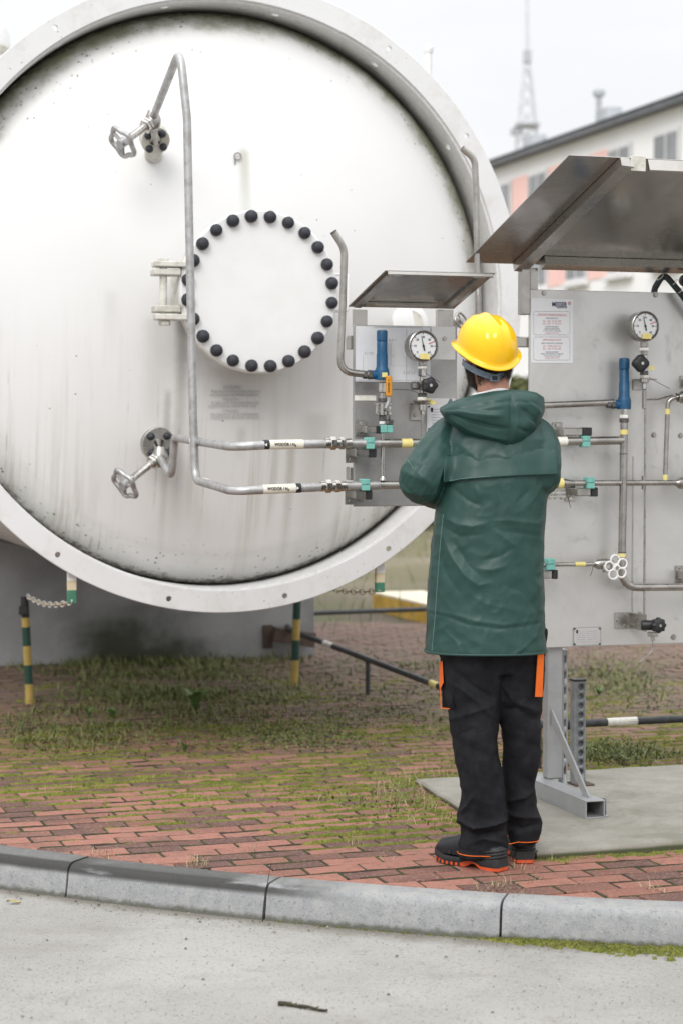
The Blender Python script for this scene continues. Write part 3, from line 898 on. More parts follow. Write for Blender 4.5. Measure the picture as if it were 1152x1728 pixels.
# ------------------------------------------------------------------ hydrogen tank
TC = plant(W(383, 500, 9.3))                          # centre of the front ring
ta, tb, tz = TC
RO, RI, SK = 1.477, 1.376, .205
def tank_mat(name, head=True):
    t = NT(name); v = t.tc(); s = t.sep(v); x, z0 = s[0], s[2]
    z = t.m_('SUBTRACT', z0, tz)
    r = t.m_('SQRT', t.m_('ADD', t.m_('MULTIPLY', x, x), t.m_('MULTIPLY', z, z)))
    n1 = t.noise(v, 5, 5, .65); n2 = t.noise(v, 28, 5, .7); n3 = t.noise(v, 90, 3, .7)
    col = t.mix(t.ramp(t.noise(v, 1.4, 4), .35, .7), (.715, .714, .708), (.685, .684, .676)) if head else t.mix(t.ramp(t.noise(v, 1.4, 4), .35, .7), (.68, .683, .686), (.645, .648, .648))
    if head:
        # rain streaks, heavier on the lower half and below fittings
        st = t.noise(t.map(v, (15, 1, .45)), 1.0, 5, .7, .25)
        st2 = t.noise(t.map(v, (48, 1, .8), (2, 0, 5)), 1.0, 4, .65)
        low = t.ramp(z, .15, -.9)
        win = t.ramp(t.noise(t.map(v, (2.6, 1, .5)), 1.0, 4), .42, .62)
        k = t.m_('MULTIPLY', t.m_('MULTIPLY', t.ramp(st, .47, .68), low), win)
        col = t.mix(t.m_('MULTIPLY', k, .58), col, (.38, .35, .30))
        k2 = t.m_('MULTIPLY', t.m_('MULTIPLY', t.ramp(st2, .56, .70), low), t.ramp(n1, .46, .64))
        col = t.mix(t.m_('MULTIPLY', k2, .62), col, (.20, .175, .14))
        # general grey film on the lower part
        col = t.mix(t.m_('MULTIPLY', t.ramp(t.m_('ADD', z, t.m_('MULTIPLY', n1, .5)), .35, -.95), .08), col, (.54, .53, .50))
        # grime below manhole, hinge
        def plume(cx, cz, w, h, amt, c):
            dx = t.m_('ABSOLUTE', t.m_('SUBTRACT', x, cx)); dz = t.m_('SUBTRACT', z, cz)
            f = t.m_('MULTIPLY', t.ramp(t.m_('ADD', dx, t.m_('MULTIPLY', n2, w * .5)), w * 1.15, w * .3), t.m_('MULTIPLY', t.ramp(dz, .03, -.02), t.ramp(dz, -h, 0)))
            return t.m_('MULTIPLY', f, amt), c
        for a in ((.05, -.34, .30, .22, .55, (.40, .38, .34)), (-.36, -.12, .10, 1.1, .30, (.38, .36, .33)), (-.24, -.10, .05, 1.2, .55, (.22, .20, .17)),
                  (.065, .67, .045, .45, .85, (.46, .46, .40)), (-.56, .0, .06, .35, .22, (.42, .41, .38)), (.05, -.62, .04, .2, .35, (.35, .34, .30)), (.42, -.55, .13, 1.0, .30, (.33, .30, .25)), (.30, -.70, .04, .8, .45, (.28, .25, .2)), (-.30, -.45, .03, 1.0, .45, (.26, .23, .19))):
            f, c = plume(*a); col = t.mix(f, col, c)
        # algae and dirt towards the rim
        e = t.m_('ADD', r, t.m_('MULTIPLY', t.m_('SUBTRACT', n1, .5), .22))
        top = t.ramp(z, -.25, .55)
        ga = t.m_('MULTIPLY', t.ramp(e, 1.225, 1.345), t.m_('MULTIPLY_ADD', top, .8, .2))
        col = t.mix(t.m_('MULTIPLY', ga, .85), col, (.115, .12, .042))
        e2 = t.m_('ADD', r, t.m_('MULTIPLY', t.m_('SUBTRACT', n2, .5), .10))
        col = t.mix(t.m_('MULTIPLY', t.ramp(e2, 1.322, 1.358), .85), col, (.050, .054, .026))
        # black specks
        sp = t.m_('MULTIPLY', t.ramp(t.vor(v, 30), .24, .12), t.ramp(t.m_('ADD', r, t.m_('MULTIPLY', t.m_('SUBTRACT', t.noise(v, 7, 4), .5), .9)), 1.18, 1.40))
        col = t.mix(t.m_('MULTIPLY', sp, .8), col, (.06, .06, .05))
        sp2 = t.m_('MULTIPLY', t.ramp(t.vor(v, 17), .085, .05), t.ramp(t.noise(v, 2.2, 3), .54, .62))
        col = t.mix(t.m_('MULTIPLY', sp2, .8), col, (.09, .09, .08))
        nr = t.bump(t.noise(v, 1.8, 2), .08, .03)
        return t.fin(col, t.ramp(n2, .3, .7, .36, .5), 0, nr)
    dirt = t.ramp(t.m_('ADD', n1, t.m_('MULTIPLY', n2, .4)), .66, .86)
    col = t.mix(t.m_('MULTIPLY', dirt, .35), col, (.50, .48, .43))
    sp = t.m_('MULTIPLY', t.ramp(t.vor(v, 26), .12, .07), t.ramp(t.noise(v, 3, 3), .5, .6))
    col = t.mix(t.m_('MULTIPLY', sp, .7), col, (.16, .15, .13))
    return t.fin(col, .45, 0, t.bump(n2, .05, .004))
MAT['tank_head'] = tank_mat('weather_stained_white_tank_paint')
MAT['tank_ring'] = tank_mat('white_tank_ring_paint', False)
def skirt_mat():
    t = NT('grimy_white_skirt_paint'); v = t.tc(); s = t.sep(v)
    n1 = t.noise(v, 6, 5, .65); n2 = t.noise(v, 34, 5, .7)
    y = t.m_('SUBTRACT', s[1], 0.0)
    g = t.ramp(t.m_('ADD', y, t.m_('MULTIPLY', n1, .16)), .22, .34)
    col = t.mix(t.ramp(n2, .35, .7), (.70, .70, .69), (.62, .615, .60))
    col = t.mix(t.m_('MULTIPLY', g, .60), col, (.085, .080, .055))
    col = t.mix(t.m_('MULTIPLY', t.ramp(n1, .58, .74), .35), col, (.22, .21, .15))
    return t.fin(col, .6, 0, t.bump(n2, .25, .006))
MAT['tank_skirt'] = skirt_mat()

tank = thing('hydrogen_tank', (ta, tb, 0), 'huge white horizontal gas tank with bolted round cover and rain streaks', 'tank')
AX = Vector((0, 1, 0))
def tp(r, ang, b): return Vector((ta + r * math.cos(ang), tb + b, tz + r * math.sin(ang)))
def apply_bool(ob, cutter):
    m = ob.modifiers.new('b', 'BOOLEAN'); m.object = cutter; m.operation = 'DIFFERENCE'; m.solver = 'EXACT'
    bpy.context.view_layer.update()
    dg = bpy.context.evaluated_depsgraph_get()
    me = bpy.data.meshes.new_from_object(ob.evaluated_get(dg))
    ob.modifiers.clear(); ob.data = me
    me.polygons.foreach_set('use_smooth', [True] * len(me.polygons)); me.set_sharp_from_angle(angle=R(30))
    bpy.data.objects.remove(cutter)
def annulus(name, prof, mat, seg=160):                # closed profile (r, b) spun about the tank axis
    mb = MB(); rings = []
    for k in range(seg): rings.append([tp(r, 2 * math.pi * k / seg, b) for r, b in prof])
    n = len(prof); v = [p for r_ in rings for p in r_]
    f = [(k * n + i, k * n + (i + 1) % n, ((k + 1) % seg) * n + (i + 1) % n, ((k + 1) % seg) * n + i) for k in range(seg) for i in range(n)]
    mb.add(v, f); return mb.build(name, mat, tank, 30)
ring = annulus('front_ring', [(RI, 0), (RO - .003, 0), (RO, .003), (RO, .020), (RI, .020)], MAT['tank_ring'])
cut = MB()
for k in range(16):
    a = R(11.25 + 22.5 * k); cut.cyl(tp(1.432, a, -.05), tp(1.432, a, .08), .0135, 14)
apply_bool(ring, cut.build('cutter', MAT['tank_ring'], tank))
skirt = annulus('skirt', [(RI - .012, .0205), (RI, .0205), (RI, SK + .06), (RI - .012, SK + .06)], MAT['tank_skirt'])
cut = MB()
for d_ in (33.75, 56.25, 78.75, 101.25, 123.75, 146.25):
    a = R(d_); cut.cyl(tp(RI - .08, a, .11), tp(RI + .06, a, .11), .019, 12)
apply_bool(skirt, cut.build('cutter', MAT['tank_ring'], tank))
CB, RC = -.125, 3.6                                    # crown offset, crown radius of the dished head
def head_b(r):
    if r < 1.2: return CB + RC - math.sqrt(RC * RC - r * r)
    b12 = CB + RC - math.sqrt(RC * RC - 1.44); u = (r - 1.2) / .156
    return b12 + (SK + .03 - b12) * (.62 * u + .38 * u ** 4)
mb = MB()
rs = [0.001] + list(np.linspace(.06, 1.2, 34)) + list(np.linspace(1.215, 1.356, 10))
mb.lathe((ta, tb, tz), AX, [(r, head_b(r)) for r in rs], 128, cap=False)
mb.build('dished_head', MAT['tank_head'], tank, 60)
mb = MB(); mb.lathe((ta, tb, tz), AX, [(RI + .004, SK + .07), (RI + .03, SK + .10), (RI + .03, 7.3), (RI - .1, 7.55), (.8, 7.75), (.001, 7.82)], 96, cap=False)
mb.build('shell', MAT['tank_ring'], tank, 40)
# manhole
MC = S(439, 492, 1.12); ma, mbz = MC.x, MC.z
head_at = tb + head_b(math.hypot(ma - ta, mbz - tz))
def mp_(r, ang, b): return Vector((ma + r * math.cos(ang), b, mbz + r * math.sin(ang)))
mb = MB(); mb.lathe((ma, 0, mbz), AX, [(.295, head_at + .03), (.295, 1.20)], 64, cap=False)
mb.lathe((ma, 0, mbz), AX, [(.31, head_at + .012), (.365, head_at + .016), (.365, head_at + .03)], 64, cap=False); neck = mb.build('manhole_neck', MAT['tank_head'], tank)
mb = MB(); mb.lathe((ma, 0, mbz), AX, [(.30, 1.178), (.362, 1.178), (.365, 1.181), (.365, 1.216), (.36, 1.22), (.30, 1.22)], 96)
mb.build('manhole_flange', MAT['cream_paint'], tank)
mb = MB(); mb.lathe((ma, 0, mbz), AX, [(.0005, 1.118), (.30, 1.1185), (.358, 1.119), (.366, 1.127), (.366, 1.168), (.35, 1.172)], 96)
cover = mb.build('manhole_cover', MAT['white_paint'], tank, 25)
capm = MB(); pr = [(.0275, 0), (.0285, -.004), (.0285, -.016)] + [(.0285 * math.cos(a), -.016 - .0245 * math.sin(a)) for a in np.linspace(.15, 1.53, 8)]
capm.lathe((0, 0, 0), AX, pr, 20)
first = None
for k in range(24):
    p = mp_(.336, R(7.5 + 15 * k), 1.1185)
    if first is None:
        first = capm.build('bolt_cap', MAT['cap'], None, 60); first.data.name = 'bolt_cap'; o = first
    else:
        o = first.copy(); C.objects.link(o)
    o.parent = cover; o.location = p - Vector(tank['_o']); o.rotation_euler = (random.uniform(-.06, .06), random.uniform(0, 6.28), random.uniform(-.06, .06)); o.scale = [random.uniform(.95, 1.04)] * 3
# hinge of the cover
hg = MB(); A_ = S(262, 452, 1.14); 
def hb(x0, y0, x1, y1, b0, b1, bev=.004):
    p, q = S(x0, y0, (b0 + b1) / 2), S(x1, y1, (b0 + b1) / 2)
    return ((p.x + q.x) / 2, (b0 + b1) / 2, (p.z + q.z) / 2), (abs(q.x - p.x), abs(b1 - b0), abs(q.z - p.z)), bev
mb = MB(); mb.box(*hb(259, 441, 318, 452, 1.10, 1.18)); mb.build('hinge_arm', MAT['cream_paint'], tank)
mb = MB(); mb.box(*hb(261, 530, 318, 541, 1.10, 1.18)); mb.build('hinge_arm', MAT['cream_paint'], tank)
mb = MB(); mb.box(*hb(257, 454, 302, 466, 1.11, 1.20)); mb.box(*hb(297, 456, 304, 540, 1.12, 1.34)); mb.build('hinge_bracket', MAT['cream_paint'], tank)
mb = MB(); mb.box(*hb(259, 516, 302, 528, 1.11, 1.20)); mb.build('hinge_bracket', MAT['cream_paint'], tank)
mb = MB(); mb.cyl(S(276, 436, 1.14), S(276, 547, 1.14), .017, 16); mb.hexn(S(276, 436, 1.14), S(276, 441, 1.14), .026); mb.hexn(S(278, 541, 1.14), S(278, 549, 1.14), .027)
mb.build('hinge_pin', MAT['cream_paint'], tank)
mb = MB(); mb.tube([S(562, 463, 1.15), S(587, 463, 1.08), S(587, 525, 1.08), S(562, 525, 1.15)], .0058, 8, .02); mb.build('cover_handle', MAT['white_paint'], tank)
# lifting eye above the cover
mb = MB(); ec = S(405, 262, 1.38); hbk = tb + head_b(math.hypot(ec.x - ta, ec.z - tz))
mb.sweep([Vector((ec.x + .016 * math.cos(a), hbk - .012, ec.z + .016 * math.sin(a))) for a in np.linspace(0, 2 * math.pi, 21)], .0035, 6, False)
mb.box((ec.x - .012, hbk - .006, ec.z - .022), (.006, .012, .03)); mb.build('weld_eye', MAT['steel'], tank)
# faded notice stencilled below the cover
nb = lambda px, py: tb + head_b(math.hypot(S(px, py, 1.42).x - ta, S(px, py, 1.42).z - tz)) - .008
for i, (txt, px, py, sz, m_) in enumerate((('ACHTUNG !', 393, 654, .026, 'ink_soft'), ('Reparaturen und sonstige Arbeiten', 398, 660, .020, 'ink_soft'), ('nur bei entspanntem Behälter ausführen', 396, 666, .020, 'ink_soft'),
        ('Attention :', 392, 673.5, .020, 'ink_soft'), ('do repair work on the empty vessel only', 397, 679, .019, 'ink_soft'), ('pressure must be released before work', 393, 684.5, .019, 'ink_soft'),
        ('Uwaga :', 392, 692, .019, 'ink_soft'), ('nie otwierać pod ciśnieniem', 396, 698, .018, 'ink_soft'), ('przed pracą opróżnić zbiornik', 397, 703.5, .018, 'ink_soft'))):
    L = text_part('lettering', txt, sz, MAT[m_], tank, S(px, py, nb(px, py)), width=(.09 if i in (0, 3, 6) else .23))
    L.rotation_euler = (math.pi / 2 - .06, 0, 0)
# striped bars hanging below the ring
for x0, y0, x1, y1, ys in ((114, 945, 129, 1018, (980, 996)), (633, 945, 647, 999, (967, 983))):
    bb = tb + .06
    def seg(ya, yb, m_, nm, par):
        mb = MB(); p, q = S(x0, ya, bb), S(x1, yb, bb); mb.box(((p.x + q.x) / 2, bb, (p.z + q.z) / 2), (abs(q.x - p.x), .03, abs(q.z - p.z) - .0005), .002); return mb.build(nm, MAT[m_], par)
    bar = seg(y0, ys[0], 'white_paint', 'hanging_bar', tank)
    seg(ys[0], ys[1], 'stripe_cream', 'stripe', bar); seg(ys[1], y1, 'stripe_teal', 'stripe', bar)

# concrete saddle below the tank
def saddle_mat():
    t = NT('grey_cast_concrete_wall'); v = t.tc(); n = t.noise(v, 2.2, 5, .6); f = t.noise(v, 60, 4, .7)
    col = t.mix(t.ramp(n, .35, .65), (.25, .25, .248), (.33, .33, .327))
    col = t.mix(t.m_('MULTIPLY', t.ramp(f, .58, .7), .35), col, (.09, .09, .085))
    s = t.sep(v); e = t.m_('ADD', s[2], t.m_('MULTIPLY', t.noise(v, 3.0, 4), .5))
    x = t.m_('ABSOLUTE', t.m_('ADD', t.m_('SUBTRACT', s[0], STX), t.m_('MULTIPLY_ADD', t.noise(v, 2.6, 3), .7, -.35)))
    k = t.m_('MULTIPLY', t.ramp(e, .72, .36), t.ramp(x, .62, .25))
    col = t.mix(t.m_('MULTIPLY', k, .92), col, (.028, .031, .012))
    return t.fin(col, .9, 0, t.bump(f, .3, .005))
wr = plant(G(530, 1104, 0)); sd_b = wr.y; STX = S(235, 1090, sd_b).x - ta
sad = thing('concrete_saddle', (ta, sd_b, 0), 'grey concrete cradle wall under the white tank, dark green stain at its foot', 'cradle')
mb = MB(); hw = wr.x - ta
out = [(-hw, -.1), (hw, -.1), (hw, 1.25)] + [((RI + .04) * math.cos(a), tz + (RI + .04) * math.sin(a)) for a in np.linspace(-R(35), -R(145), 25)] + [(-hw, 1.25)]
mb.prism([Vector((ta + x, sd_b, z)) for x, z in out], (0, .6, 0)); mb.build('wall', saddle_mat(), sad, 40)
mb = MB(); p = S(452, 1074, sd_b - .01); mb.box((p.x, sd_b - .01, p.z), (.07, .02, .16), .003); mb.build('bracket_plate', MAT['rust'], sad)
mb = MB(); mb.box((p.x + .16, sd_b - .10, p.z + .0), (.30, .07, .10), .004, Matrix.Rotation(.18, 3, 'Y')); mb.build('bracket_arm', MAT['rust'], sad)

# ------------------------------------------------------------------ valves on the tank head
def frame_of(ax):
    ax = Vector(ax).normalized(); ref = Vector((0, 0, 1)) if abs(ax.z) < .9 else Vector((1, 0, 0))
    n = (ref - ax * ref.dot(ax)).normalized(); return ax, n, ax.cross(n)
def handwheel(parent, c, axis, rad, tube_r, mat, lobes=5, lobe=.10, spokes=3, name='handwheel'):
    ax, n, b = frame_of(axis); c = Vector(c); mb = MB()
    pts = [c + (n * math.cos(a) + b * math.sin(a)) * rad * (1 + lobe * math.cos(lobes * a)) for a in np.linspace(0, 2 * math.pi, 49)]
    mb.sweep(pts, tube_r, 8, False)
    for k in range(spokes):
        a = 2 * math.pi * k / spokes + .4
        mb.sweep([c, c + (n * math.cos(a) + b * math.sin(a)) * rad * .95], tube_r * .75, 6)
    mb.cyl(c - ax * tube_r * 1.6, c + ax * tube_r * 1.6, tube_r * 1.9, 12)
    return mb.build(name, mat, parent, 50)
def tank_valve(label, base, flange, body, wheel, nfl, frad, bolts, mats):
    t = thing('handwheel_valve', base, label, 'valve', 'valves on the tank head')
    fa, n, b = frame_of(Vector(nfl))
    F_ = Vector(flange)
    mb = MB(); mb.sweep([Vector(base), F_ + fa * .03], frad * .62, 20); mb.build('nozzle', MAT['cream_paint'], t)
    mb = MB(); mb.lathe(F_, fa, [(frad * .3, -.012), (frad - .003, -.012), (frad, -.009), (frad, .010), (frad - .003, .012), (frad * .98, .016), (frad, .019), (frad, .034), (frad * .7, .038)], 32); mb.build('flange', MAT[mats[0]], t)
    for k in range(4):
        a = bolts + k * math.pi / 2; q = F_ + (n * math.cos(a) + b * math.sin(a)) * frad * .68
        mb = MB(); mb.lathe(q - fa * .010, -fa, [(.016, 0), (.0175, .006), (.0165, .016), (.011, .024), (.001, .027)], 14); mb.build('bolt_cap', MAT['cap'], t, 60)
    B_ = Vector(body); Wh = Vector(wheel); va = (Wh - B_).normalized(); L = (Wh - B_).length
    mb = MB(); mb.sweep([F_, F_.lerp(B_, .5), B_], [.030, .022, .030], 14); mb.lathe(B_, Vector((0, 0, 1)), [(.016, -.045), (.030, -.032), (.037, -.008), (.037, .012), (.026, .034), (.022, .048)], 18); mb.build('valve_body', MAT['steel'], t, 60)
    mb = MB(); mb.lathe(B_, va, [(.034, .022), (.034, .034)], 6); mb.lathe(B_, va, [(.034, .038), (.034, .05)], 6); mb.build('gland_plates', MAT['steel_bright'], t)
    mb = MB(); mb.lathe(B_, va, [(.022, .0), (.022, .055), (.0165, .062), (.0165, L * .78), (.019, L * .80), (.012, L * .86)], 16); mb.build('bonnet', MAT['steel_bright'], t)
    mb = MB(); mb.lathe(B_, va, [(.009, L * .80), (.009, L * 1.04)], 10); mb.build('stem', MAT['steel_dark'], t)
    handwheel(t, Wh, va, .066, .0115, MAT['steel_dull'], 5, .10, 3)
    return t
def on_head(px, py):
    b = 1.4
    for _ in range(5):
        q = S(px, py, b); b = tb + head_b(math.hypot(q.x - ta, q.z - tz))
    return S(px, py, b)
hv1 = tank_valve('upper handwheel valve on the tank head with a pipe rising from it', on_head(259, 262), S(262, 236, 1.30), S(258, 205, 1.19), S(207, 241, 1.13), (0, .86, .5), .066, .6, ('cream_paint',))
hv2 = tank_valve('lower handwheel valve on the tank head above the streaked lower part', on_head(266, 738), S(268, 750, 1.31), S(270, 772, 1.20), S(211, 817, 1.13), (0, 1, 0), .077, .75, ('steel',))
bs = on_head(690, 545)
t = thing('blind_nozzle', bs, 'white flanged nozzle on the tank head, half hidden below the small canopy', 'nozzle')
F_ = S(692, 545, 1.34); mb = MB(); mb.cyl(bs + Vector((0, .03, 0)), F_, .06, 24); mb.build('neck', MAT['cream_paint'], t)
mb = MB(); mb.lathe(F_, (0, -1, 0), [(.085, -.03), (.088, -.027), (.088, 0), (.08, .004), (.001, .005)], 28); mb.build('flange', MAT['white_paint'], t)
bs = on_head(752, 552)
t = thing('drain_valve', bs, 'small steel valve with ring handwheel on the tank behind the yellow helmet', 'valve')
q = S(770, 545, 1.15); mb = MB(); mb.sweep([bs + Vector((0, .02, 0)), q], .022, 12); mb.build('valve_body', MAT['steel'], t)
handwheel(t, S(777, 541, 1.08), (.5, -1, .3), .036, .006, MAT['steel'], 4, .06, 2)
# ------------------------------------------------------------------ long gas pipes
PB = -.085                                            # pipes run this far in front of the panel sheets
def sleeve(parent, p, q, r, mat, name):
    mb = MB(); mb.cyl(p, q, r, 20); return mb.build(name, mat, parent)
def union(parent, px, py, b, r=.026):
    c = S(px, py, b); L = .012
    mb = MB(); mb.hexn(c + Vector((-.034, 0, 0)), c + Vector((-.010, 0, 0)), r); mb.hexn(c + Vector((.004, 0, 0)), c + Vector((.026, 0, 0)), r * .92); mb.cyl(c + Vector((-.055, 0, 0)), c + Vector((.05, 0, 0)), .0205, 16)
    return mb.build('union_nut', MAT['steel_bright'], parent)
pr = .0172
t = thing('gas_pipe', S(292, 800, .95), 'grey pipe from the lower tank valve with black arrow pointing left on its label', 'pipe', 'hydrogen pipes between tank and panels')
mb = MB(); mb.tube([S(270, 773, 1.19), S(290, 806, .98), S(295, 738, .92), S(333, 745, .55), S(390, 754, PB), S(470, 750, PB), S(640, 748, PB)], pr, 14, [.05, .045, .08, .14, .3]); mb.build('pipe_run', MAT['steel_dull'], t, 60)
mb = MB(); mb.tube([S(640, 748, PB), S(800, 747, PB), S(1050, 743, PB)], pr, 14, .1); mb.build('pipe_run', MAT['steel'], t, 60)
union(t, 571, 748, PB)
sleeve(t, S(326, 744, .612), S(335, 745.5, .535), pr + .0012, MAT['white_tape'], 'tape_band')
lab = sleeve(t, S(454, 750.5, PB), S(511, 749.5, PB), pr + .0012, MAT['cream_label'], 'pipe_label')
text_part('lettering', 'WODÓR / H₂', .017, MAT['ink'], lab, S(482, 750, PB - pr - .0028), width=.088, bold=.0004)
sleeve(t, S(445, 750.5, PB), S(453.6, 750.4, PB), pr + .0013, MAT['ink'], 'arrow_mark')
def tri(parent, px, py, s, sg):
    c = S(px, py, PB - pr - .003); mb = MB(); mb.prism([c + Vector((-s * sg, 0, 0)), c + Vector((s * sg * .6, 0, s)), c + Vector((s * sg * .6, 0, -s))], (0, .001, 0)); mb.build('arrow', MAT['white_paint'], parent)
tri(t, 449.5, 750.4, .0062, 1)
sleeve(t, S(676, 748, PB), S(694, 747.8, PB), pr + .001, MAT['yellow_tape'], 'tape_band')
sleeve(t, S(936, 745, PB), S(955, 744.5, PB), pr + .001, MAT['white_tape'], 'tape_band')

t = thing('gas_pipe', S(329, 806, .5), 'tall grey pipe falling across the tank head, arrow pointing right on its label', 'pipe', 'hydrogen pipes between tank and panels')
mb = MB(); mb.tube([S(258, 200, 1.19), S(304, 84, .52), S(316, 200, .50), S(326, 700, .50), S(330, 810, .50), S(392, 829, PB), S(470, 825, PB), S(560, 821, PB), S(640, 818.5, PB)], pr, 14, [.075, .3, .3, .06, .12, .4, .4]); mb.build('pipe_run', MAT['steel_dull'], t, 60)
mb = MB(); mb.tube([S(640, 818.5, PB), S(800, 817, PB), S(935, 815.5, PB)], pr * .95, 14); mb.build('pipe_run', MAT['steel'], t, 60)
mb = MB(); mb.tube([S(950, 815.3, PB), S(1150, 814.5, PB)], .0115, 12); mb.build('pipe_run', MAT['steel'], t, 60)
union(t, 563, 820.5, PB)
sleeve(t, S(342, 813.5, .405), S(352, 816.5, .31), pr + .0012, MAT['white_tape'], 'tape_band')
lab = sleeve(t, S(443, 826, PB), S(498, 823.8, PB), pr + .0012, MAT['cream_label'], 'pipe_label')
text_part('lettering', 'WODÓR / H₂', .017, MAT['ink'], lab, S(470, 824.8, PB - pr - .0028), width=.088, bold=.0004)
sleeve(t, S(498.5, 823.8, PB), S(507, 823.4, PB), pr + .0013, MAT['ink'], 'arrow_mark')
tri(t, 502.5, 823.6, .0062, -1)

# vent pipes of the two relief valves
t = thing('vent_pipe', S(577, 600, -.06), 'J-shaped steel vent pipe beside the round tank cover', 'pipe', 'vent pipes')
mb = MB(); mb.tube([S(563, 392, -.06), S(581, 420, -.06), S(578, 520, -.06), S(573, 627, -.06), S(622, 632, -.06)], .0145, 14, [.09, .2, .085]); mb.build('pipe_run', MAT['steel'], t, 60)
mb = MB(); mb.lathe(S(563, 392, -.06), S(560.5, 388, -.06) - S(563, 392, -.06), [(.0145, -.002), (.0145, .004), (.011, .004), (.011, -.01)], 14, cap=False); mb.build('pipe_mouth', MAT['steel_dark'], t)
t = thing('vent_pipe', S(808, 660, -.03), 'tall steel vent pipe with hooked top rising behind the yellow helmet', 'pipe', 'vent pipes')
mb = MB(); mb.tube([S(779, 250, -.03), S(800, 268, -.03), S(803, 330, -.03), S(809, 684, -.03), S(860, 686, -.05), S(1036, 679, -.06)], .0135, 14, [.06, .1, .06, .05]); mb.build('pipe_run', MAT['steel'], t, 60)
# ------------------------------------------------------------------ control panels
def rect(mb, x0, y0, x1, y1, b, th=.003, bev=0.0):      # a sheet seen as that px rectangle, front face at inward offset b
    p, q = S(x0, y0, b), S(x1, y1, b)
    return mb.box(((p.x + q.x) / 2, b + th / 2, (p.z + q.z) / 2), (abs(q.x - p.x), th, abs(q.z - p.z)), bev)
def bolt(parent, px, py, b=0.0, r=.009, mat='steel'):
    c = S(px, py, b); mb = MB(); mb.hexn(c + Vector((0, .001, 0)), c + Vector((0, -.008, 0)), r); mb.cyl(c + Vector((0, .001, 0)), c + Vector((0, -.002, 0)), r * 1.35, 14); return mb.build('bolt', MAT[mat], parent)

lp = thing('control_panel', S(683, 853, 0), 'small steel valve panel with slanted canopy in front of the tank', 'panel', 'steel control panels')
mb = MB(); p, q = S(597, 548, 0), S(770, 853, 0)
mb.box(((p.x + q.x) / 2, .009, (p.z + q.z) / 2), (q.x - p.x, .018, p.z - q.z), .003); mb.build('sheet', MAT['panel_left'], lp)
mb = MB(); rect(mb, 727, 550.5, 767.5, 607, -.0025, .002); mb.build('steel_patch', MAT['panel'], lp)
mb = MB(); rect(mb, 719, 672, 767.5, 740, -.0025, .002); mb.build('steel_patch', MAT['panel'], lp)
mb = MB(); rect(mb, 599.5, 550, 725.5, 645, -.0022, .0016); pap = mb.build('diagram_sheet', MAT['paper'], lp)
for x0, y0, x1, y1 in ((685, 556, 685.7, 643), (658, 616.5, 685, 617.1), (658.5, 578, 659, 617), (630, 552.2, 712, 552.8), (711.5, 552.5, 712, 556), (612, 600, 612.5, 632), (604, 641.5, 722, 642)):
    mb = MB(); rect(mb, x0, y0, x1, y1, -.0030, .0006); mb.build('printed_line', MAT['ink_soft'], pap)
for s_, px, py, z_ in (('4 0 1', 662, 574, .016), ('0.52 2.1', 690, 629, .016), ('2.1 10.2', 622, 596, .012), ('1.2', 661, 600, .014)):
    text_part('lettering', s_, z_, MAT['ink_soft'], pap, S(px, py, -.0032))
mb = MB(); rect(mb, 598, 667, 634, 676, -.0022, .0012); mb.build('marking_tape', MAT['white_tape'], lp)
bolt(lp, 749, 571.5); bolt(lp, 608, 843); bolt(lp, 760, 843)
for y0, y1 in ((566, 590), (788, 810)):                 # ends of the rails behind
    mb = MB(); p, q = S(587, y0, .04), S(620, y1, .04); mb.box(((p.x + q.x) / 2, .045, (p.z + q.z) / 2), (q.x - p.x, .05, p.z - q.z), .003); mb.build('rail_stub', MAT['canopy_frame'], lp)
# makers' plate
mb = MB(); rect(mb, 720, 684, 766, 726, -.005, .002); pl = mb.build('rating_plate', MAT['paper'], lp)
mb = MB(); rect(mb, 726, 688, 730, 695, -.0058, .0008); mb.build('printed_mark', MAT['ink'], pl)
for i in range(7):
    mb = MB(); rect(mb, 731 if i == 0 else 728, 690 + i * 4.6, (757 if i % 2 else 750), 691.4 + i * 4.6, -.0056, .0006); mb.build('printed_line', MAT['ink_soft'], pl)
for x_, y_ in ((723, 686), (763, 686), (723, 724)): bolt(pl, x_, y_, -.005, .003, 'steel_dark')

def canopy(parent, bl, br, fl, fr, frame_w, th=.003, lip=.02, sides=True):
    bl, br, fl, fr = [Vector(v) for v in (bl, br, fl, fr)]
    nrm = (br - bl).cross(fl - bl).normalized()
    if nrm.z < 0: nrm = -nrm
    mb = MB(); mb.prism([bl, br, fr, fl], nrm * th); mb.build('canopy_sheet', MAT['canopy'], parent)
    e = (br - bl).normalized(); f = (fl - bl).normalized()
    def strip(a, b, w, nm, dn=.012, off=0.0):
        d = (b - a).normalized(); s_ = nrm.cross(d).normalized()
        mid = (bl + br + fl + fr) / 4
        if s_.dot(mid - a) < 0: s_ = -s_
        a2, b2 = a - nrm * .0015 + s_ * off, b - nrm * .0015 + s_ * off
        mb = MB(); mb.prism([a2, b2, b2 + s_ * w, a2 + s_ * w], -nrm * dn); mb.build(nm, MAT['canopy_frame'], parent)
    return bl, br, fl, fr, nrm, e, f, strip
bl, br = S(587, 520.5, .01), S(765, 518.5, .01); fl, fr = S(650, 460, -.31), S(835, 458.5, -.31)
bl.y = br.y = .01; z_ = (bl.z + br.z) / 2; bl.z = br.z = z_; z_ = (fl.z + fr.z) / 2; fl.z = fr.z = z_
ae = (bl.x + fl.x) / 2; be = (br.x + fr.x) / 2
x = canopy(lp, bl, br, fl, fr, .03); strip = x[7]; nrm = x[4]
e1 = (br - bl).normalized()
strip(bl.lerp(fl, .06), bl.lerp(fl, .94), .030, 'canopy_rib', .010, .014)
strip(br.lerp(fr, .06), br.lerp(fr, .94), .030, 'canopy_rib', .010, .030)
strip(bl.lerp(br, .12), br.lerp(bl, .2), .024, 'canopy_rib', .008, .03)
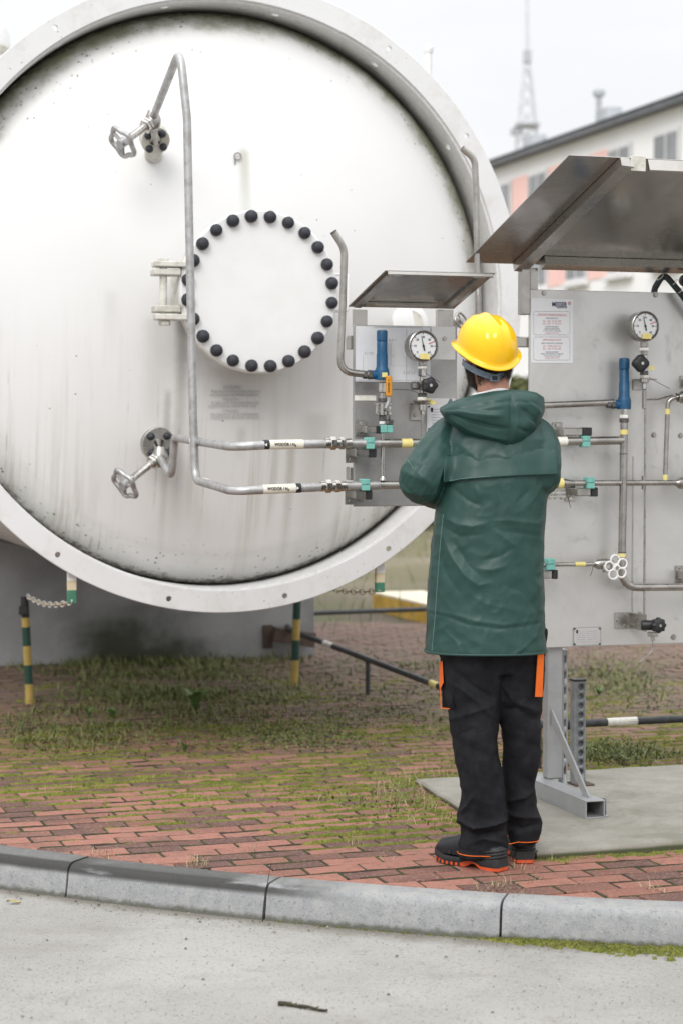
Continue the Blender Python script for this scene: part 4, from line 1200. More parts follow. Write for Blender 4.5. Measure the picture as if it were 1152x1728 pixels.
strip(fl.lerp(fr, .02), fr.lerp(fl, .02), .010, 'canopy_lip', .012)
for u in (.09, .86):
    c = fl.lerp(fr, u) - Vector((0, -.012, .016)); mb = MB(); mb.box(c, (.05, .012, .004), .001); mb.build('hinge_leaf', MAT['steel_bright'], lp)
for x0, x1 in ((600, 622), (741, 767)):
    mb = MB(); p, q = S(x0, 521, .0), S(x1, 551, .0); mb.box(((p.x + q.x) / 2, .022, (p.z + q.z) / 2), (q.x - p.x, .006, p.z - q.z), .001)
    mb.box((p.x + .002, .034, (p.z + q.z) / 2), (.004, .024, p.z - q.z), .001); mb.build('canopy_bracket', MAT['canopy_frame'], lp)

# ---- large panel
rp = thing('control_panel', S(930, 1330, .05), 'large steel valve panel on a post with wide canopy, right of the worker', 'panel', 'steel control panels')
p = S(893, 488, 0); zb = S(935, 1093, 0).z; ztop = p.z; XR = p.x + 1.9
def rpt(x): return x
mb = MB(); mb.box(((p.x + XR) / 2, .008, (ztop + zb) / 2), (XR - p.x, .016, ztop - zb), .003); mb.build('sheet', MAT['panel'], rp)
for x_, y_ in ((917, 494.5), (1105, 497.5), (1102, 734), (1078, 962 + 75), (1147, 735), (905, 1080), (1135, 1075)): bolt(rp, x_, y_)
for x0, y0, x1, y1 in ((1066.3, 770, 1067, 1036),):
    mb = MB(); rect(mb, x0, y0, x1, y1, -.0015, .001); mb.build('sheet_fold', MAT['canopy_frame'], rp)
# post, foot and brace
pz = SLAB_Z
pc = S(931, 1335, .055); pw = .066
mb = MB(); mb.box((pc.x, .055, (pz + .07 + zb + .25) / 2), (pw, .06, zb + .25 - pz - .07), .006); mb.build('post', MAT['galv'], rp)
ft = S(1004, 1382, 0); fe = plant(G(1004, 1381, pz)); fw = .082
f1, f0_ = fe.y, .42
# hollow square tube: four walls
fcx = pc.x + .004; fcx = (plant(G(985, 1381, pz)).x + plant(G(1022, 1381, pz)).x) / 2
for nm, c, s_ in (('foot_tube_wall', (fcx, (f1 + f0_) / 2, pz + .0025), (fw, f0_ - f1, .005)), ('foot_tube_wall', (fcx, (f1 + f0_) / 2, pz + .0675), (fw, f0_ - f1, .005)),
                  ('foot_tube_wall', (fcx - fw / 2 + .0025, (f1 + f0_) / 2, pz + .035), (.005, f0_ - f1, .0596)), ('foot_tube_wall', (fcx + fw / 2 - .0025, (f1 + f0_) / 2, pz + .035), (.005, f0_ - f1, .0596))):
    mb = MB(); mb.box(c, s_, .001); mb.build(nm, MAT['galv'], rp)
mb = MB(); mb.box((fcx, f1 + .16, pz + .035), (fw - .011, .004, .058)); mb.build('tube_plug', MAT['steel_dark'], rp)
mb = MB(); a = S(931, 1210, .018); b_ = Vector((fcx + .005, f1 + .09, pz + .0705)); d = (b_ - a); 
mb.prism([a + Vector((-.004, 0, .03)), a + Vector((-.004, 0, -.03)), b_ + Vector((-.004, .03, 0)), b_ + Vector((-.004, -.03, 0))], (.008, 0, 0)); mb.build('brace', MAT['galv'], rp)
mb = MB(); mb.box((fcx + fw / 2 + .018, f1 + .04, pz + .035), (.004, .03, .07), .001); mb.box((fcx + fw / 2 + .01, f1 + .04, pz + .003), (.03, .05, .006), .001); mb.build('anchor_angle', MAT['galv'], rp)
# rails behind the sheets
for ya, yb in ((564.5, 586), (790, 812)):
    p1, q1 = S(640, ya, .04), S(893, yb, .04); mb = MB(); mb.box(((p1.x + q1.x) / 2 + .1, .045, (p1.z + q1.z) / 2), (q1.x - p1.x + .2, .05, abs(p1.z - q1.z)), .003); mb.build('rail', MAT['canopy_frame'], rp)
# canopy
bl = S(785, 443, .03); br = bl + Vector((2.3, 0, 0)); fl = S(960, 262, -.74); fr = fl + Vector((2.3, 0, 0))
x = canopy(rp, bl, br, fl, fr, .05); strip, nrm = x[7], x[4]
off = S(884, 447, .03).x - bl.x
b1 = bl + Vector((off, 0, 0)); f1_ = S(1084, 262, -.74); f1_ = Vector((fl.x + off, fl.y, fl.z))
def beam(a, b, w, h, nm, mat='canopy_frame'):
    d = (b - a).normalized(); s_ = nrm.cross(d).normalized(); a, b = a - nrm * .002, b - nrm * .002
    mb = MB(); mb.prism([a, b, b + s_ * w, a + s_ * w], -nrm * h); return mb.build(nm, MAT[mat], rp)
beam(f1_, b1, .055, .035, 'canopy_beam')
bb_ = bl + Vector((off + .055, 0, 0)); beam(bb_ + (fl - bl) * .03, br + (fl - bl) * .03, -.05, .035, 'canopy_beam')
strip(fl + Vector((off + .062, 0, 0)), fr, .012, 'canopy_lip', .045)
mb = MB(); c = fl + Vector((off + .020, -.006, -.020)); mb.box(c, (.060, .004, .055), .001); mb.build('beam_end_plate', MAT['cream_paint'], rp)
mb = MB(); p1, q1 = S(880, 452, .0), S(893, 531, .0); mb.box(((p1.x + q1.x) / 2, .02, (p1.z + q1.z) / 2), (q1.x - p1.x, .05, p1.z - q1.z), .003); mb.build('canopy_post', MAT['canopy_frame'], rp)
mb = MB(); p1, q1 = S(893.6, 452, .02), S(907, 500, .02); mb.box(((p1.x + q1.x) / 2, .035, (p1.z + q1.z) / 2), (q1.x - p1.x, .03, p1.z - q1.z), .002); mb.build('canopy_post', MAT['canopy_frame'], rp)

# notice sheet
mb = MB(); rect(mb, 895, 503, 966, 613, -.0022, .0016); ns = mb.build('notice_sheet', MAT['paper'], rp)
fb_ = -.0032
text_part('lettering', 'MESSER', .026, MAT['navy'], ns, S(943, 514, fb_), width=.066, bold=.0005)
text_part('lettering', 'Gases for Life', .011, MAT['navy'], ns, S(947, 518.8, fb_), width=.044)
mb = MB(); c = S(960, 512, fb_); mb.sweep([c + Vector((.0058 * math.cos(a), 0, .0058 * math.sin(a))) for a in np.linspace(0, 2 * math.pi, 17)], .0008, 5, False)
mb.sweep([c + Vector((.0026 * math.cos(a), 0, .0026 * math.sin(a))) for a in np.linspace(0, 2 * math.pi, 11)], .0006, 5, False); mb.build('logo_ring', MAT['red'], ns)
def rounded(x0, y0, x1, y1, r=3.5):
    pts = []
    for cx_, cy_, a0 in ((x1 - r, y0 + r, 0), (x0 + r, y0 + r, 90), (x0 + r, y1 - r, 180), (x1 - r, y1 - r, 270)):
        for k in range(5):
            a = R(a0 + k * 22.5)
            pts.append(S(cx_ + r * math.cos(a), cy_ - r * math.sin(a), fb_))
    pts.append(pts[0]); return pts
for y0, y1 in ((525.5, 565), (568.5, 607.5)):
    mb = MB(); mb.sweep(rounded(899.5, y0, 960.5, y1), .0007, 4, False); mb.build('printed_frame', MAT['ink_soft'], ns)
for i, (s_, y_, w_, m_) in enumerate((('TELEFONY AWARIA INSTALACJI', 530.8, .125, 'red_soft'), ('DZIAŁ TECHNICZNY', 537, .055, 'ink_soft'), ('tel.:  032  77 26 207', 541.8, .083, 'red_soft'), ('tel.:  032  77 26 215', 546, .083, 'red_soft'),
        ('TELEFON AWARYJNY', 551.3, .06, 'ink_soft'), ('DZIAŁU TECHNICZNEGO', 555, .068, 'ink_soft'), ('w dni wolne od pracy', 558, .08, 'ink_soft'), ('0 606 714 711', 562, .06, 'red_soft'),
        ('ZAMÓWIENIA GAZÓW', 573.5, .083, 'red_soft'), ('DZIAŁ TRANSPORTU I LOGISTYKI', 579.3, .095, 'ink_soft'), ('tel.:  0 801 600 515', 584, .08, 'red_soft'), ('fax.:  032 77 26 040', 588.4, .08, 'red_soft'),
        ('TELEFON AWARYJNY', 594, .058, 'ink_soft'), ('DZIAŁU TRANSPORTU I LOGISTYKI', 597.2, .098, 'ink_soft'), ('w dni wolne od pracy', 600.3, .075, 'ink_soft'), ('0 602 431 619', 604, .062, 'red_soft'))):
    text_part('lettering', s_, (.0105 if m_ == 'red_soft' else .0088), MAT[m_], ns, S(930.5, y_, fb_), width=w_)
mb = MB(); rect(mb, 903, 532.6, 957, 533.1, fb_, .0006); mb.build('printed_line', MAT['red_soft'], ns)
# rating plate low on the sheet
mb = MB(); rect(mb, 966.5, 1059, 1013, 1089, -.003, .002); pl = mb.build('rating_plate', MAT['galv'], rp)
mb = MB(); rect(mb, 968, 1060.5, 1011.5, 1087.5, -.0036, .0006); mb.build('plate_print', MAT['panel'], pl)
mb = MB(); rect(mb, 971.5, 1063, 974.5, 1068.5, -.0044, .0006); mb.build('printed_mark', MAT['ink'], pl)
for i in range(6):
    for x0, x1 in ((972, 986), (990, 1007)):
        if i == 0 and x0 == 972: x0 = 976
        mb = MB(); rect(mb, x0, 1064.5 + i * 3.6, x1, 1065.2 + i * 3.6, -.0042, .0005); mb.build('printed_line', MAT['ink_soft'], pl)
for x_, y_ in ((968.5, 1061), (1011, 1060.5), (968.5, 1087), (1011, 1086.5)): bolt(pl, x_, y_, -.003, .003, 'steel_dark')
# slotted strut on the post and separate perforated post
def perforated(name, label, px0, px1, ytop, ybot, b, n, slot, base, group=None, zz=None):
    z0 = zz if zz is not None else pz
    p1 = S(px0, ytop, b); p2 = S(px1, ytop, b); w = p2.x - p1.x; cx_ = (p1.x + p2.x) / 2; top = p1.z
    t = thing(name, (cx_, b, z0), label, 'post', group)
    mb = MB(); mb.box((cx_, b, (top + z0) / 2), (w, .045, top - z0), .003)
    ob = mb.build('upright', MAT['galv_dark'] if not slot else MAT['galv'], t)
    cut = MB(); H = top - z0
    for k in range(n):
        z = top - H * (k + .62) / n
        if z < z0 + .03: continue
        if slot: cut.box((cx_, b - .02, z), (w * .42, .05, H / n * .46))
        else: cut.cyl(Vector((cx_ + w * .08, b - .05, z)), Vector((cx_ + w * .08, b + .0, z)), w * .26, 12)
    cu = cut.build('cutter', MAT['steel_dark'], t)
    m = ob.modifiers.new('b', 'BOOLEAN'); m.object = cu; m.operation = 'DIFFERENCE'; m.solver = 'EXACT'
    bpy.context.view_layer.update()
    me = bpy.data.meshes.new_from_object(ob.evaluated_get(bpy.context.evaluated_depsgraph_get())); ob.modifiers.clear(); ob.data = me
    bpy.data.objects.remove(cu)
    if slot:
        mb = MB(); mb.box((cx_, b + .003, (top + z0) / 2), (w * .5, .004, (top - z0) * .96)); mb.build('blue_insert', MAT['blue'], t)
    if base:
        mb = MB(); mb.box((cx_ + .01, b - .01, z0 + .004), (.085, .10, .008), .002); mb.build('base_plate', MAT['rust'], t)
        mb = MB(); mb.box((cx_, b, top + .004), (w + .003, .05, .008), .002); mb.build('end_cap', MAT['black_plastic'], t)
    return t
perforated('perforated_post', 'slotted galvanised strut standing right behind the panel post', 945, 954, 1095, 1325, .11, 9, True, False, 'perforated steel posts')
bq = plant(G(978, 1323, pz)).y
perforated('perforated_post', 'short grey post with a row of round holes behind the panel foot', 964.5, 984.5, 1149, 1323, bq, 11, False, True, 'perforated steel posts')
# ------------------------------------------------------------------ instruments and fittings
KP = mscale(PB, 850)                                   # metres per px around the panels
def stack(parent, px, segs, b=PB):                      # vertical chain of turned or hexagonal pieces: (y0, y1, r px, kind, material, name)
    for y0, y1, r, kind, m_, nm in segs:
        p, q = S(px, y1, b), S(px, y0, b); q.x = p.x
        mb = MB(); rr = r * KP
        if kind == 'hex': mb.hexn(p, q, rr * 1.08)
        else:
            L = (q - p).length; c = min(.0022, L * .2)
            mb.lathe(p, q - p, [(rr - c, 0), (rr, c), (rr, L - c), (rr - c, L)], 20)
        mb.build(nm, MAT[m_], parent)
def gauge(px, py, label, group='pressure gauges'):
    r = 24.3 * KP; c = S(px, py, -.118)
    t = thing('pressure_gauge', Vector((c.x, -.09, c.z - r)), label, 'gauge', group)
    mb = MB(); mb.lathe(c, (0, 1, 0), [(r * .86, .010), (r * .88, -.006), (r * .93, -.010), (r * .985, -.008), (r, -.003), (r, .010), (r * .965, .014), (r * .965, .050), (r * .90, .056)], 48, cap=True); mb.build('case', MAT['steel'], t)
    mb = MB(); mb.sweep([Vector((c.x + math.cos(a) * r * .865, c.y - .006, c.z + math.sin(a) * r * .865)) for a in np.linspace(0, 2 * math.pi, 41)], .0018, 6, False); mb.build('dial_rim_shade', MAT['steel_dark'], t, 60)  # dark ring stands in for the shadow inside the bezel
    mb = MB(); mb.lathe(c, (0, 1, 0), [(.0003, -.0035), (r * .865, -.0035), (r * .865, .002)], 40); dial = mb.build('dial', MAT['glass_white'], t)
    dial['_o'] = t['_o']
    f = -.1225
    def pol(rr, deg, y=f): return Vector((c.x + rr * math.cos(R(deg)), y, c.z + rr * math.sin(R(deg))))
    for i in range(13):
        a = 225 - i * 22.5; mb = MB(); n_ = Vector((-math.sin(R(a)), 0, math.cos(R(a)))) * (.0011 if i % 2 == 0 else .0006)
        p1, p2 = pol(r * (.72 if i % 2 == 0 else .77), a), pol(r * .83, a); mb.prism([p1 - n_, p2 - n_, p2 + n_, p1 + n_], (0, .0005, 0)); mb.build('tick', MAT['ink'], dial)
    for i, s_ in enumerate(('0', '10', '20', '30', '40', '50', '60')):
        text_part('numeral', s_, .0125, MAT['ink'], dial, pol(r * .56, 225 - i * 45, f - .0002))
    mb = MB(); a = 103; p1, p2 = pol(r * .30, a + 180, f - .003), pol(r * .70, a, f - .003); n_ = Vector((-math.sin(R(a)), 0, math.cos(R(a)))); mb.prism([p1 - n_ * .003, p2 - n_ * .0004, p2 + n_ * .0004, p1 + n_ * .003], (0, .001, 0)); mb.lathe(pol(0, 0, f - .003), (0, 1, 0), [(.0045, -.001), (.0045, .002)], 14); mb.build('needle', MAT['ink'], t)
    mb = MB(); a = 22; p1, p2 = pol(r * .38, a, f - .001), pol(r * .80, a, f - .001); n_ = Vector((-math.sin(R(a)), 0, math.cos(R(a)))) * .0014; mb.prism([p1 - n_, p2 - n_, p2 + n_, p1 + n_], (0, .0006, 0)); mb.build('red_mark', MAT['red'], t)
    mb = MB(); mb.box((c.x + .004, -.130, c.z - r * .66), (.041, .0012, .022), 0, Matrix.Rotation(.04, 3, 'Y')); mb.build('yellow_tag', MAT['yellow_tape'], t)
    return t
def knob(parent, px, py, b, rad, lobes, mat='black_plastic', depth=.03):
    c = S(px, py, b); mb = MB()
    rings = []
    for rr, h in ((.80, 0), (1, -.006), (1, -depth + .005), (.86, -depth), (.35, -depth - .002)):
        rings.append([c + Vector((math.cos(a) * rad * rr * (1 + .09 * math.cos(lobes * a)), h, math.sin(a) * rad * rr * (1 + .09 * math.cos(lobes * a)))) for a in np.linspace(0, 2 * math.pi, 41)[:-1]])
    mb.loft(rings, True); k = mb.build('knob', MAT[mat], parent, 50)
    mb = MB(); mb.cyl(c + Vector((0, -depth + .001, 0)), c + Vector((0, -depth - .006, 0)), rad * .20, 12); mb.build('screw', MAT['steel_bright'], k)
    mb = MB(); mb.cyl(c + Vector((0, .004, 0)), c + Vector((0, .045, 0)), rad * .36, 12); mb.build('spindle', MAT['steel'], parent)
def relief(label, px, y0, ybase, inlet_px):
    K = KP; c = S(px, ybase, -.06)
    t = thing('relief_valve', c, label, 'valve', 'blue relief valves')
    H = lambda y: S(px, y, -.06).z - c.z
    L = ybase - y0
    h = lambda u: H(y0 + L * u)
    mb = MB(); mb.lathe(c, (0, 0, 1), [(.0115 * 1, h(1.0)), (.0275, h(1.0) + .001), (.0285, h(.99)), (.0285, h(.83)), (.0265, h(.79)), (.0225, h(.74)), (.0222, h(.48)), (.0205, h(.47)), (.0205, h(.25)), (.0200, h(.245)), (.0200, h(.225))], 28); mb.build('valve_body', MAT['blue'], t, 40)
    mb = MB(); mb.lathe(c, (0, 0, 1), [(.0200, h(.22)), (.0215, h(.215)), (.0218, h(.04)), (.0200, h(.01)), (.012, h(0))], 28); mb.build('spring_cap', MAT['blue'], t, 40)
    iy = ybase - L * .10
    ci = S(px, iy, -.06); mb = MB(); mb.cyl(ci, ci + Vector((-.042, 0, 0)), .018, 16, .002); mb.build('outlet_boss', MAT['blue'], t)
    mb = MB(); mb.hexn(ci + Vector((-.043, 0, 0)), ci + Vector((-.060, 0, 0)), .0185); mb.hexn(ci + Vector((-.062, 0, 0)), ci + Vector((-.080, 0, 0)), .0165); mb.build('black_nut', MAT['steel_dark'], t)
    return t
def wire(parent, pts, r=.0012, mat='black_plastic', name='cable_tie'):
    mb = MB(); mb.tube(pts, r, 5, .02); return mb.build(name, MAT[mat], parent)
def clamp(px, py, label, side, vertical=False, bx=None, r=pr):
    """teal pipe clamp carried by a square stub with a black end cap"""
    K = KP
    c = S(px, py, PB)
    t = thing('pipe_clamp', c, label, 'clamp', 'teal pipe clamps')
    s_ = (.034, .044, .0225) if not vertical else (.024, .044, .03)
    for dz in (-1, 1):
        mb = MB(); mb.box(c + (Vector((0, 0, dz * .0118)) if not vertical else Vector((dz * .0125, 0, 0))), s_, .003); mb.build('clamp_half', MAT['teal'], t)
    x0, x1, y0, y1 = bx                                 # stub seen between these px, its cap on the right third
    p, q = S(x0, y0, PB), S(x1, y1, PB); w = q.x - p.x; zc = (p.z + q.z) / 2; hh = abs(p.z - q.z)
    mb = MB(); mb.box((p.x + w * .34, PB + .012, zc), (w * .68, .03, hh), .003); mb.build('stub', MAT['steel'], t)
    mb = MB(); mb.box((p.x + w * .84, PB + .010, zc), (w * .32, .036, hh * 1.12), .003); mb.build('end_cap', MAT['black_plastic'], t)
    mb = MB(); mb.box((p.x + .012, -.002 + PB / 2 + .012, zc), (.022, abs(PB) - .004, hh * .8), .002); mb.build('standoff', MAT['steel'], t)
    mb = MB(); mb.box((p.x + .008, -.0045, zc + side * .006), (.044, .005, hh * 2.1), .002); mb.build('wall_plate', MAT['steel'], t)
    cpx = (x0 + 4)
    bc = Vector((p.x + .006, -.007, zc + side * hh * .85)); mb = MB(); mb.hexn(bc + Vector((0, .002, 0)), bc + Vector((0, -.007, 0)), .008); mb.build('bolt', MAT['steel_bright'], t)
    return t

# left panel
gauge(713, 584, 'round pressure gauge on the small panel left of the helmet')
t = thing('needle_valve', S(711, 712, PB), 'steel needle valve with black star knob below the left gauge', 'valve', 'needle valves')
stack(t, 712, [(607.5, 618, 6.2, 'r', 'steel', 'coupling'), (618, 622.5, 7.5, 'hex', 'white_tape', 'marking_ring'), (622.5, 635, 6.2, 'hex', 'steel_bright', 'hex_nut'), (635, 644, 4.4, 'r', 'steel_bright', 'coupling'),
               (644, 658, 6.0, 'hex', 'steel_bright', 'valve_body'), (658, 665, 4.4, 'r', 'steel', 'coupling'), (663, 670, 7, 'hex', 'steel_dark', 'hex_nut'), (670, 675.5, 7.3, 'hex', 'white_tape', 'marking_ring'),
               (682, 693, 6.1, 'r', 'steel_bright', 'coupling'), (693, 700, 3.4, 'hex', 'steel_bright', 'hex_nut'), (699, 745, 1.6, 'r', 'steel', 'thin_tube')])
mb = MB(); c = S(708, 651, PB); mb.hexn(c + Vector((-.002, 0, 0)), c + Vector((-.036, 0, 0)), .0165); mb.build('side_plug', MAT['steel'], t)
knob(t, 721.5, 650.5, -.115, .031, 5)
mb = MB(); mb.lathe(S(711, 678.5, PB), (0, 0, 1), [(.012, -.012), (.036, .003), (.037, .006), (.010, .007)], 20); mb.build('tag_plate', MAT['steel'], t)
mb = MB(); p, q = S(691, 680, -.003), S(711, 709, -.003); mb.box(((p.x + q.x) / 2, -.005, (p.z + q.z) / 2), (q.x - p.x, .004, p.z - q.z), .001); mb.box((q.x - .006, -.045, p.z - .004), (.05, .08, .005), .001); mb.build('bracket', MAT['steel'], t); bolt(t, 700, 701, -.006, .007)
wire(t, [S(718, 630, -.10), S(730, 638, -.11), S(742, 645.5, -.12)]); wire(t, [S(662, 657, -.11), S(690, 658, -.11), S(704, 662.5, -.10)])
mb = MB(); p = S(727, 678, -.1); mb.box((p.x, -.1, p.z), (.034, .001, .017), 0, Matrix.Rotation(.3, 3, 'Y')); mb.build('yellow_tag', MAT['yellow_tape'], t)
relief('blue relief valve on the small panel beside the J-shaped vent pipe', 644, 557, 641, 620)
t = thing('ball_valve', S(645, 716, -.06), 'steel ball valve with upright orange lever below the left blue valve', 'valve')
stack(t, 645, [(640, 646, 4.5, 'r', 'steel', 'coupling'), (646, 662, 5.4, 'hex', 'steel_bright', 'hex_nut'), (662, 676, 4.6, 'r', 'steel', 'coupling'), (672, 678, 7.2, 'r', 'steel_dark', 'marking_ring'), (680, 701, 8.4, 'r', 'steel', 'valve_body'), (701, 711, 5.6, 'hex', 'steel_dark', 'hex_nut'), (708, 716, 5.2, 'r', 'white_tape', 'tape_band')], -.06)
for x_ in (635.5, 656.5):
    for y_ in (682, 698):
        mb = MB(); c = S(x_, y_, -.075); mb.hexn(c + Vector((-.008, 0, 0)), c + Vector((.008, 0, 0)), .0065); mb.build('hex_bolt', MAT['steel_bright'], t)
    mb = MB(); mb.cyl(S(x_, 680, -.075), S(x_, 700, -.075), .004, 8); mb.build('tie_rod', MAT['steel_bright'], t)
mb = MB(); c = S(651, 689, -.085); mb.hexn(c, c + Vector((0, -.03, 0)), .013); mb.cyl(c, c + Vector((0, -.04, 0)), .006, 10); mb.build('stem', MAT['steel_bright'], t)
mb = MB(); p = [S(651, 689, -.118), S(656, 677, -.122), S(656, 660, -.126), S(656, 634, -.130)]; mb.tube(p, .0085, 10, .03); mb.build('lever', MAT['steel_dull'], t)
mb = MB(); a, b_ = S(655.5, 669, -.128), S(655.5, 634, -.132); mb.box(a.lerp(b_, .5), (.024, .016, (b_ - a).length), .006); sl_ = mb.build('lever_sleeve', MAT['orange_handle'], t)
sl_['_o'] = t['_o']; L = text_part('lettering', 'ZAMK 1', .012, MAT['ink'], sl_, S(655.5, 651, -.1395), width=.05); L.rotation_euler = (math.pi / 2, -math.pi / 2, 0)
mb = MB(); p = S(657, 713, -.09); mb.box((p.x, -.09, p.z), (.026, .02, .024), .004, Matrix.Rotation(.3, 3, 'Y')); mb.build('padlock', MAT['steel_dark'], t); wire(t, [S(653, 697, -.1), S(657, 704, -.11), S(656, 710, -.1)], .003, 'steel_dark', 'shackle')
mb = MB(); p, q = S(651, 651, -.145), S(652, 652, -.145)
mb = MB(); c = S(648.5, 632.5, -.095); mb.box(c, (.022, .002, .018)); mb.build('yellow_tag', MAT['yellow_tape'], t)
t = thing('riser_pipe', S(645.5, 812, PB), 'short vertical steel pipe between the two hydrogen lines on the small panel', 'pipe')
mb = MB(); mb.cyl(S(645.5, 727, PB), S(645.5, 803, PB), .0088, 14); mb.build('pipe_run', MAT['steel'], t)
mb = MB(); mb.lathe(S(645.5, 811, PB), (0, 0, 1), [(.016, 0), (.015, .008), (.0095, .018)], 14); mb.build('weld_boss', MAT['steel'], t)
clamp(622.5, 748, 'teal clamp on the upper left hydrogen line near the panel edge', -1, False, (599, 634, 757, 771))
clamp(614.5, 818, 'teal clamp on the lower left hydrogen line at the panel corner', -1, False, (598, 627, 828, 842))
clamp(650, 724, 'teal clamp on the vertical pipe below the ball valve', 1, True, (616, 644, 719, 731))
# dark tool clip on the sheet behind the clamps
# right panel
gauge(1087, 550.5, 'round pressure gauge on the large panel under the wide canopy')
t = thing('needle_valve', S(1085, 660, PB), 'steel needle valve with black square knob below the right gauge', 'valve', 'needle valves')
stack(t, 1086, [(574, 586, 6.2, 'r', 'steel', 'coupling'), (587, 592, 7.5, 'hex', 'white_tape', 'marking_ring'), (592, 599, 6, 'hex', 'steel', 'hex_nut'), (599, 628, 5.6, 'r', 'steel_bright', 'valve_body'), (626, 633, 7, 'hex', 'steel_dark', 'hex_nut'), (633, 638, 7.2, 'hex', 'white_tape', 'marking_ring'),
                (638, 646, 7.5, 'r', 'steel', 'coupling'), (646, 657, 4, 'r', 'steel_bright', 'coupling'), (657, 690, 3.2, 'r', 'steel', 'tee'), (688, 1038, 1.7, 'r', 'steel', 'thin_tube')])
stack(t, 1085, [(803, 812, 3.4, 'hex', 'steel', 'hex_nut'), (819, 826, 3.2, 'r', 'steel', 'coupling')])
knob(t, 1077, 613.5, -.115, .033, 4)
mb = MB(); p, q = S(1067, 640, -.003), S(1083, 658, -.003); mb.box(((p.x + q.x) / 2, -.005, (p.z + q.z) / 2), (q.x - p.x, .004, p.z - q.z), .001); mb.box((q.x - .004, -.045, p.z - .002), (.06, .08, .005), .001); mb.build('bracket', MAT['steel'], t)
wire(t, [S(1094, 637, -.11), S(1110, 646, -.12), S(1129, 656, -.12)])
mb = MB(); p = S(1099, 621, -.09); mb.box((p.x, -.09, p.z), (.022, .001, .017), 0, Matrix.Rotation(-.1, 3, 'Y')); mb.build('yellow_tag', MAT['yellow_tape'], t)
wire(t, [S(1091, 674.5, PB), S(1110, 674, PB), S(1134, 667, PB)], .0036, 'steel', 'branch_tube')
relief('blue relief valve on the large panel right of the worker', 1052, 604, 691, 1030)
t = thing('gas_riser', S(1050, 985, PB), 'thick vertical steel pipe with bottom elbow on the large panel', 'pipe')
stack(t, 1052, [(690, 700, 5.5, 'hex', 'steel_bright', 'hex_nut'), (700, 706, 6.6, 'hex', 'white_tape', 'marking_ring'), (706, 713, 7.6, 'r', 'steel_dark', 'collar'), (712, 724, 5.8, 'r', 'steel', 'coupling')])
mb = MB(); mb.tube([S(1052, 716, PB), S(1051, 800, PB), S(1047.5, 991.5, PB), S(1200, 990, PB)], .0158, 16, [.2, .075]); mb.build('pipe_run', MAT['steel'], t, 60)
sleeve(t, S(1052, 725, PB), S(1052, 733, PB), .0168, MAT['yellow_tape'], 'tape_band'); sleeve(t, S(1048.5, 934, PB), S(1048.3, 940, PB), .0168, MAT['yellow_tape'], 'tape_band')
for y_ in (765, 931): mb = MB(); mb.cyl(S(1050.5 if y_ < 800 else 1048.5, y_, PB), S(1050.5 if y_ < 800 else 1048.5, y_ + 1.5, PB), .0172, 16); mb.build('weld_bead', MAT['steel_dark'], t)
t = thing('side_pipe', S(1121, 808, PB), 'slim vertical steel pipe with yellow bands near the right edge', 'pipe')
mb = MB(); mb.tube([S(1121, 812, PB), S(1126, 674, PB), S(1148, 669, PB - .01)], .0095, 12, [.05]); mb.build('pipe_run', MAT['steel'], t, 60)
sleeve(t, S(1121.5, 801, PB), S(1121.2, 810, PB), .0108, MAT['yellow_tape'], 'tape_band'); sleeve(t, S(1125.5, 690, PB), S(1125.2, 699, PB), .0108, MAT['yellow_tape'], 'tape_band')
mb = MB(); a = S(1140, 671, PB - .01); mb.lathe(a, (1, 0, .1), [(.012, 0), (.014, .006), (.026, .02), (.028, .05), (.028, .12)], 16); mb.build('union', MAT['steel'], t); wire(t, [S(1139, 664, PB - .03), S(1146, 668, PB - .04), S(1142, 678, PB - .03)], .003)
t = thing('end_union', S(1140, 815, PB), 'dark tapered union where the thin line leaves the large panel', 'fitting')
mb = MB(); a = S(1138, 815, PB); mb.lathe(a, (1, 0, 0), [(.012, 0), (.013, .006), (.024, .018), (.026, .05), (.026, .14)], 16); mb.build('union', MAT['steel'], t)
t = thing('shutoff_valve', S(937, 830, PB), 'bolted steel shut-off valve half hidden by the worker\'s right sleeve', 'valve')
mb = MB(); a = S(962, 815.3, PB); mb.lathe(a, (-1, 0, 0), [(.011, -.02), (.0125, 0), (.018, .018), (.020, .045), (.021, .09)], 16); mb.build('valve_neck', MAT['steel'], t)
mb = MB(); mb.cyl(S(948, 815.5, PB), S(939, 815.7, PB), .0222, 16); mb.build('tape_band', MAT['yellow_tape'], t)
for y0, y1 in ((828, 833.5), (835, 840)):
    mb = MB(); p, q = S(922, y0, -.1), S(950, y1, -.1); mb.box(((p.x + q.x) / 2, -.1, (p.z + q.z) / 2), (q.x - p.x, .05, p.z - q.z), .002); mb.build('flange_block', MAT['steel_bright'], t)
for x_ in (927, 937, 947): mb = MB(); c = S(x_, 843, -.115); mb.hexn(c, c + Vector((0, 0, .012)), .0085); mb.build('hex_bolt', MAT['steel_bright'], t)
wire(t, [S(953, 815, -.11), S(957, 838, -.12), S(962, 857, -.12)])
clamp(985.5, 745, 'teal clamp on the upper line right of the worker\'s shoulder', 1, False, (950, 997, 722, 735))
clamp(993, 815, 'teal clamp on the thin line below the worker\'s elbow level', -1, False, (972, 1007, 823.5, 837), .012)
clamp(926, 952, 'teal clamp on the low line at the worker\'s jacket edge', -1, False, (912, 939.5, 963, 976), .012)
t = thing('purge_valve', S(1005, 965, PB), 'steel valve with white flower-shaped handwheel on the large panel', 'valve')
mb = MB(); mb.cyl(S(905, 953, PB), S(1000, 952, PB), .0085, 12); mb.build('pipe_run', MAT['steel'], t)
sleeve(t, S(969, 952.2, PB), S(986, 952, PB), .0095, MAT['yellow_tape'], 'tape_band')
mb = MB(); a = S(1000, 952, PB); mb.lathe(a, (1, 0, 0), [(.010, 0), (.013, .003), (.022, .022), (.024, .06), (.020, .075), (.014, .09)], 16); mb.build('valve_body', MAT['steel'], t)
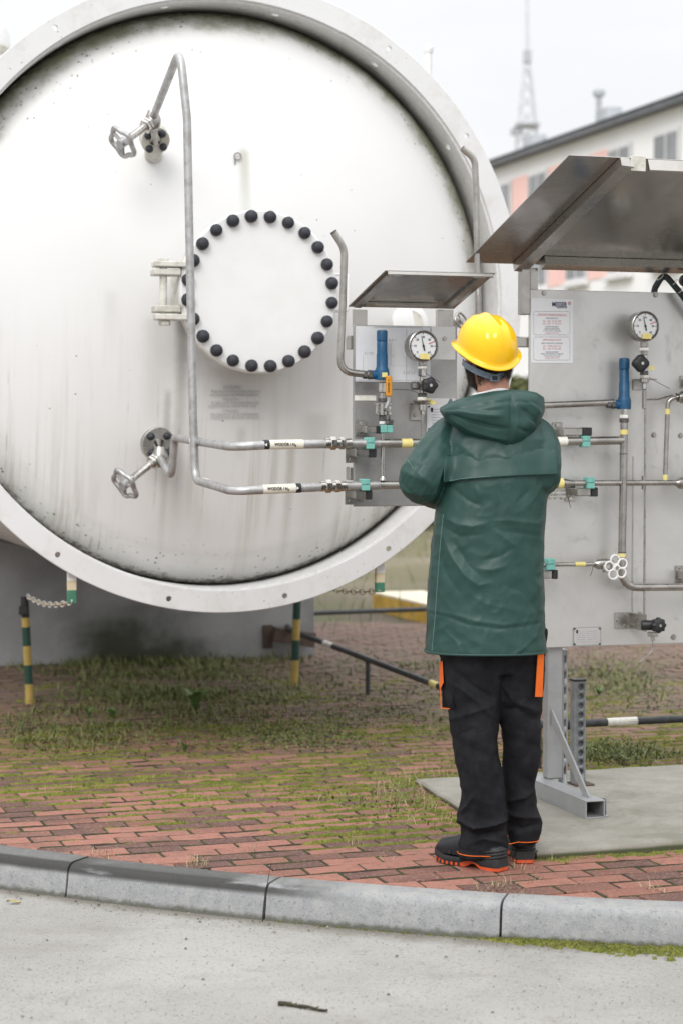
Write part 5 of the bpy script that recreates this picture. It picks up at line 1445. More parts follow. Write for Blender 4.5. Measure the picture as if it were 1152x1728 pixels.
mb = MB(); c = S(1036, 957, -.11); mb.hexn(c + Vector((-.05, .01, 0)), c + Vector((-.01, .0, 0)), .021); mb.cyl(c + Vector((0, .03, 0)), c + Vector((0, -.04, 0)), .008, 12); mb.build('stem', MAT['steel_bright'], t)
c = S(1039, 957.5, -.15); mb = MB()
for k in range(5):
    a0 = R(100 + 72 * k); cc = c + Vector((math.cos(a0), 0, math.sin(a0))) * .0315
    pts = [cc + Vector((math.cos(a) * .0195, 0, math.sin(a) * .0195)) for a in np.linspace(0, 2 * math.pi, 19)]
    mb.sweep(pts, .0042, 7, False)
mb.lathe(c, (0, 1, 0), [(.010, -.006), (.012, -.003), (.012, .006)], 16); hw_ = mb.build('flower_handwheel', MAT['white_paint'], t, 60)
hw_['_o'] = t['_o']; mb = MB(); mb.hexn(c + Vector((0, -.005, 0)), c + Vector((0, -.012, 0)), .0075); mb.build('hub_nut', MAT['steel'], hw_)
wire(t, [S(1000, 955, -.11), S(998, 964, -.115), S(995, 972, -.115)])
t = thing('sample_valve', S(1065, 1066, 0), 'small valve with black star knob on an angled bracket low on the panel', 'valve')
mb = MB(); rect(mb, 1037, 1034, 1062, 1060, -.006, .005, .001)
mb.build('wall_plate', MAT['canopy_frame'], t)
for x_, y_ in ((1041, 1047), (1054, 1037.5), (1054, 1056)): bolt(t, x_, y_, -.006, .0055)
p1, p2 = S(1061, 1034, -.006), S(1061, 1060, -.006); q1, q2 = S(1089, 1037, -.11), S(1089, 1066, -.11)
mb = MB(); mb.prism([p1, p2, q2, q1], (.004, .002, 0)); mb.build('bracket_arm', MAT['canopy_frame'], t)
c = S(1103, 1055, -.12); mb = MB(); mb.cyl(c + Vector((-.05, .02, 0)), c + Vector((-.004, 0, 0)), .021, 16, .003); mb.build('black_body', MAT['black_plastic'], t)
knob(t, 1107, 1054.5, -.135, .030, 8)
stack(t, 1100.5, [(1066, 1074, 9, 'hex', 'steel', 'hex_nut'), (1074, 1081, 3.6, 'hex', 'steel', 'hex_nut')], -.12)
wire(t, [S(1100.5, 1078, -.12), S(1100.5, 1096, -.12), S(1093, 1105, -.12), S(1078, 1117, -.12)], .0028, 'steel', 'outlet_tube')
t = thing('wall_bracket', S(1143, 970, 0), 'bolted steel bracket at the right edge of the large panel', 'bracket', 'brackets at the right edge of the panel')
mb = MB(); rect(mb, 1139, 955, 1165, 985, -.007, .006, .001); mb.build('wall_plate', MAT['steel'], t); bolt(t, 1147, 960, -.007, .006); bolt(t, 1147, 980, -.007, .006)
mb = MB(); p = S(1156, 970, -.04); mb.box(p, (.05, .07, .04), .003); mb.build('stub', MAT['steel'], t)
t = thing('wall_bracket', S(1150, 650, 0), 'small bracket at the right edge beside the right gauge', 'bracket', 'brackets at the right edge of the panel')
mb = MB(); rect(mb, 1147, 634, 1165, 655, -.007, .006, .001); mb.build('wall_plate', MAT['steel'], t)
mb = MB(); p = S(1160, 645, -.03); mb.box(p, (.03, .05, .03), .003); mb.build('stub', MAT['steel'], t)
# black hoses over the top edge of the panel
t = thing('cable_hose', S(1103, 489, .04), 'black corrugated cable hose arching over the top edge of the large panel', 'hose')
mb = MB(); mb.tube([S(1101, 505, .045), S(1104, 486, .04), S(1119, 461, 0), S(1150, 498, -.05), S(1175, 535, -.05)], .0135, 12, [.03, .05, .05], n=8); mb.build('hose', MAT['rubber'], t, 60)
mb = MB(); mb.tube([S(1104, 484, .0), S(1112, 470, -.03), S(1126, 473, -.04), S(1152, 507, -.06), S(1170, 560, -.06)], .0022, 6, .03); mb.build('thin_cable', MAT['stripe_green'], t)
for x_, y_, b_ in ((1113, 468, .0), (1137, 476, -.03), (1147, 490, -.05)):
    mb = MB(); c = S(x_, y_, b_); ax = Vector((.7, 0, -.7)); ax, n, bv = frame_of(ax)
    mb.sweep([c + (n * math.cos(a) + bv * math.sin(a)) * .0165 for a in np.linspace(0, 2 * math.pi, 17)], .0016, 5, False); mb.build('cable_tie', MAT['cream_label'], t)
t = thing('cable_gland', S(1152, 472, -.02), 'round black cable gland at the right edge below the wide canopy', 'gland')
mb = MB(); mb.lathe(S(1152, 474, -.02), (0, -1, 0), [(.022, 0), (.026, .01), (.026, .04), (.018, .05)], 18); mb.build('gland_body', MAT['rubber'], t)
# ------------------------------------------------------------------ things further back
def striped_post(label, xt, xb, ytop, segs, g):
    t = thing('barrier_post', g, label, 'post', 'striped barrier posts', 'world')
    H0 = g.z
    yb = segs[-1][1]
    def at(y):
        u = (y - ytop) / (yb - ytop); return W(xt + (xb - xt) * u, y, g.y)
    for y0, y1, m_ in segs:
        mb = MB(); a, b = at(y1), at(y0); mb.cyl(a, b - (b - a) * .002, .0235, 16); mb.build('stripe' if m_ != 'rust' else 'scorched_top', MAT[m_], t)
    return t
g1 = G(51, 1186, 0)
p1 = striped_post('green and yellow striped post with scorched black top, left of the grass', 42, 51, 1007, ((1007, 1042, 'black_plastic'), (1042, 1058, 'stripe_yellow'), (1058, 1090, 'stripe_green'), (1090, 1122, 'stripe_yellow'), (1122, 1154, 'stripe_green'), (1154, 1190, 'stripe_yellow')), g1)
mb = MB(); mb.box(W(40, 1030, g1.y - .03), (.05, .03, .05), .004); mb.build('chain_bracket', MAT['black_plastic'], p1)
g2 = G(496.5, 1156, 0)
striped_post('green and yellow striped post below the ring, right of the grass', 503, 496.5, 975, ((975, 1012, 'stripe_yellow'), (1012, 1045, 'stripe_green'), (1045, 1080, 'stripe_yellow'), (1080, 1114, 'stripe_green'), (1114, 1160, 'stripe_yellow')), g2)
def chain(label, a, b, sag, n, mats):
    t = thing('barrier_chain', a, label, 'chain', 'barrier chains', 'world')
    d = (b - a)
    for k in range(n):
        u = (k + .5) / n; c = a.lerp(b, u) - Vector((0, 0, sag * 4 * u * (1 - u)))
        tg = (d + Vector((0, 0, -sag * 4 * (1 - 2 * u)))).normalized(); L = d.length / n * .66
        s_ = tg.cross(Vector((0, 0, 1))).normalized() if k % 2 else tg.cross(tg.cross(Vector((0, 0, 1)))).normalized()
        mb = MB(); mb.sweep([c + tg * L * math.cos(x) + s_ * .013 * math.sin(x) for x in np.linspace(0, 2 * math.pi, 15)], .0040, 6, False); mb.build('link', MAT[mats[k % 2]], t, 60)
chain('plastic chain from the scorched post to the striped hanging bar', W(47, 1006, g1.y - .03), toworld(S(121, 1015, tb + .06)), .03, 15, ('white_paint', 'stripe_cream'))
chain('plastic chain from the right striped post to the second hanging bar', W(506, 978, g2.y), toworld(S(639, 997, tb + .06)), .03, 20, ('white_paint', 'stripe_cream'))

zr = .20
rail = [G(1330, 1204, zr), G(1152, 1213, zr), G(908, 1224, zr), G(745, 1160, zr), G(492, 1064, zr), G(476, 1047, zr), G(494, 1036, zr), G(725, 1027.5, zr), G(960, 1020, zr)]
t = thing('pipe_rail', G(745, 1160, 0), 'low black tubular rail looping over the paving behind the worker', 'rail', None, 'world')
mb = MB(); mb.tube(rail, .018, 12, [.1, .12, .1, .25, .2, .25, .1]); mb.build('rail_tube', MAT['black_pipe'], t, 60)
for px, py in ((908, 1224), (620, 1112), (494, 1037), (725, 1027.5), (1180, 1211)):
    g = G(px, py, zr); mb = MB(); mb.cyl((g.x, g.y, -.02), (g.x, g.y, zr), .014, 10); mb.build('leg', MAT['black_pipe'], t)
def band(x0, y0, x1, y1, m_):
    mb = MB(); mb.cyl(G(x0, y0, zr), G(x1, y1, zr), .0192, 14); mb.build('tape_band', MAT[m_], t)
band(548, 1085.4, 562, 1090.7, 'white_tape'); band(727, 1153, 739, 1157.8, 'yellow_tape'); band(1023, 1218.8, 1073, 1216.5, 'white_tape')
mb = MB(); mb.cyl(G(950, 1222.3, zr), G(964, 1221.6, zr), .027, 14, .004); mb.build('coupling', MAT['black_pipe'], t)

# yellow frame with board top
q0, q1 = plant(G(655, 1024, 0)), plant(G(722, 1057, 0)); ax_ = (q0.x + q1.x) / 2
t = thing('yellow_platform', (ax_, q1.y, 0), 'low yellow platform with cream board top beyond the black rail', 'platform')
for x0, x1, y0, y1 in ((ax_, ax_ + .03, q1.y - .6, q0.y), (ax_ + .031, ax_ + .46, q0.y - .03, q0.y), (ax_ + .031, ax_ + .46, q1.y - .6, q1.y - .57)):
    mb = MB(); mb.box(((x0 + x1) / 2, (y0 + y1) / 2, .045), (x1 - x0, y1 - y0, .15), .004); mb.build('frame_side', MAT['yellow_box'], t)
for k in range(4):
    y0 = q1.y - .59 + k * (q0.y - q1.y + .58) / 4; y1 = q1.y - .59 + (k + 1) * (q0.y - q1.y + .58) / 4 - .008
    mb = MB(); mb.box((ax_ + .23, (y0 + y1) / 2, .131), (.46, y1 - y0, .02), .003); mb.build('board', MAT['cream_top'], t)

# white vertical vessel behind, at the far left, and a white standpipe behind the ring
g = G(0, 1075, 0); c = W(-62, 1000, 14.2); top = W(18, 20, 14.2)
t = thing('vertical_vessel', (c.x, 14.2, 0), 'pale upright vessel behind the tank at the upper left edge', 'vessel', None, 'world')
mb = MB(); rr = top.x - c.x
mb.lathe((c.x, 14.2, 0), (0, 0, 1), [(rr, .0), (rr, top.z - .30), (rr * .97, top.z - .15), (rr * .82, top.z - .03), (rr * .5, top.z + .06), (.001, top.z + .1)], 40); mb.build('shell', MAT['white_paint'], t, 50)
for k in range(3): mb = MB(); z = top.z - .32 - k * 1.1; mb.lathe((c.x, 14.2, 0), (0, 0, 1), [(rr, z), (rr + .02, z + .01), (rr + .02, z + .05), (rr, z + .06)], 40, cap=False); mb.build('hoop', MAT['cream_paint'], t)
pt = plant(W(722, 150, 12.2)); tq = W(722, 86, 12.2)
t = thing('standpipe', pt - Vector((0, 0, .0)), 'thin white standpipe rising behind the tank ring', 'pipe')
mb = MB(); a = pt.copy(); a.z = tz + .9; b = pt.copy(); b.z = tq.z; mb.cyl(a, b, .022, 12); mb.build('tube', MAT['white_paint'], t)
mb = MB(); mb.lathe(b, (0, 0, 1), [(.022, -.02), (.03, 0), (.03, .02), (.01, .04)], 12); mb.build('cap', MAT['white_paint'], t)

# building
AW = 17.0
def Q(px, py):                                        # plant point on the building wall plane
    d = Vector(ray(px, py)); o = Vector((0, 0, CAM_H)) - P0
    k = (AW - o.dot(U)) / d.dot(U); q = o + d * k; return Vector((AW, q.dot(Dv), q.z))
MAT['bwall'] = simple('white_render', (.90, .90, .895), (.87, .87, .865), .8, .8)
MAT['bpink'] = simple('salmon_pink_render', (.90, .60, .55), (.87, .56, .52), .8, .8)
MAT['broof'] = simple('grey_slate_roof', (.36, .38, .405), (.44, .46, .48), 1.5, .6)
MAT['bgutter'] = simple('dark_gutter', (.10, .105, .115), (.13, .135, .145), 2, .5)
MAT['bframe'] = simple('white_window_frame', (.75, .75, .75), (.7, .7, .7), 4, .5)
MAT['bglass'] = simple('dark_window_glass', (.20, .21, .22), (.28, .29, .30), 1, .1, spec=.6)
e1, e2 = Q(1152, 152), Q(828, 273); EZ = (e1.z + e2.z) / 2 - .27
bld = thing('office_building', (AW, 40, 0), 'white and salmon building with dark eaves in the blurred background', 'building')
BF, BN = 75, 18
mb = MB(); mb.box((AW + 5, (BF + BN) / 2, EZ / 2 - .1), (10, BF - BN, EZ + .2)); mb.build('wall', MAT['bwall'], bld, 30)
mb = MB(); mb.prism([Vector((AW - .30, BN - .6, EZ)), Vector((AW - .30, BF + .6, EZ)), Vector((AW - .30, BF + .6, EZ + .12)), Vector((AW - .30, BN - .6, EZ + .12))], (.32, 0, 0)); mb.build('gutter', MAT['bgutter'], bld)
mb = MB(); mb.loft([[Vector((AW - .25, y, EZ + .2)), Vector((AW + 5, y, EZ + 2.0)), Vector((AW + 10.6, y, EZ + .2))] for y in (BN - .5, BF + .5)], True); roof = mb.build('roof', MAT['broof'], bld, 20)
for y in (22, 30, 36.5, 41, 47, 55): 
    mb = MB(); mb.box((AW + .55, y, EZ + .52), (.4, .7, .4), .03); mb.build('roof_hatch', MAT['broof'], roof)
mb = MB(); mb.box((AW + 1.0, 54, EZ + .75), (.7, .8, .8), .05); mb.build('dormer', MAT['broof'], roof)
ap = Q(1010, 195); mb = MB(); y0 = ap.y + 1.3; mb.lathe((AW + .6, y0, EZ + .3), (0, 0, 1), [(.10, 0), (.07, .5), (.07, .78), (.15, .84), (.15, .95), (.05, 1.0)], 12); mb.build('vent_cowl', MAT['broof'], roof)
WT, WB = 8.35, 5.3
def wy(px, z):
    lo, hi = 10.0, 120.0
    for _ in range(50):
        m = (lo + hi) / 2; w = toworld((AW, m, z)); x, _, _ = pxy(w.x, w.y, w.z)
        if x > px: lo = m
        else: hi = m
    return lo
ZT = Q(903, 290).z
zw = ZT - 3.0
cen = [wy(849, ZT), wy(903, ZT), wy(972, 6.0), wy(1047, ZT)]
pit = (cen[0] - cen[3]) / 3
for k in range(-4, 9):
    y = cen[3] + k * pit
    if y < BN + 2 or y > BF - 2: continue
    ww = pit * .5
    if k > 0: mb = MB(); mb.box((AW - .012, y - pit * .5, (ZT + zw) / 2), (.02, pit * .46, ZT - zw)); mb.build('spandrel_panel', MAT['bpink'], bld)
    f = MB(); f.box((AW - .045, y, (ZT + zw) / 2), (.04, ww, ZT - zw)); win = f.build('window', MAT['bframe'], bld)
    for j in (-1, 1):
        for z0, z1 in ((zw + .1, zw + 1.45), (zw + 1.6, ZT - .1)):
            mb = MB(); mb.box((AW - .07, y + j * ww * .245, (z0 + z1) / 2), (.02, ww * .41, z1 - z0)); mb.build('pane', MAT['bglass'], win)
    mb = MB(); mb.box((AW - .10, y, zw - .06), (.14, ww + .2, .10)); mb.build('sill', MAT['bframe'], win)
for k in range(-4, 9):
    y = cen[3] + k * pit
    if y < BN + 2 or y > BF - 2: continue
    f = MB(); f.box((AW - .035, y, 2.3), (.04, 1.7, 1.7)); win = f.build('window', MAT['bframe'], bld)
    for j in (-1, 1): mb = MB(); mb.box((AW - .06, y + j * .41, 2.3), (.02, .68, 1.5)); mb.build('pane', MAT['bglass'], win)

# lattice mast far behind
MY = 130.0
def mast():
    m_ = simple('pale_galvanised_mast', (.60, .62, .64), (.54, .56, .58), 2, .6)
    b0 = W(888, 330, MY); t = thing('lattice_mast', (b0.x, MY, 0), 'pale lattice radio mast with antenna above the roofline', 'mast', None, 'world')
    x0 = b0.x
    lv = [0] + [W(888, y, MY).z for y in (330, 285, 240, 212, 185, 160, 135, 112, 96)]
    hw = [2.2, .95, .80, .66, .58, .48, .38, .28, .18, .10]
    for sx in (-1, 1):
        for sy in (-1, 1):
            mb = MB(); mb.sweep([Vector((x0 + sx * h, MY + sy * h, z)) for h, z in zip(hw, lv)], .055, 5); mb.build('leg', m_, t)
    for i in range(1, len(lv) - 1):
        h0, h1 = hw[i], hw[i + 1]; z0, z1 = lv[i], lv[i + 1]
        mb = MB()
        for s_ in ((-1, -1, 1, -1), (1, -1, 1, 1), (1, 1, -1, 1), (-1, 1, -1, -1)):
            mb.sweep([Vector((x0 + s_[0] * h0, MY + s_[1] * h0, z0)), Vector((x0 + s_[2] * h1, MY + s_[3] * h1, z1))], .032, 4)
            mb.sweep([Vector((x0 + s_[2] * h0, MY + s_[3] * h0, z0)), Vector((x0 + s_[0] * h1, MY + s_[1] * h1, z1))], .032, 4)
        mb.build('bracing', m_, t)
    zp = lv[4]; mb = MB(); mb.box((x0, MY, zp), (1.5, 1.5, .16)); mb.box((x0 - .7, MY, zp - .4), (.7, .5, .4)); mb.build('platform', MAT['broof'], t)
    mb = MB(); mb.box((x0, MY, lv[-1]), (.5, .5, .8)); mb.build('antenna_head', MAT['broof'], t)
    mb = MB(); mb.sweep([Vector((x0, MY, lv[-1])), Vector((x0 - .05, MY, W(888, -60, MY).z))], [.12, .06], 6); mb.build('antenna', m_, t)
mast()

# shrubs far behind, seen between helmet and panel and under the ring
MAT['shrub'] = leafy_mat('shrub_leaves', [(.045, .062, .018), (.085, .105, .03), (.14, .15, .05), (.19, .18, .075)], .7)
MAT['bark'] = simple('grey_brown_bark', (.07, .055, .04), (.045, .036, .028), 12, .9)
def shrub(x, y, h, w, label, n=3500):
    t = thing('shrub', (x, y, -.02), label, 'shrub', 'shrubs in the background', 'world')
    for k in range(4):
        a = random.uniform(0, 6.28); mb = MB(); mb.sweep([Vector((x, y, -.05)), Vector((x + math.cos(a) * w * .2, y + math.sin(a) * w * .2, h * .45)), Vector((x + math.cos(a) * w * .38, y + math.sin(a) * w * .38, h * .8))], [.04, .025, .01], 6); mb.build('stem', MAT['bark'], t)
    cl = [(random.gauss(0, .28) * w, random.gauss(0, .28) * w, h * random.uniform(.25, .95), random.uniform(.2, .42) * w * .6) for _ in range(14)]
    P = []
    for _ in range(n):
        c = random.choice(cl); v = Vector((random.gauss(0, 1), random.gauss(0, 1), random.gauss(0, 1))).normalized() * c[3] * random.random() ** .4
        P.append((c[0] + v.x, c[1] + v.y, max(.05, c[2] + v.z * .8)))
    P = np.array(P); A = rng.normal(0, 1, (n, 3)); A /= np.linalg.norm(A, axis=1)[:, None]; B = np.cross(A, rng.normal(0, 1, (n, 3))); B /= np.linalg.norm(B, axis=1)[:, None]
    s = rng.uniform(.035, .08, (n, 1))
    V = np.stack([P - A * s, P + B * s * .5, P + A * s, P - B * s * .5], 1).reshape(-1, 3); F = np.arange(n * 4).reshape(-1, 4)
    fastmesh('foliage', V, F, MAT['shrub'], t)
def sx(px, Y): return (px - 576) / FPX * Y
shrub(sx(884, 30), 30, 2.85, 1.1, 'tall olive shrub seen in the gap between helmet and large panel')
shrub(sx(700, 33), 33, .75, 1.6, 'low green shrub seen under the ring beside the green jacket')
shrub(sx(640, 36), 36, .9, 1.8, 'low shrub far behind the striped hanging bar on the right')
shrub(sx(960, 34), 34, 1.4, 1.6, 'bushy shrub behind the large panel')
# ------------------------------------------------------------------ the worker
DP = 7.0
def PM(px, py, dy=0.0): return W(px, py, DP + dy)
base = G(830, 1463, 0)
def wet_mat():
    t = NT('dark_green_coated_raincoat'); v = t.tc()
    n = t.noise(v, 9, 4, .6); f = t.noise(v, 240, 2)
    col = t.mix(t.ramp(n, .3, .7), (.0140, .0470, .0390), (.0185, .0570, .0480))
    col = t.mix(t.m_('MULTIPLY', t.ramp(t.noise(v, 22, 4, .7), .58, .72), .25), col, (.03, .085, .075))
    dv = t.n('ShaderNodeVectorMath', operation='MULTIPLY_ADD'); nz = t.n('ShaderNodeTexNoise'); t.put(nz.inputs['Vector'], v); nz.inputs['Scale'].default_value = 6; t.put(dv.inputs[0], nz.outputs['Color']); dv.inputs[1].default_value = (.12, .12, .12); t.put(dv.inputs[2], v)
    h = t.m_('ADD', t.m_('MULTIPLY', t.vor(dv.outputs[0], 9), .8), t.m_('ADD', t.m_('MULTIPLY', t.vor(dv.outputs[0], 23), .22), t.m_('MULTIPLY', f, .04)))
    return t.fin(col, t.ramp(n, .3, .7, .40, .52), 0, t.bump(h, .08, .035), .36)
MAT['raincoat'] = wet_mat()
MAT['stitch'] = simple('pale_green_stitching', (.09, .20, .17), (.07, .16, .135), 80, .6)
MAT['trouser'] = simple('black_work_trouser_cloth', (.0070, .0074, .0092), (.0125, .013, .0155), 18, .8, 0, .3, 300, bd=.001, spec=.22)
MAT['trouser_dark'] = simple('black_pocket_cloth', (.005, .005, .006), (.008, .008, .009), 20, .85, spec=.15)
MAT['orange'] = simple('bright_orange_trim', (.80, .15, .008), (.74, .13, .008), 30, .6)
MAT['leather'] = simple('black_boot_leather', (.008, .009, .012), (.014, .015, .018), 60, .36, 0, .25, 160, bd=.001, spec=.4)
MAT['midsole'] = simple('dark_grey_boot_rubber', (.016, .017, .018), (.024, .025, .026), 40, .6)
MAT['orange_sole'] = simple('orange_red_outsole', (.62, .085, .018), (.52, .07, .016), 40, .55)
MAT['skin'] = simple('skin', (.52, .27, .19), (.44, .20, .14), 26, .5, 0, .15, 200, bd=.0008)
MAT['hair'] = leafy_mat('dark_brown_hair', [(.018, .012, .008), (.035, .022, .014), (.06, .04, .026)], .55)
MAT['hair_base'] = simple('dark_hair_base', (.022, .015, .010), (.035, .023, .016), 120, .7, 0, .6, 260)
MAT['shirt'] = simple('white_cotton_collar', (.72, .73, .72), (.6, .61, .6), 30, .8, 0, .3, 200)
def helmet_mat():
    t = NT('yellow_helmet_plastic'); v = t.tc()
    col = t.mix(t.ramp(t.noise(v, 7, 4), .35, .7), (.86, .50, .004), (.80, .44, .003))
    col = t.mix(t.m_('MULTIPLY', t.ramp(t.noise(v, 70, 4, .7), .62, .72), .25), col, (.62, .34, .02))
    return t.fin(col, .09, 0, t.bump(t.noise(v, 4, 2), .03, .01), .5)
MAT['helmet'] = helmet_mat()
MAT['strap'] = simple('blue_grey_plastic_strap', (.16, .20, .25), (.12, .15, .19), 50, .5)

def remesh(ob, vox, smooth_it=4):
    m = ob.modifiers.new('r', 'REMESH'); m.mode = 'VOXEL'; m.voxel_size = vox; m.use_smooth_shade = True
    s = ob.modifiers.new('s', 'SMOOTH'); s.factor = .5; s.iterations = smooth_it
    bpy.context.view_layer.update()
    me = bpy.data.meshes.new_from_object(ob.evaluated_get(bpy.context.evaluated_depsgraph_get()))
    ob.modifiers.clear(); ob.data = me
    me.polygons.foreach_set('use_smooth', [True] * len(me.polygons))
    return ob
def verts(me):
    a = np.empty(len(me.vertices) * 3, np.float32); me.vertices.foreach_get('co', a); return a.reshape(-1, 3).astype(float)
def normals(me):
    a = np.empty(len(me.vertices) * 3, np.float32); me.vertices.foreach_get('normal', a); return a.reshape(-1, 3).astype(float)
def project(Vw):
    c, s = math.cos(PITCH), math.sin(PITCH)
    Z = Vw[:, 2] - CAM_H; d = Vw[:, 1] * c - Z * s; vv = Z * c + Vw[:, 1] * s
    return 576 + FPX * Vw[:, 0] / d, 864 - FPX * vv / d
def crease(X, Y, pts, w, amp):                        # soft ridge (amp>0) or valley along a polyline, faded towards its ends
    best = np.full(len(X), 1e9); tt = np.zeros(len(X)); Lt = 0; segs = []
    for a, b in zip(pts[:-1], pts[1:]):
        L = math.hypot(b[0] - a[0], b[1] - a[1]); segs.append((a, b, Lt, L)); Lt += L
    for a, b, l0, L in segs:
        dx, dy = (b[0] - a[0]) / L, (b[1] - a[1]) / L
        u = np.clip((X - a[0]) * dx + (Y - a[1]) * dy, 0, L)
        d = np.hypot(X - a[0] - dx * u, Y - a[1] - dy * u)
        k = d < best; best[k] = d[k]; tt[k] = (l0 + u[k]) / Lt
    return amp * np.exp(-(best / (w * .75)) ** 1.15) * np.clip(np.sin(np.pi * np.clip(tt * .92 + .04, 0, 1)), 0, 1) ** .5
def folds(ob, org, clist, nfun=None, front=True, gain=1.0):
    me = ob.data; V = verts(me); N = normals(me); Wd = V + np.array(org)
    X, Y = project(Wd)
    face = np.clip((-N[:, 1] + .35) / .9, 0, 1) if front else 1.0
    d = np.zeros(len(V))
    for pts, w, amp in clist: d += crease(X, Y, pts, w, amp * gain)
    d *= face
    if nfun is not None: d += nfun(Wd, N, X, Y)
    V += N * d[:, None]
    me.vertices.foreach_set('co', V.astype(np.float32).ravel()); me.update()
def sect(px0, px1, py, yc, hd, n=40, p=2.4, tilt=0.0):  # closed horizontal section between two outline px
    a, b = PM(px0, py, yc), PM(px1, py, yc); c = (a + b) / 2; hw = (b.x - a.x) / 2; out = []
    for k in range(n):
        t = 2 * math.pi * k / n; cs, sn = math.cos(t), math.sin(t)
        x = hw * math.copysign(abs(cs) ** (2 / p), cs); y = hd * math.copysign(abs(sn) ** (2 / p), sn)
        out.append(Vector((c.x + x, c.y + y, c.z + tilt * y)))
    return out

# ---- body: one continuous figure
HY = R(22)                                             # head turned this far to the left
HC = PM(825, 600, .03)
hf = Vector((-math.sin(HY), math.cos(HY), 0)); hr = Vector((math.cos(HY), math.sin(HY), 0)); hu = Vector((0, 0, 1))
def hp(r, f, u): return HC + hr * r + hf * f + hu * u
JL = dict(sh=PM(760, 738, .03), el=PM(702, 812, -.10), wr=PM(740, 826, .14), ha=PM(770, 830, .19))
JR = dict(sh=PM(905, 738, .03), el=PM(917, 802, -.06), wr=PM(898, 806, .18), ha=PM(868, 803, .23))
person_mb = MB()
rings = []
for u_, r_, fb, ff in ((-.118, .020, .02, .03), (-.112, .040, .050, .062), (-.095, .054, .066, .080), (-.070, .063, .082, .088), (-.04, .070, .092, .090), (0, .0755, .098, .092), (.04, .0765, .099, .090), (.08, .068, .088, .078), (.105, .050, .062, .055), (.118, .022, .03, .025)):
    ring_ = []
    for k in range(28):
        a = 2 * math.pi * k / 28; s_ = math.sin(a)
        ring_.append(hp(r_ * math.cos(a), (ff if s_ > 0 else fb) * s_ + (.012 if u_ < -.08 else 0) - .0, u_))
    rings.append(ring_)
person_mb.loft(rings, True)
person_mb.sweep([hp(0, .086, .012), hp(0, .108, -.018), hp(0, .098, -.030)], [.008, .013, .008], 8)          # nose
for s_ in (-1, 1):                                     # ears, eye sockets by brows, lips
    person_mb.sweep([hp(s_ * .080, -.008, .020), hp(s_ * .089, -.016, .004), hp(s_ * .086, -.006, -.022), hp(s_ * .077, .004, -.036)], [.010, .014, .011, .007], 8)
    person_mb.sweep([hp(s_ * .015, .090, .028), hp(s_ * .048, .076, .030)], [.007, .006], 6)
person_mb.sweep([hp(-.022, .086, -.052), hp(0, .093, -.053), hp(.022, .086, -.052)], [.005, .008, .005], 6)
nk0, nk1 = hp(0, -.022, -.06), PM(834, 700, .03)
person_mb.sweep([nk0, nk0.lerp(nk1, .5), nk1], [.058, .056, .070], 18)
for a in ((772, 895, 712, .03, .085), (752, 912, 742, .03, .105), (758, 908, 800, .02, .11), (765, 900, 900, .02, .10), (757, 905, 1000, .02, .11), (752, 908, 1090, .02, .115), (760, 902, 1150, .02, .09)): pass
person_mb.loft([sect(a, b, c, d, e) for a, b, c, d, e in ((800, 868, 700, .03, .06), (776, 892, 716, .03, .085), (758, 908, 742, .03, .105), (762, 904, 800, .02, .11), (768, 898, 900, .02, .10), (765, 897, 1000, .02, .10), (764, 898, 1070, .02, .095), (780, 886, 1110, .02, .07))], True)
for J in (JL, JR):
    person_mb.sweep([J['sh'], J['sh'].lerp(J['el'], .5), J['el'], J['el'].lerp(J['wr'], .5), J['wr']], [.055, .048, .042, .038, .028], 12)
LEGS = (((796, 1130, -.01), (803, 1270, -.035), (812, 1400, -.02)), ((880, 1130, .04), (880, 1270, .06), (882, 1400, .07)))
for lg in LEGS: person_mb.sweep([PM(*q) for q in lg] + [PM(lg[-1][0], 1445, lg[-1][2])], [.068, .042, .030, .030], 14)
def hand(J, side):
    w, h = J['wr'], J['ha']; d = (h - w).normalized(); up = Vector((0, 0, 1)); s_ = d.cross(up).normalized()
    up = s_.cross(d).normalized()
    pal = w + d * .05
    person_mb.sweep([w - d * .01, w + d * .03, w + d * .085], [.026, .030, .026], 10, True, 1.0)
    for k, L in enumerate((.068, .076, .072, .056)):
        r0 = w + d * .08 + up * (.030 - .019 * k)
        m = r0 + d * L * .5 - s_ * side * .008; e = m + d * L * .18 - s_ * side * L * .42
        person_mb.sweep([r0 - d * .02, r0 + d * .005, m, e], [.0095, .0095, .0088, .0072], 8)
    t0 = w + d * .035 + up * .028
    person_mb.sweep([t0, t0 + d * .03 + up * .018, t0 + d * .058 + up * .012 - s_ * side * .02], [.012, .0105, .0085], 8)
hand(JL, -1); hand(JR, 1)
person = person_mb.build('person', MAT['skin'], None, 0)
me = person.data
for v in me.vertices: v.co -= base
person.location = base; person['_o'] = tuple(base)
remesh(person, .0065, 3)
tag(person, 'worker seen from behind in green hooded raincoat, yellow helmet and black trousers', 'person')
OG = np.array(base)

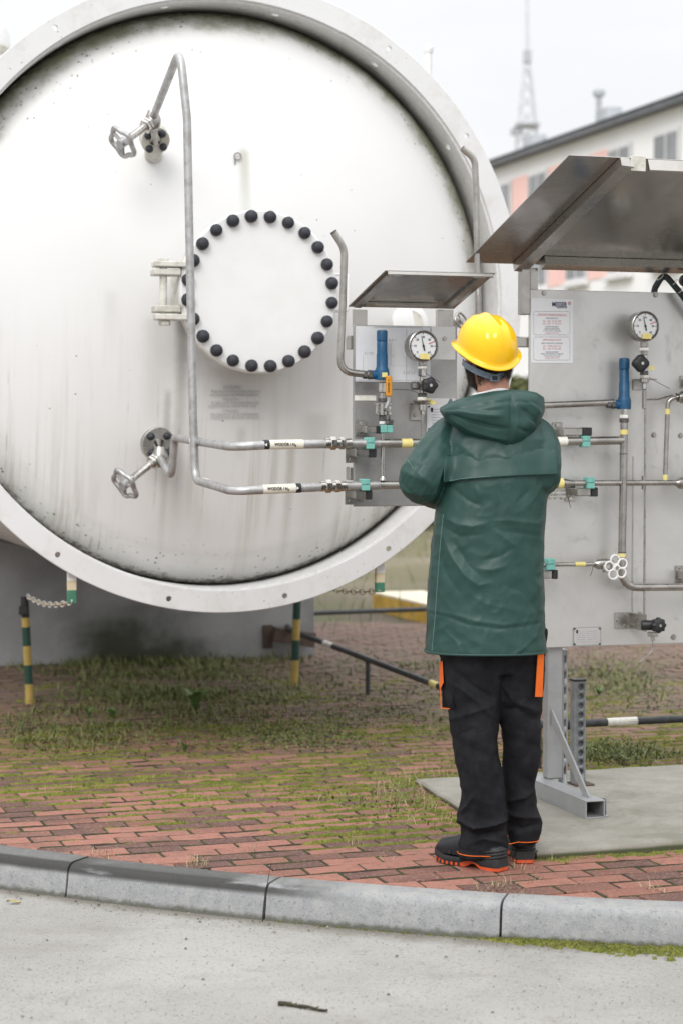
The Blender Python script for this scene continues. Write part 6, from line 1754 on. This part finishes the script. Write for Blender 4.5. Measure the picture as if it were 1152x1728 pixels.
# ---- jacket
J_ = MB()
tors = [(800, 876, 688, .03, .075, 2.2), (772, 896, 700, .03, .105, 2.3), (752, 914, 718, .03, .13, 2.4), (744, 924, 742, .02, .142, 2.5), (742, 925, 775, .015, .150, 2.5), (740, 924, 815, .01, .152, 2.5), (734, 920, 860, .01, .152, 2.5), (727, 917, 910, .01, .152, 2.5),
        (722, 917, 970, .01, .155, 2.5), (720, 918, 1030, .01, .160, 2.5), (718, 919, 1070, .01, .163, 2.5), (716, 920.5, 1099, .01, .166, 2.5)]
rings = [sect(a, b, c, d, e, 64, p) for a, b, c, d, e, p in tors]
rings.append(sect(722, 915, 1098, .01, .155, 64, 2.5)); rings.append(sect(728, 909, 1068, .01, .145, 64, 2.5))
J_.loft(rings, True)
def arm(J, rad):
    p = [J['sh'] + (PM(838, 742, .03) - J['sh']) * .35, J['sh'], J['sh'].lerp(J['el'], .45), J['el'], J['el'].lerp(J['wr'], .5), J['wr'], J['wr'].lerp(J['ha'], .35)]
    pts = fillet(p, .05, 5)
    n = len(pts); rr = [np.interp(i / (n - 1), np.linspace(0, 1, len(rad)), rad) for i in range(n)]
    J_.sweep(pts, rr, 20)
arm(JL, [.080, .082, .078, .078, .074, .070, .064]); arm(JR, [.078, .078, .072, .068, .066, .064, .060])
jacket = J_.build('jacket', MAT['raincoat'], person, 0)
remesh(jacket, .0045, 4)
def jnoise(Wd, N, X, Y):
    d = np.zeros(len(Wd))
    for i, p in enumerate(Wd):
        q = Vector(p)
        a = noise.noise((q.x * 7 + q.z * 4, q.y * 5, q.z * 9 - q.x * 5)); b = noise.noise((q.x * 17 - q.z * 9, q.y * 12, q.z * 15))
        c = 1 - abs(noise.noise((q.x * 9 + 4, q.y * 7, q.z * 6 + q.x * 4))); c2 = 1 - abs(noise.noise((q.x * 21 - q.z * 12, q.y * 15, q.z * 17 + q.x * 9)))
        d[i] = .0030 * a + .0018 * b + .0065 * (c - .8) + .0040 * (c2 - .8)
    return d
CJ = [([(744, 868), (768, 884), (796, 889), (822, 882)], 9, .013), ([(742, 885), (775, 905), (810, 902)], 8, -.008),
      ([(747, 905), (762, 940), (785, 972), (806, 988), (826, 984)], 10, .016), ([(765, 915), (790, 955), (812, 975)], 8, -.010), ([(738, 935), (752, 970), (775, 1000)], 9, -.007),
      ([(806, 960), (830, 962), (852, 955)], 8, .011), ([(812, 945), (840, 940), (865, 925)], 8, -.007), ([(830, 892), (848, 905), (868, 922)], 8, .009), ([(828, 879), (865, 879), (908, 884)], 7, .008),
      ([(840, 895), (880, 900), (912, 905)], 8, -.006), ([(884, 858), (902, 838), (915, 815)], 9, .008), ([(870, 850), (895, 825)], 7, -.006), ([(760, 822), (790, 845), (815, 855)], 8, -.009), ([(800, 818), (812, 845)], 9, .008), ([(835, 812), (845, 840), (838, 862)], 8, -.006),
      ([(717, 1033), (750, 1040), (790, 1054), (840, 1061), (880, 1058), (918, 1050)], 4.5, -.006), ([(717, 1028), (760, 1036), (800, 1048), (850, 1055), (905, 1046)], 5, .005),
      ([(862, 1108), (882, 1094), (904, 1074)], 4, .005), ([(868, 1110), (890, 1097)], 5, -.004), ([(790, 1000), (820, 1020), (870, 1030)], 11, .006), ([(845, 985), (880, 1000), (905, 1030)], 10, -.006), ([(745, 1060), (770, 1085), (778, 1105)], 7, .006), ([(735, 880), (728, 960), (724, 1060)], 5, .004),
      ([(770, 760), (750, 780), (738, 812), (728, 842)], 6, .013), ([(782, 762), (762, 786), (750, 815)], 6, -.012), ([(735, 735), (712, 762), (690, 785)], 7, .006), ([(728, 762), (705, 785), (688, 812)], 7, -.008), ([(700, 795), (722, 812), (735, 835)], 8, .009), ([(676, 815), (700, 840), (722, 850)], 7, -.008), ([(690, 780), (672, 790), (664, 792)], 6, .010),
      ([(930, 735), (942, 765), (950, 792)], 6, .006), ([(915, 760), (930, 780), (946, 800)], 6, -.007), ([(938, 800), (926, 830), (920, 855)], 6, .006), ([(830, 765), (870, 775), (915, 770)], 10, .005), ([(800, 780), (840, 790), (890, 785)], 9, -.005), ([(770, 745), (800, 770), (820, 790)], 8, .006)]
folds(jacket, OG, CJ, jnoise, gain=.66)
# yoke flap with its overhanging edge
def surf_y(ob):                                        # nearest front surface of a garment at image points
    V = verts(ob.data) + OG; X, Y = project(V)
    def f(px, py, r=7):
        k = (np.abs(X - px) < r) & (np.abs(Y - py) < r)
        return V[k][:, 1].min() if k.any() else DP - .1
    return f
sy = surf_y(jacket)
def strip_on(name, mat, parent, top, bot, lift0, lift1, th=.002, r=7):
    n = len(top); rows = []
    A_, B_ = [], []
    for (x0, y0), (x1, y1) in zip(top, bot):
        d0, d1 = sy(x0, y0, r), sy(x1, y1, r)
        A_.append(W(x0, y0, d0 - lift0)); B_.append(W(x1, y1, d1 - lift1))
    mb = MB()
    rows = [[a, b, b + Vector((0, th, 0)), a + Vector((0, th, 0))] for a, b in zip(A_, B_)]
    mb.loft(rows, True); return mb.build(name, mat, parent, 50)
seam = [(748 + k * (941 - 748) / 22, 812.5 - 12 * math.sin(k / 22 * 1.45) + (1.5 if k < 3 else 0)) for k in range(23)]
yk = []
for off, lift in ((0, .011), (0.6, .0115), (9, .008), (20, .004), (32, .000), (46, -.008)):
    yk.append([W(x + (838 - x) * .0004 * off, y - off, sy(x + (838 - x) * .0004 * off, y - off, 5) - lift) for x, y in seam])
mb = MB(); mb.loft(yk, cap=False, closed=False)
yo = mb.build('yoke_flap', MAT['raincoat'], jacket, 80)
m = yo.modifiers.new('t', 'SOLIDIFY'); m.thickness = .004; m.offset = -1
m = yo.modifiers.new('sub', 'SUBSURF'); m.levels = 1; m.render_levels = 1
strip_on('stitching', MAT['stitch'], jacket, [(x, y - 2.6) for x, y in seam[1:10]], [(x, y - 1.9) for x, y in seam[1:10]], .0115, .012, .001)
hem = sect(716, 920.5, 1097, .01, .1675, 72, 2.5)
mb = MB(); mb.sweep(hem + [hem[0]], .0042, 6, False); mb.build('hem_welt', MAT['raincoat'], jacket, 60)
for seamline in ([(747, 868), (742, 920), (737, 985), (733, 1045), (728, 1098)], [(696, 757), (704, 747), (722, 732), (738, 722)], [(682, 772), (690, 780), (697, 792)]):
    pts = fillet([W(x, y, sy(x, y, 5) - .001) for x, y in seamline], .05, 4); mb = MB(); mb.sweep(pts, .0011, 5); mb.build('seam', MAT['stitch'], jacket, 60)
# ---- hood lying on the back
TOPE = [(742, 690), (752, 684), (774, 675), (800, 668), (830, 662), (860, 659), (885, 660), (905, 664), (916, 672)]
BOTE = [(744, 694), (752, 708), (772, 726), (800, 741), (828, 753), (856, 759), (880, 748), (903, 726), (917, 694)]
rows = []
for i in range(25):
    s_ = i / 24 * 8; k = min(7, int(s_)); f = s_ - k; lp_ = lambda L: (L[k][0] * (1 - f) + L[k + 1][0] * f, L[k][1] * (1 - f) + L[k + 1][1] * f)
    (x0, y0), (x1, y1) = lp_(TOPE), lp_(BOTE); u = i / 12 - 1
    back = -.118 * math.sqrt(max(0, 1 - (abs(u) * .96) ** 2.4)) - .012
    col = []
    for x_, y_, dy in ((x0 * .72 + 838 * .28, y0 + 26, back + .130), (x0 * .86 + 838 * .14, y0 + 9, back + .095), (x0 * .95 + 838 * .05, y0 + 1, back + .052)): col.append(PM(x_, y_, dy + .03))
    for j in range(11):
        v = j / 10
        bul = math.sin(math.pi * min(1, v * .93 + .07)) ** .7
        seam_ = math.exp(-((x0 * (1 - v) + x1 * v - 862) / 5) ** 2) * .006
        fold = .010 * math.sin(v * 7 + u * 3.0) * (1 - abs(u)) + .012 * noise.noise((u * 3, v * 4, 3))
        x_ = x0 + (x1 - x0) * v; y_ = y0 + (y1 - y0) * v
        col.append(PM(x_, y_, back - .070 * bul * (1 - .35 * u * u) + .03 - fold + seam_ + (.015 if v > .97 else 0)))
    for x_, y_, dy in ((x1 * .93 + 840 * .07, y1 - 8, back + .03), (x1 * .85 + 840 * .15, y1 - 26, back + .045)): col.append(PM(x_, y_, dy + .015))
    rows.append(col)
mb = MB(); mb.loft(rows, cap=False, closed=False)
hood = mb.build('hood', MAT['raincoat'], jacket, 75)
m = hood.modifiers.new('t', 'SOLIDIFY'); m.thickness = .006; m.offset = 1
m = hood.modifiers.new('sub', 'SUBSURF'); m.levels = 2; m.render_levels = 2
bpy.context.view_layer.update()
me = bpy.data.meshes.new_from_object(hood.evaluated_get(bpy.context.evaluated_depsgraph_get())); hood.modifiers.clear(); hood.data = me
me.polygons.foreach_set('use_smooth', [True] * len(me.polygons))
CH = [([(748, 692), (775, 690), (815, 682), (862, 676), (900, 680), (914, 688)], 3.5, -.006), ([(760, 700), (790, 712), (830, 722), (856, 724)], 5, -.012), ([(762, 709), (795, 726), (835, 738), (856, 742)], 5, .010), ([(770, 694), (800, 698), (845, 702)], 6, .010), ([(790, 690), (820, 694), (850, 690)], 5, -.006),
      ([(862, 662), (862, 700), (859, 752)], 2.6, -.007), ([(870, 680), (872, 715), (866, 742)], 5, .009), ([(880, 690), (898, 706), (905, 716)], 5, -.011), ([(872, 722), (890, 730), (898, 726)], 4, -.008), ([(888, 676), (905, 690), (912, 700)], 5, .008), ([(800, 738), (830, 746), (852, 750)], 4, -.006), ([(752, 690), (765, 684), (790, 676)], 4, .006)]
folds(hood, OG, CH)
pts = [rows[16][j] + Vector((.0, -.004, 0)) for j in range(3, 14)]
mb = MB(); mb.sweep(pts, .0022, 6); mb.build('hood_seam', MAT['raincoat'], hood, 60)
# ---- shirt collar
mb = MB(); rings = []
for z_, rr in ((-.006, .066), (.012, .069), (.020, .066), (.016, .061)):
    c = hp(.004, -.018, -.152); rings.append([c + hr * rr * 1.08 * math.cos(a) + hf * rr * math.sin(a) + hu * (z_ - .012 * math.sin(a) + .004 * math.sin(3 * a)) for a in np.linspace(0, 2 * math.pi, 33)[:-1]])
mb.loft(rings, False); mb.build('collar', MAT['shirt'], person, 60)

# ---- trousers
T_ = MB()
LG = [[(1085, 742, 840, -.00, .115), (1130, 745, 846, -.005, .110), (1180, 752, 845, -.01, .100), (1230, 760, 840, -.02, .094), (1280, 767, 842, -.03, .088), (1335, 777, 851, -.03, .080), (1376, 770, 856, -.02, .085), (1398, 775, 855, -.02, .082), (1439, 772, 853, -.03, .088), (1445, 775, 852, -.03, .084)],
      [(1085, 836, 918, .03, .115), (1130, 830, 917, .035, .110), (1180, 832, 913, .04, .100), (1230, 844, 913, .05, .094), (1280, 847, 911, .06, .088), (1325, 848, 902, .07, .082), (1358, 853, 903, .075, .082), (1386, 854, 915, .075, .087), (1415, 857, 908, .07, .085), (1420, 860, 905, .07, .08)]]
for lg in LG: T_.loft([sect(a, b, y, d, e, 36, 2.2) for y, a, b, d, e in lg], True)
T_.loft([sect(738, 922, 1060, .01, .12, 48, 2.4), sect(741, 919, 1105, .01, .118, 48, 2.4), sect(760, 900, 1135, .01, .09, 48, 2.4)], True)
trous = T_.build('trousers', MAT['trouser'], person, 0)
remesh(trous, .0050, 3)
def tnoise(Wd, N, X, Y):
    d = np.zeros(len(Wd))
    for i, p in enumerate(Wd):
        q = Vector(p)
        low = max(0, 1 - q.z / .26); knee = math.exp(-((q.z - .50) / .12) ** 2)
        w1 = noise.noise((q.x * 7, q.y * 7, q.z * 30 + q.x * 10)); w2 = noise.noise((q.x * 11 + q.z * 8, q.y * 9, q.z * 10))
        w3 = 1 - abs(noise.noise((q.x * 13 - q.z * 5, q.y * 11, q.z * 9 + q.x * 6 + 3)))
        d[i] = w1 * (.011 * low + .004 * knee + .0014) + .0055 * w2 + .009 * (w3 - .8)
    return d
CT = [([(760, 1150), (790, 1170), (830, 1210)], 8, .010), ([(770, 1135), (800, 1160), (836, 1180)], 8, -.008), ([(755, 1215), (790, 1205), (830, 1190)], 7, .008), ([(775, 1240), (800, 1230)], 7, -.006), ([(843, 1150), (870, 1185), (905, 1200)], 8, .008), ([(848, 1200), (870, 1195), (900, 1215)], 7, -.007),
      ([(780, 1385), (800, 1396), (830, 1392), (855, 1384)], 5, .014), ([(778, 1398), (805, 1410), (850, 1402)], 5, -.011), ([(790, 1425), (815, 1415), (845, 1422)], 5, .009), ([(775, 1372), (790, 1360), (800, 1340)], 5, .010), ([(852, 1370), (875, 1378), (910, 1382)], 5, .011), ([(856, 1392), (880, 1398), (908, 1390)], 5, -.009), ([(860, 1352), (885, 1345), (900, 1335)], 5, .008), ([(800, 1290), (810, 1330), (805, 1370)], 7, .006), ([(770, 1382), (775, 1390)], 5, .012)]
folds(trous, OG, CT, tnoise, gain=1.7)
for (y, a, b, d, e) in (LG[0][8], LG[1][8]):
    _c = (PM(a, y, d) + PM(b, y, d)) / 2; _V = verts(trous.data) + OG; _k = np.abs(_V[:, 2] - _c.z - .004) < .007; _V = _V[_k]; _V = _V[np.hypot(_V[:, 0] - _c.x, _V[:, 1] - _c.y) < .13]
    _an = np.arctan2(_V[:, 1] - _c.y, _V[:, 0] - _c.x); _rd = np.hypot(_V[:, 0] - _c.x, _V[:, 1] - _c.y); r_ = []
    for _q in np.linspace(-math.pi, math.pi, 41)[:-1]:
        _m = np.abs((_an - _q + math.pi) % (2 * math.pi) - math.pi) < .12
        _r = (_rd[_m].max() if _m.any() else .085) + .0008; r_.append(Vector((_c.x + _r * math.cos(_q), _c.y + _r * math.sin(_q), _c.z + .004)))
    mb = MB(); mb.sweep(r_ + [r_[0]], .0014, 5, False); mb.build('cuff_piping', MAT['orange'], trous, 60)
sy = surf_y(trous)
def patch_on(name, mat, quad, lift=.004):
    pts = [W(x, y, DP + d) for x, y, d in quad]; mb = MB(); mb.prism(pts, (.0, .012, 0)); return mb.build(name, mat, trous, 30)
_d = [min(sy(x, y, 6) - DP, .05) - .007 for x, y in ((907, 1112), (914, 1112), (911, 1172), (903, 1172))]
patch_on('pocket_flap', MAT['orange'], [(907, 1096, _d[0]), (917.5, 1096, _d[1] + .012), (914.5, 1176, _d[2] + .012), (902, 1176, _d[3])])
cp = patch_on('thigh_pocket', MAT['trouser_dark'], [(744, 1106, .00), (757, 1106, -.075), (766, 1196, -.085), (746, 1196, -.01)])
patch_on('pocket_tab', MAT['orange'], [(740.5, 1118, -.006), (746, 1116, -.045), (747.5, 1152, -.05), (741, 1164, -.008)])
mb = MB(); mb.sweep(fillet([W(742.5, 1160, DP - .012), W(743.5, 1195, DP - .016), W(757, 1196, DP - .086)], .004, 3), .0020, 5); mb.build('pocket_piping', MAT['orange'], trous, 60)

# ---- boots
def boot(heel, toe, label):
    heel, toe = Vector((heel.x, heel.y, 0)), Vector((toe.x, toe.y, 0)); L = .30
    f = (toe - heel).normalized(); r = Vector((f.y, -f.x, 0)); z0 = hz(heel.x, heel.y) + .004
    o = Vector((heel.x, heel.y, z0))
    wid = [(0, .026), (.012, .034), (.04, .040), (.09, .039), (.14, .040), (.19, .048), (.235, .050), (.268, .044), (.288, .030), (.297, .012)]
    def W_(s): return np.interp(s, [a for a, _ in wid], [b for _, b in wid])
    ss = np.concatenate([np.linspace(0, .02, 5), np.linspace(.035, .26, 20), np.linspace(.27, .297, 8)])
    zb = lambda s: .0 if s < .075 else (.016 * math.sin(math.pi * min(1, (s - .075) / .06)) if s < .135 else .010 * sst(.24, .297, s))
    zo = lambda s: .0115 + (.012 * math.sin(math.pi * (s - .07) / .09) if .07 < s < .16 else 0) + .010 * sst(.22, .297, s)
    bt = MB(); bt.loft([[o + f * s + r * (k * W_(s)) + Vector((0, 0, h)) for k, h in ((-1, zb(s)), (-1.0, zo(s)), (1.0, zo(s)), (1, zb(s)))] for s in ss], True)
    up = MB(); rings = []
    for s in np.linspace(.004, .292, 30):
        w = W_(s) * .97; ht = np.interp(s, [0, .02, .06, .11, .14, .18, .22, .26, .28, .292], [.075, .088, .100, .112, .115, .106, .094, .084, .068, .042])
        rr = []
        for k in range(17):
            a = math.pi * k / 16; cs, sn = math.cos(a), math.sin(a)
            bulge = 1.0 + .06 * math.sin(math.pi * min(1, sn))
            rr.append(o + f * s + r * (w * bulge * math.copysign(abs(cs) ** .62, cs)) + Vector((0, 0, .036 + (ht - .036) * sn ** .8)))
        rings.append(rr)
    up.loft(rings, True)
    b = up.build('boot', MAT['leather'], person, 60); tag(b, label)
    ms = MB(); ms.loft([[o + f * s + r * (k * (W_(s) + e)) + Vector((0, 0, h)) for k, e, h in ((-1, .001, zo(s)), (-1, .0035, zo(s) + .008), (-1, .001, zo(s) + .018 + .012 * (1 - sst(.02, .09, s)) + .008 * sst(.2, .29, s)), (1, .001, zo(s) + .018 + .012 * (1 - sst(.02, .09, s)) + .008 * sst(.2, .29, s)), (1, .0035, zo(s) + .008), (1, .001, zo(s)))] for s in ss], True); ms.build('midsole', MAT['midsole'], b, 45)
    so = bt.build('outsole', MAT['orange_sole'], b, 30)
    for s in (.165, .185, .205, .225, .245, .262):
        for k in (-1, 1): mb = MB(); mb.box(o + f * s + r * (k * (W_(s) + .001)) + Vector((0, 0, zb(s) + .006)), (.006, .006, .012), 0, Matrix.Rotation(math.atan2(f.y, f.x), 3, 'Z')); mb.build('tread_notch', MAT['midsole'], b)
    for j in range(3):                                 # ribs at the heel
        mb = MB(); mb.sweep([o + f * max(0, s) + r * (k * (W_(max(0, s)) + .0035)) + Vector((0, 0, .050 + j * .011 - s * .15)) for s, k in [(.085, -1), (.05, -1), (.02, -1), (.004, -.8), (-.0, 0), (.004, .8), (.02, 1), (.05, 1), (.085, 1)]], .0035, 6); mb.build('heel_rib', MAT['midsole'], b, 60)
    mb = MB(); mb.sweep([o + f * (.205 + .0 * abs(k)) + r * (k * W_(.205) * 1.02) + Vector((0, 0, .038 + .053 * math.sqrt(max(0, 1 - k * k)))) for k in np.linspace(-1, 1, 13)], .0022, 5); mb.build('toecap_seam', MAT['orange_sole'] if False else MAT['midsole'], b, 60)
    for s in (.150, .165, .180):
        zt = np.interp(s, [.14, .18, .22], [.122, .104, .086]); mb = MB(); mb.sweep([o + f * s - r * .022 + Vector((0, 0, zt - .008)), o + f * (s + .004) + Vector((0, 0, zt + .002)), o + f * s + r * .022 + Vector((0, 0, zt - .008))], .0028, 6); mb.build('lace', MAT['midsole'], b)
    return b
boot(G(848, 1470, 0), G(728, 1447, 0), 'left boot turned sideways, orange sole edge and black toe cap showing')
boot(G(884, 1456, 0), G(862, 1415, 0), 'right boot seen from the heel')

# ---- hair and beard
hb_ = MB(); rows = []
for u_ in np.linspace(.03, -.078, 11):
    row = []
    for a in np.linspace(R(200), R(340), 25):
        k = np.interp(u_, [-.12, -.095, -.07, -.04, 0, .04], [.03, .054, .063, .070, .0755, .0765]); fb = np.interp(u_, [-.12, -.095, -.07, -.04, 0, .04], [.03, .060, .078, .092, .098, .099])
        e = .004 * sst(-.098, -.06, u_)
        row.append(hp((k + e) * math.cos(a), (fb + e) * math.sin(a), u_))
    rows.append(row)
hb_.loft(rows, cap=False, closed=False); hair = hb_.build('hair', MAT['hair_base'], person, 80)
bd_ = MB(); rows = []
for u_ in np.linspace(-.015, -.118, 9):
    row = []
    for a in np.linspace(R(-8), R(188), 29):
        k = np.interp(u_, [-.118, -.112, -.095, -.07, -.04, 0], [.022, .041, .055, .063, .070, .0755]) + .006; ff = np.interp(u_, [-.118, -.112, -.095, -.07, -.04, 0], [.03, .062, .080, .088, .090, .092]) + (.006 if u_ < -.03 else -.012)
        s_ = math.sin(a); row.append(hp(k * math.cos(a), ff * s_ + (.012 if u_ < -.08 else 0), u_ - .004))
    rows.append(row)
bd_.loft(rows, cap=False, closed=False); bd = bd_.build('beard', MAT['hair_base'], person, 80)
def strands(name, parent, n, gen, L):
    V, F = [], []
    for _ in range(n):
        p, d = gen(); s_ = d.cross(Vector((random.gauss(0, 1), random.gauss(0, 1), random.gauss(0, 1)))).normalized() * .0006; o = len(V); l = L * random.uniform(.6, 1.3)
        V += [p - s_ - base, p + s_ - base, p + d * l - base]; F.append((o, o + 1, o + 2))
    ob = fastmesh(name, np.array([tuple(v) for v in V]), np.array(F), MAT['hair'], parent); ob['kind'] = 'stuff'; return ob
def gh():
    u_ = random.uniform(-.097, .02); a = random.uniform(R(200), R(340))
    k = np.interp(u_, [-.12, -.095, -.07, -.04, 0, .04], [.03, .054, .063, .070, .0755, .0765]); fb = np.interp(u_, [-.12, -.095, -.07, -.04, 0, .04], [.03, .060, .078, .092, .098, .099])
    n = (hr * math.cos(a) + hf * math.sin(a)); return hp((k + .002) * math.cos(a), (fb + .002) * math.sin(a), u_), (n * .35 - hu + hr * random.gauss(0, .25)).normalized()
strands('hair_strands', hair, 6000, gh, .016)
def gb():
    u_ = random.uniform(-.118, -.02); a = random.choice((random.uniform(R(-8), R(60)), random.uniform(R(120), R(188)), random.uniform(R(0), R(180))))
    k = np.interp(u_, [-.118, -.095, -.07, -.04, 0], [.03, .056, .064, .071, .076]) + .005; ff = np.interp(u_, [-.118, -.095, -.07, -.04, 0], [.045, .082, .09, .092, .093]) + (.004 if u_ < -.03 else -.012)
    n = (hr * math.cos(a) + hf * math.sin(a)); return hp(k * math.cos(a), ff * math.sin(a), u_), (n * .7 - hu * .8 + hr * random.gauss(0, .3)).normalized()
strands('beard_strands', bd, 5000, gb, .012)

# ---- helmet
TB = R(23); hf0, hr0 = hf, hr
hf = Vector((-math.sin(R(17)), math.cos(R(17)), 0)); hr = Vector((math.cos(R(17)), math.sin(R(17)), 0))
HF = (hf * math.cos(TB) + hu * math.sin(TB)); HU = (-hf * math.sin(TB) + hu * math.cos(TB))
HO = PM(818.5, 597, .025)
def hq(r, f, u): return HO + hr * r + HF * f + HU * u
hm = MB(); rings = []; N_ = 72
LA, FB, HT = .104, .130, .122
def rim(a, grow, u):
    u = u + .026 * math.cos(a) ** 2
    vis = max(0, math.sin(a)) ** 3
    return hq((LA + grow) * math.cos(a), (FB + grow + .040 * vis * (1 if grow > .004 else 0)) * math.sin(a), u - .010 * vis * (1 if grow > .004 else 0))
angs = [2 * math.pi * k / N_ for k in range(N_)]
for grow, u in ((-.004, -.004), (.006, -.007), (.0165, -.0085), (.0175, -.006), (.016, -.004), (.006, .000), (.0012, .004), (.0, .012)): rings.append([rim(a, grow, u) for a in angs])
for k in range(1, 15):
    th = k / 15 * math.pi / 2; cr = math.cos(th) ** .68; ch = math.sin(th)
    rr = []
    for a in angs:
        x, y = LA * cr * math.cos(a), FB * cr * math.sin(a)
        up = HT * ch
        lift = .006 * math.exp(-(x / .014) ** 2) + .0035 * (math.exp(-((x - .042) / .010) ** 2) + math.exp(-((x + .042) / .010) ** 2))
        lift *= sst(.25, .6, ch)
        rr.append(hq(x, y, .012 + up + lift + .026 * math.cos(a) ** 2 * (1 - ch) ** 1.5))
    rings.append(rr)
rings.append([hq(.0008 * math.cos(a), .0008 * math.sin(a), .012 + HT + .006) for a in angs])
hm.loft(rings, False)
helmet = hm.build('helmet', MAT['helmet'], person, 70); tag(helmet, 'glossy yellow hard hat with upturned front peak')
ih = MB(); ih.loft([[hq((LA - .006) * math.cos(a), (FB - .006) * math.sin(a), -.003) for a in angs], [hq((LA - .010) * math.cos(a), (FB - .010) * math.sin(a), .06) for a in angs]], False); ih.build('helmet_liner', MAT['black_plastic'], helmet, 60)
sb_ = MB(); rings = []
for gr, u in ((0, -.056), (.0025, -.056), (.0025, -.034), (0, -.034)):
    rings.append([hq((.083 + gr) * math.cos(a), -.012 + (.098 + gr) * math.sin(a), u + .016 * abs(math.cos(a))) for a in np.linspace(R(176), R(364), 41)])
sb_.loft([list(x) for x in zip(*rings)], True); strap = sb_.build('head_strap', MAT['strap'], helmet, 50)
c = hq(.0, -.114, -.047); mb = MB(); mb.box(c, (.034, .006, .024), .002, Matrix.Rotation(HY, 3, 'Z')); bk = mb.build('buckle', MAT['strap'], strap)
mb = MB(); mb.box(c - hf * .0035, (.020, .004, .014), .001, Matrix.Rotation(HY, 3, 'Z')); mb.build('buckle_plate', MAT['midsole'], bk)
c = hq(-LA * .92 - .002, -.02, .018); mb = MB(); mb.box(c, (.008, .012, .022), .002, Matrix.Rotation(HY, 3, 'Z')); mb.build('rim_slot', MAT['helmet'], helmet)
# ------------------------------------------------------------------ tidy
for o in bpy.data.objects:
    if '_o' in o: del o['_o']
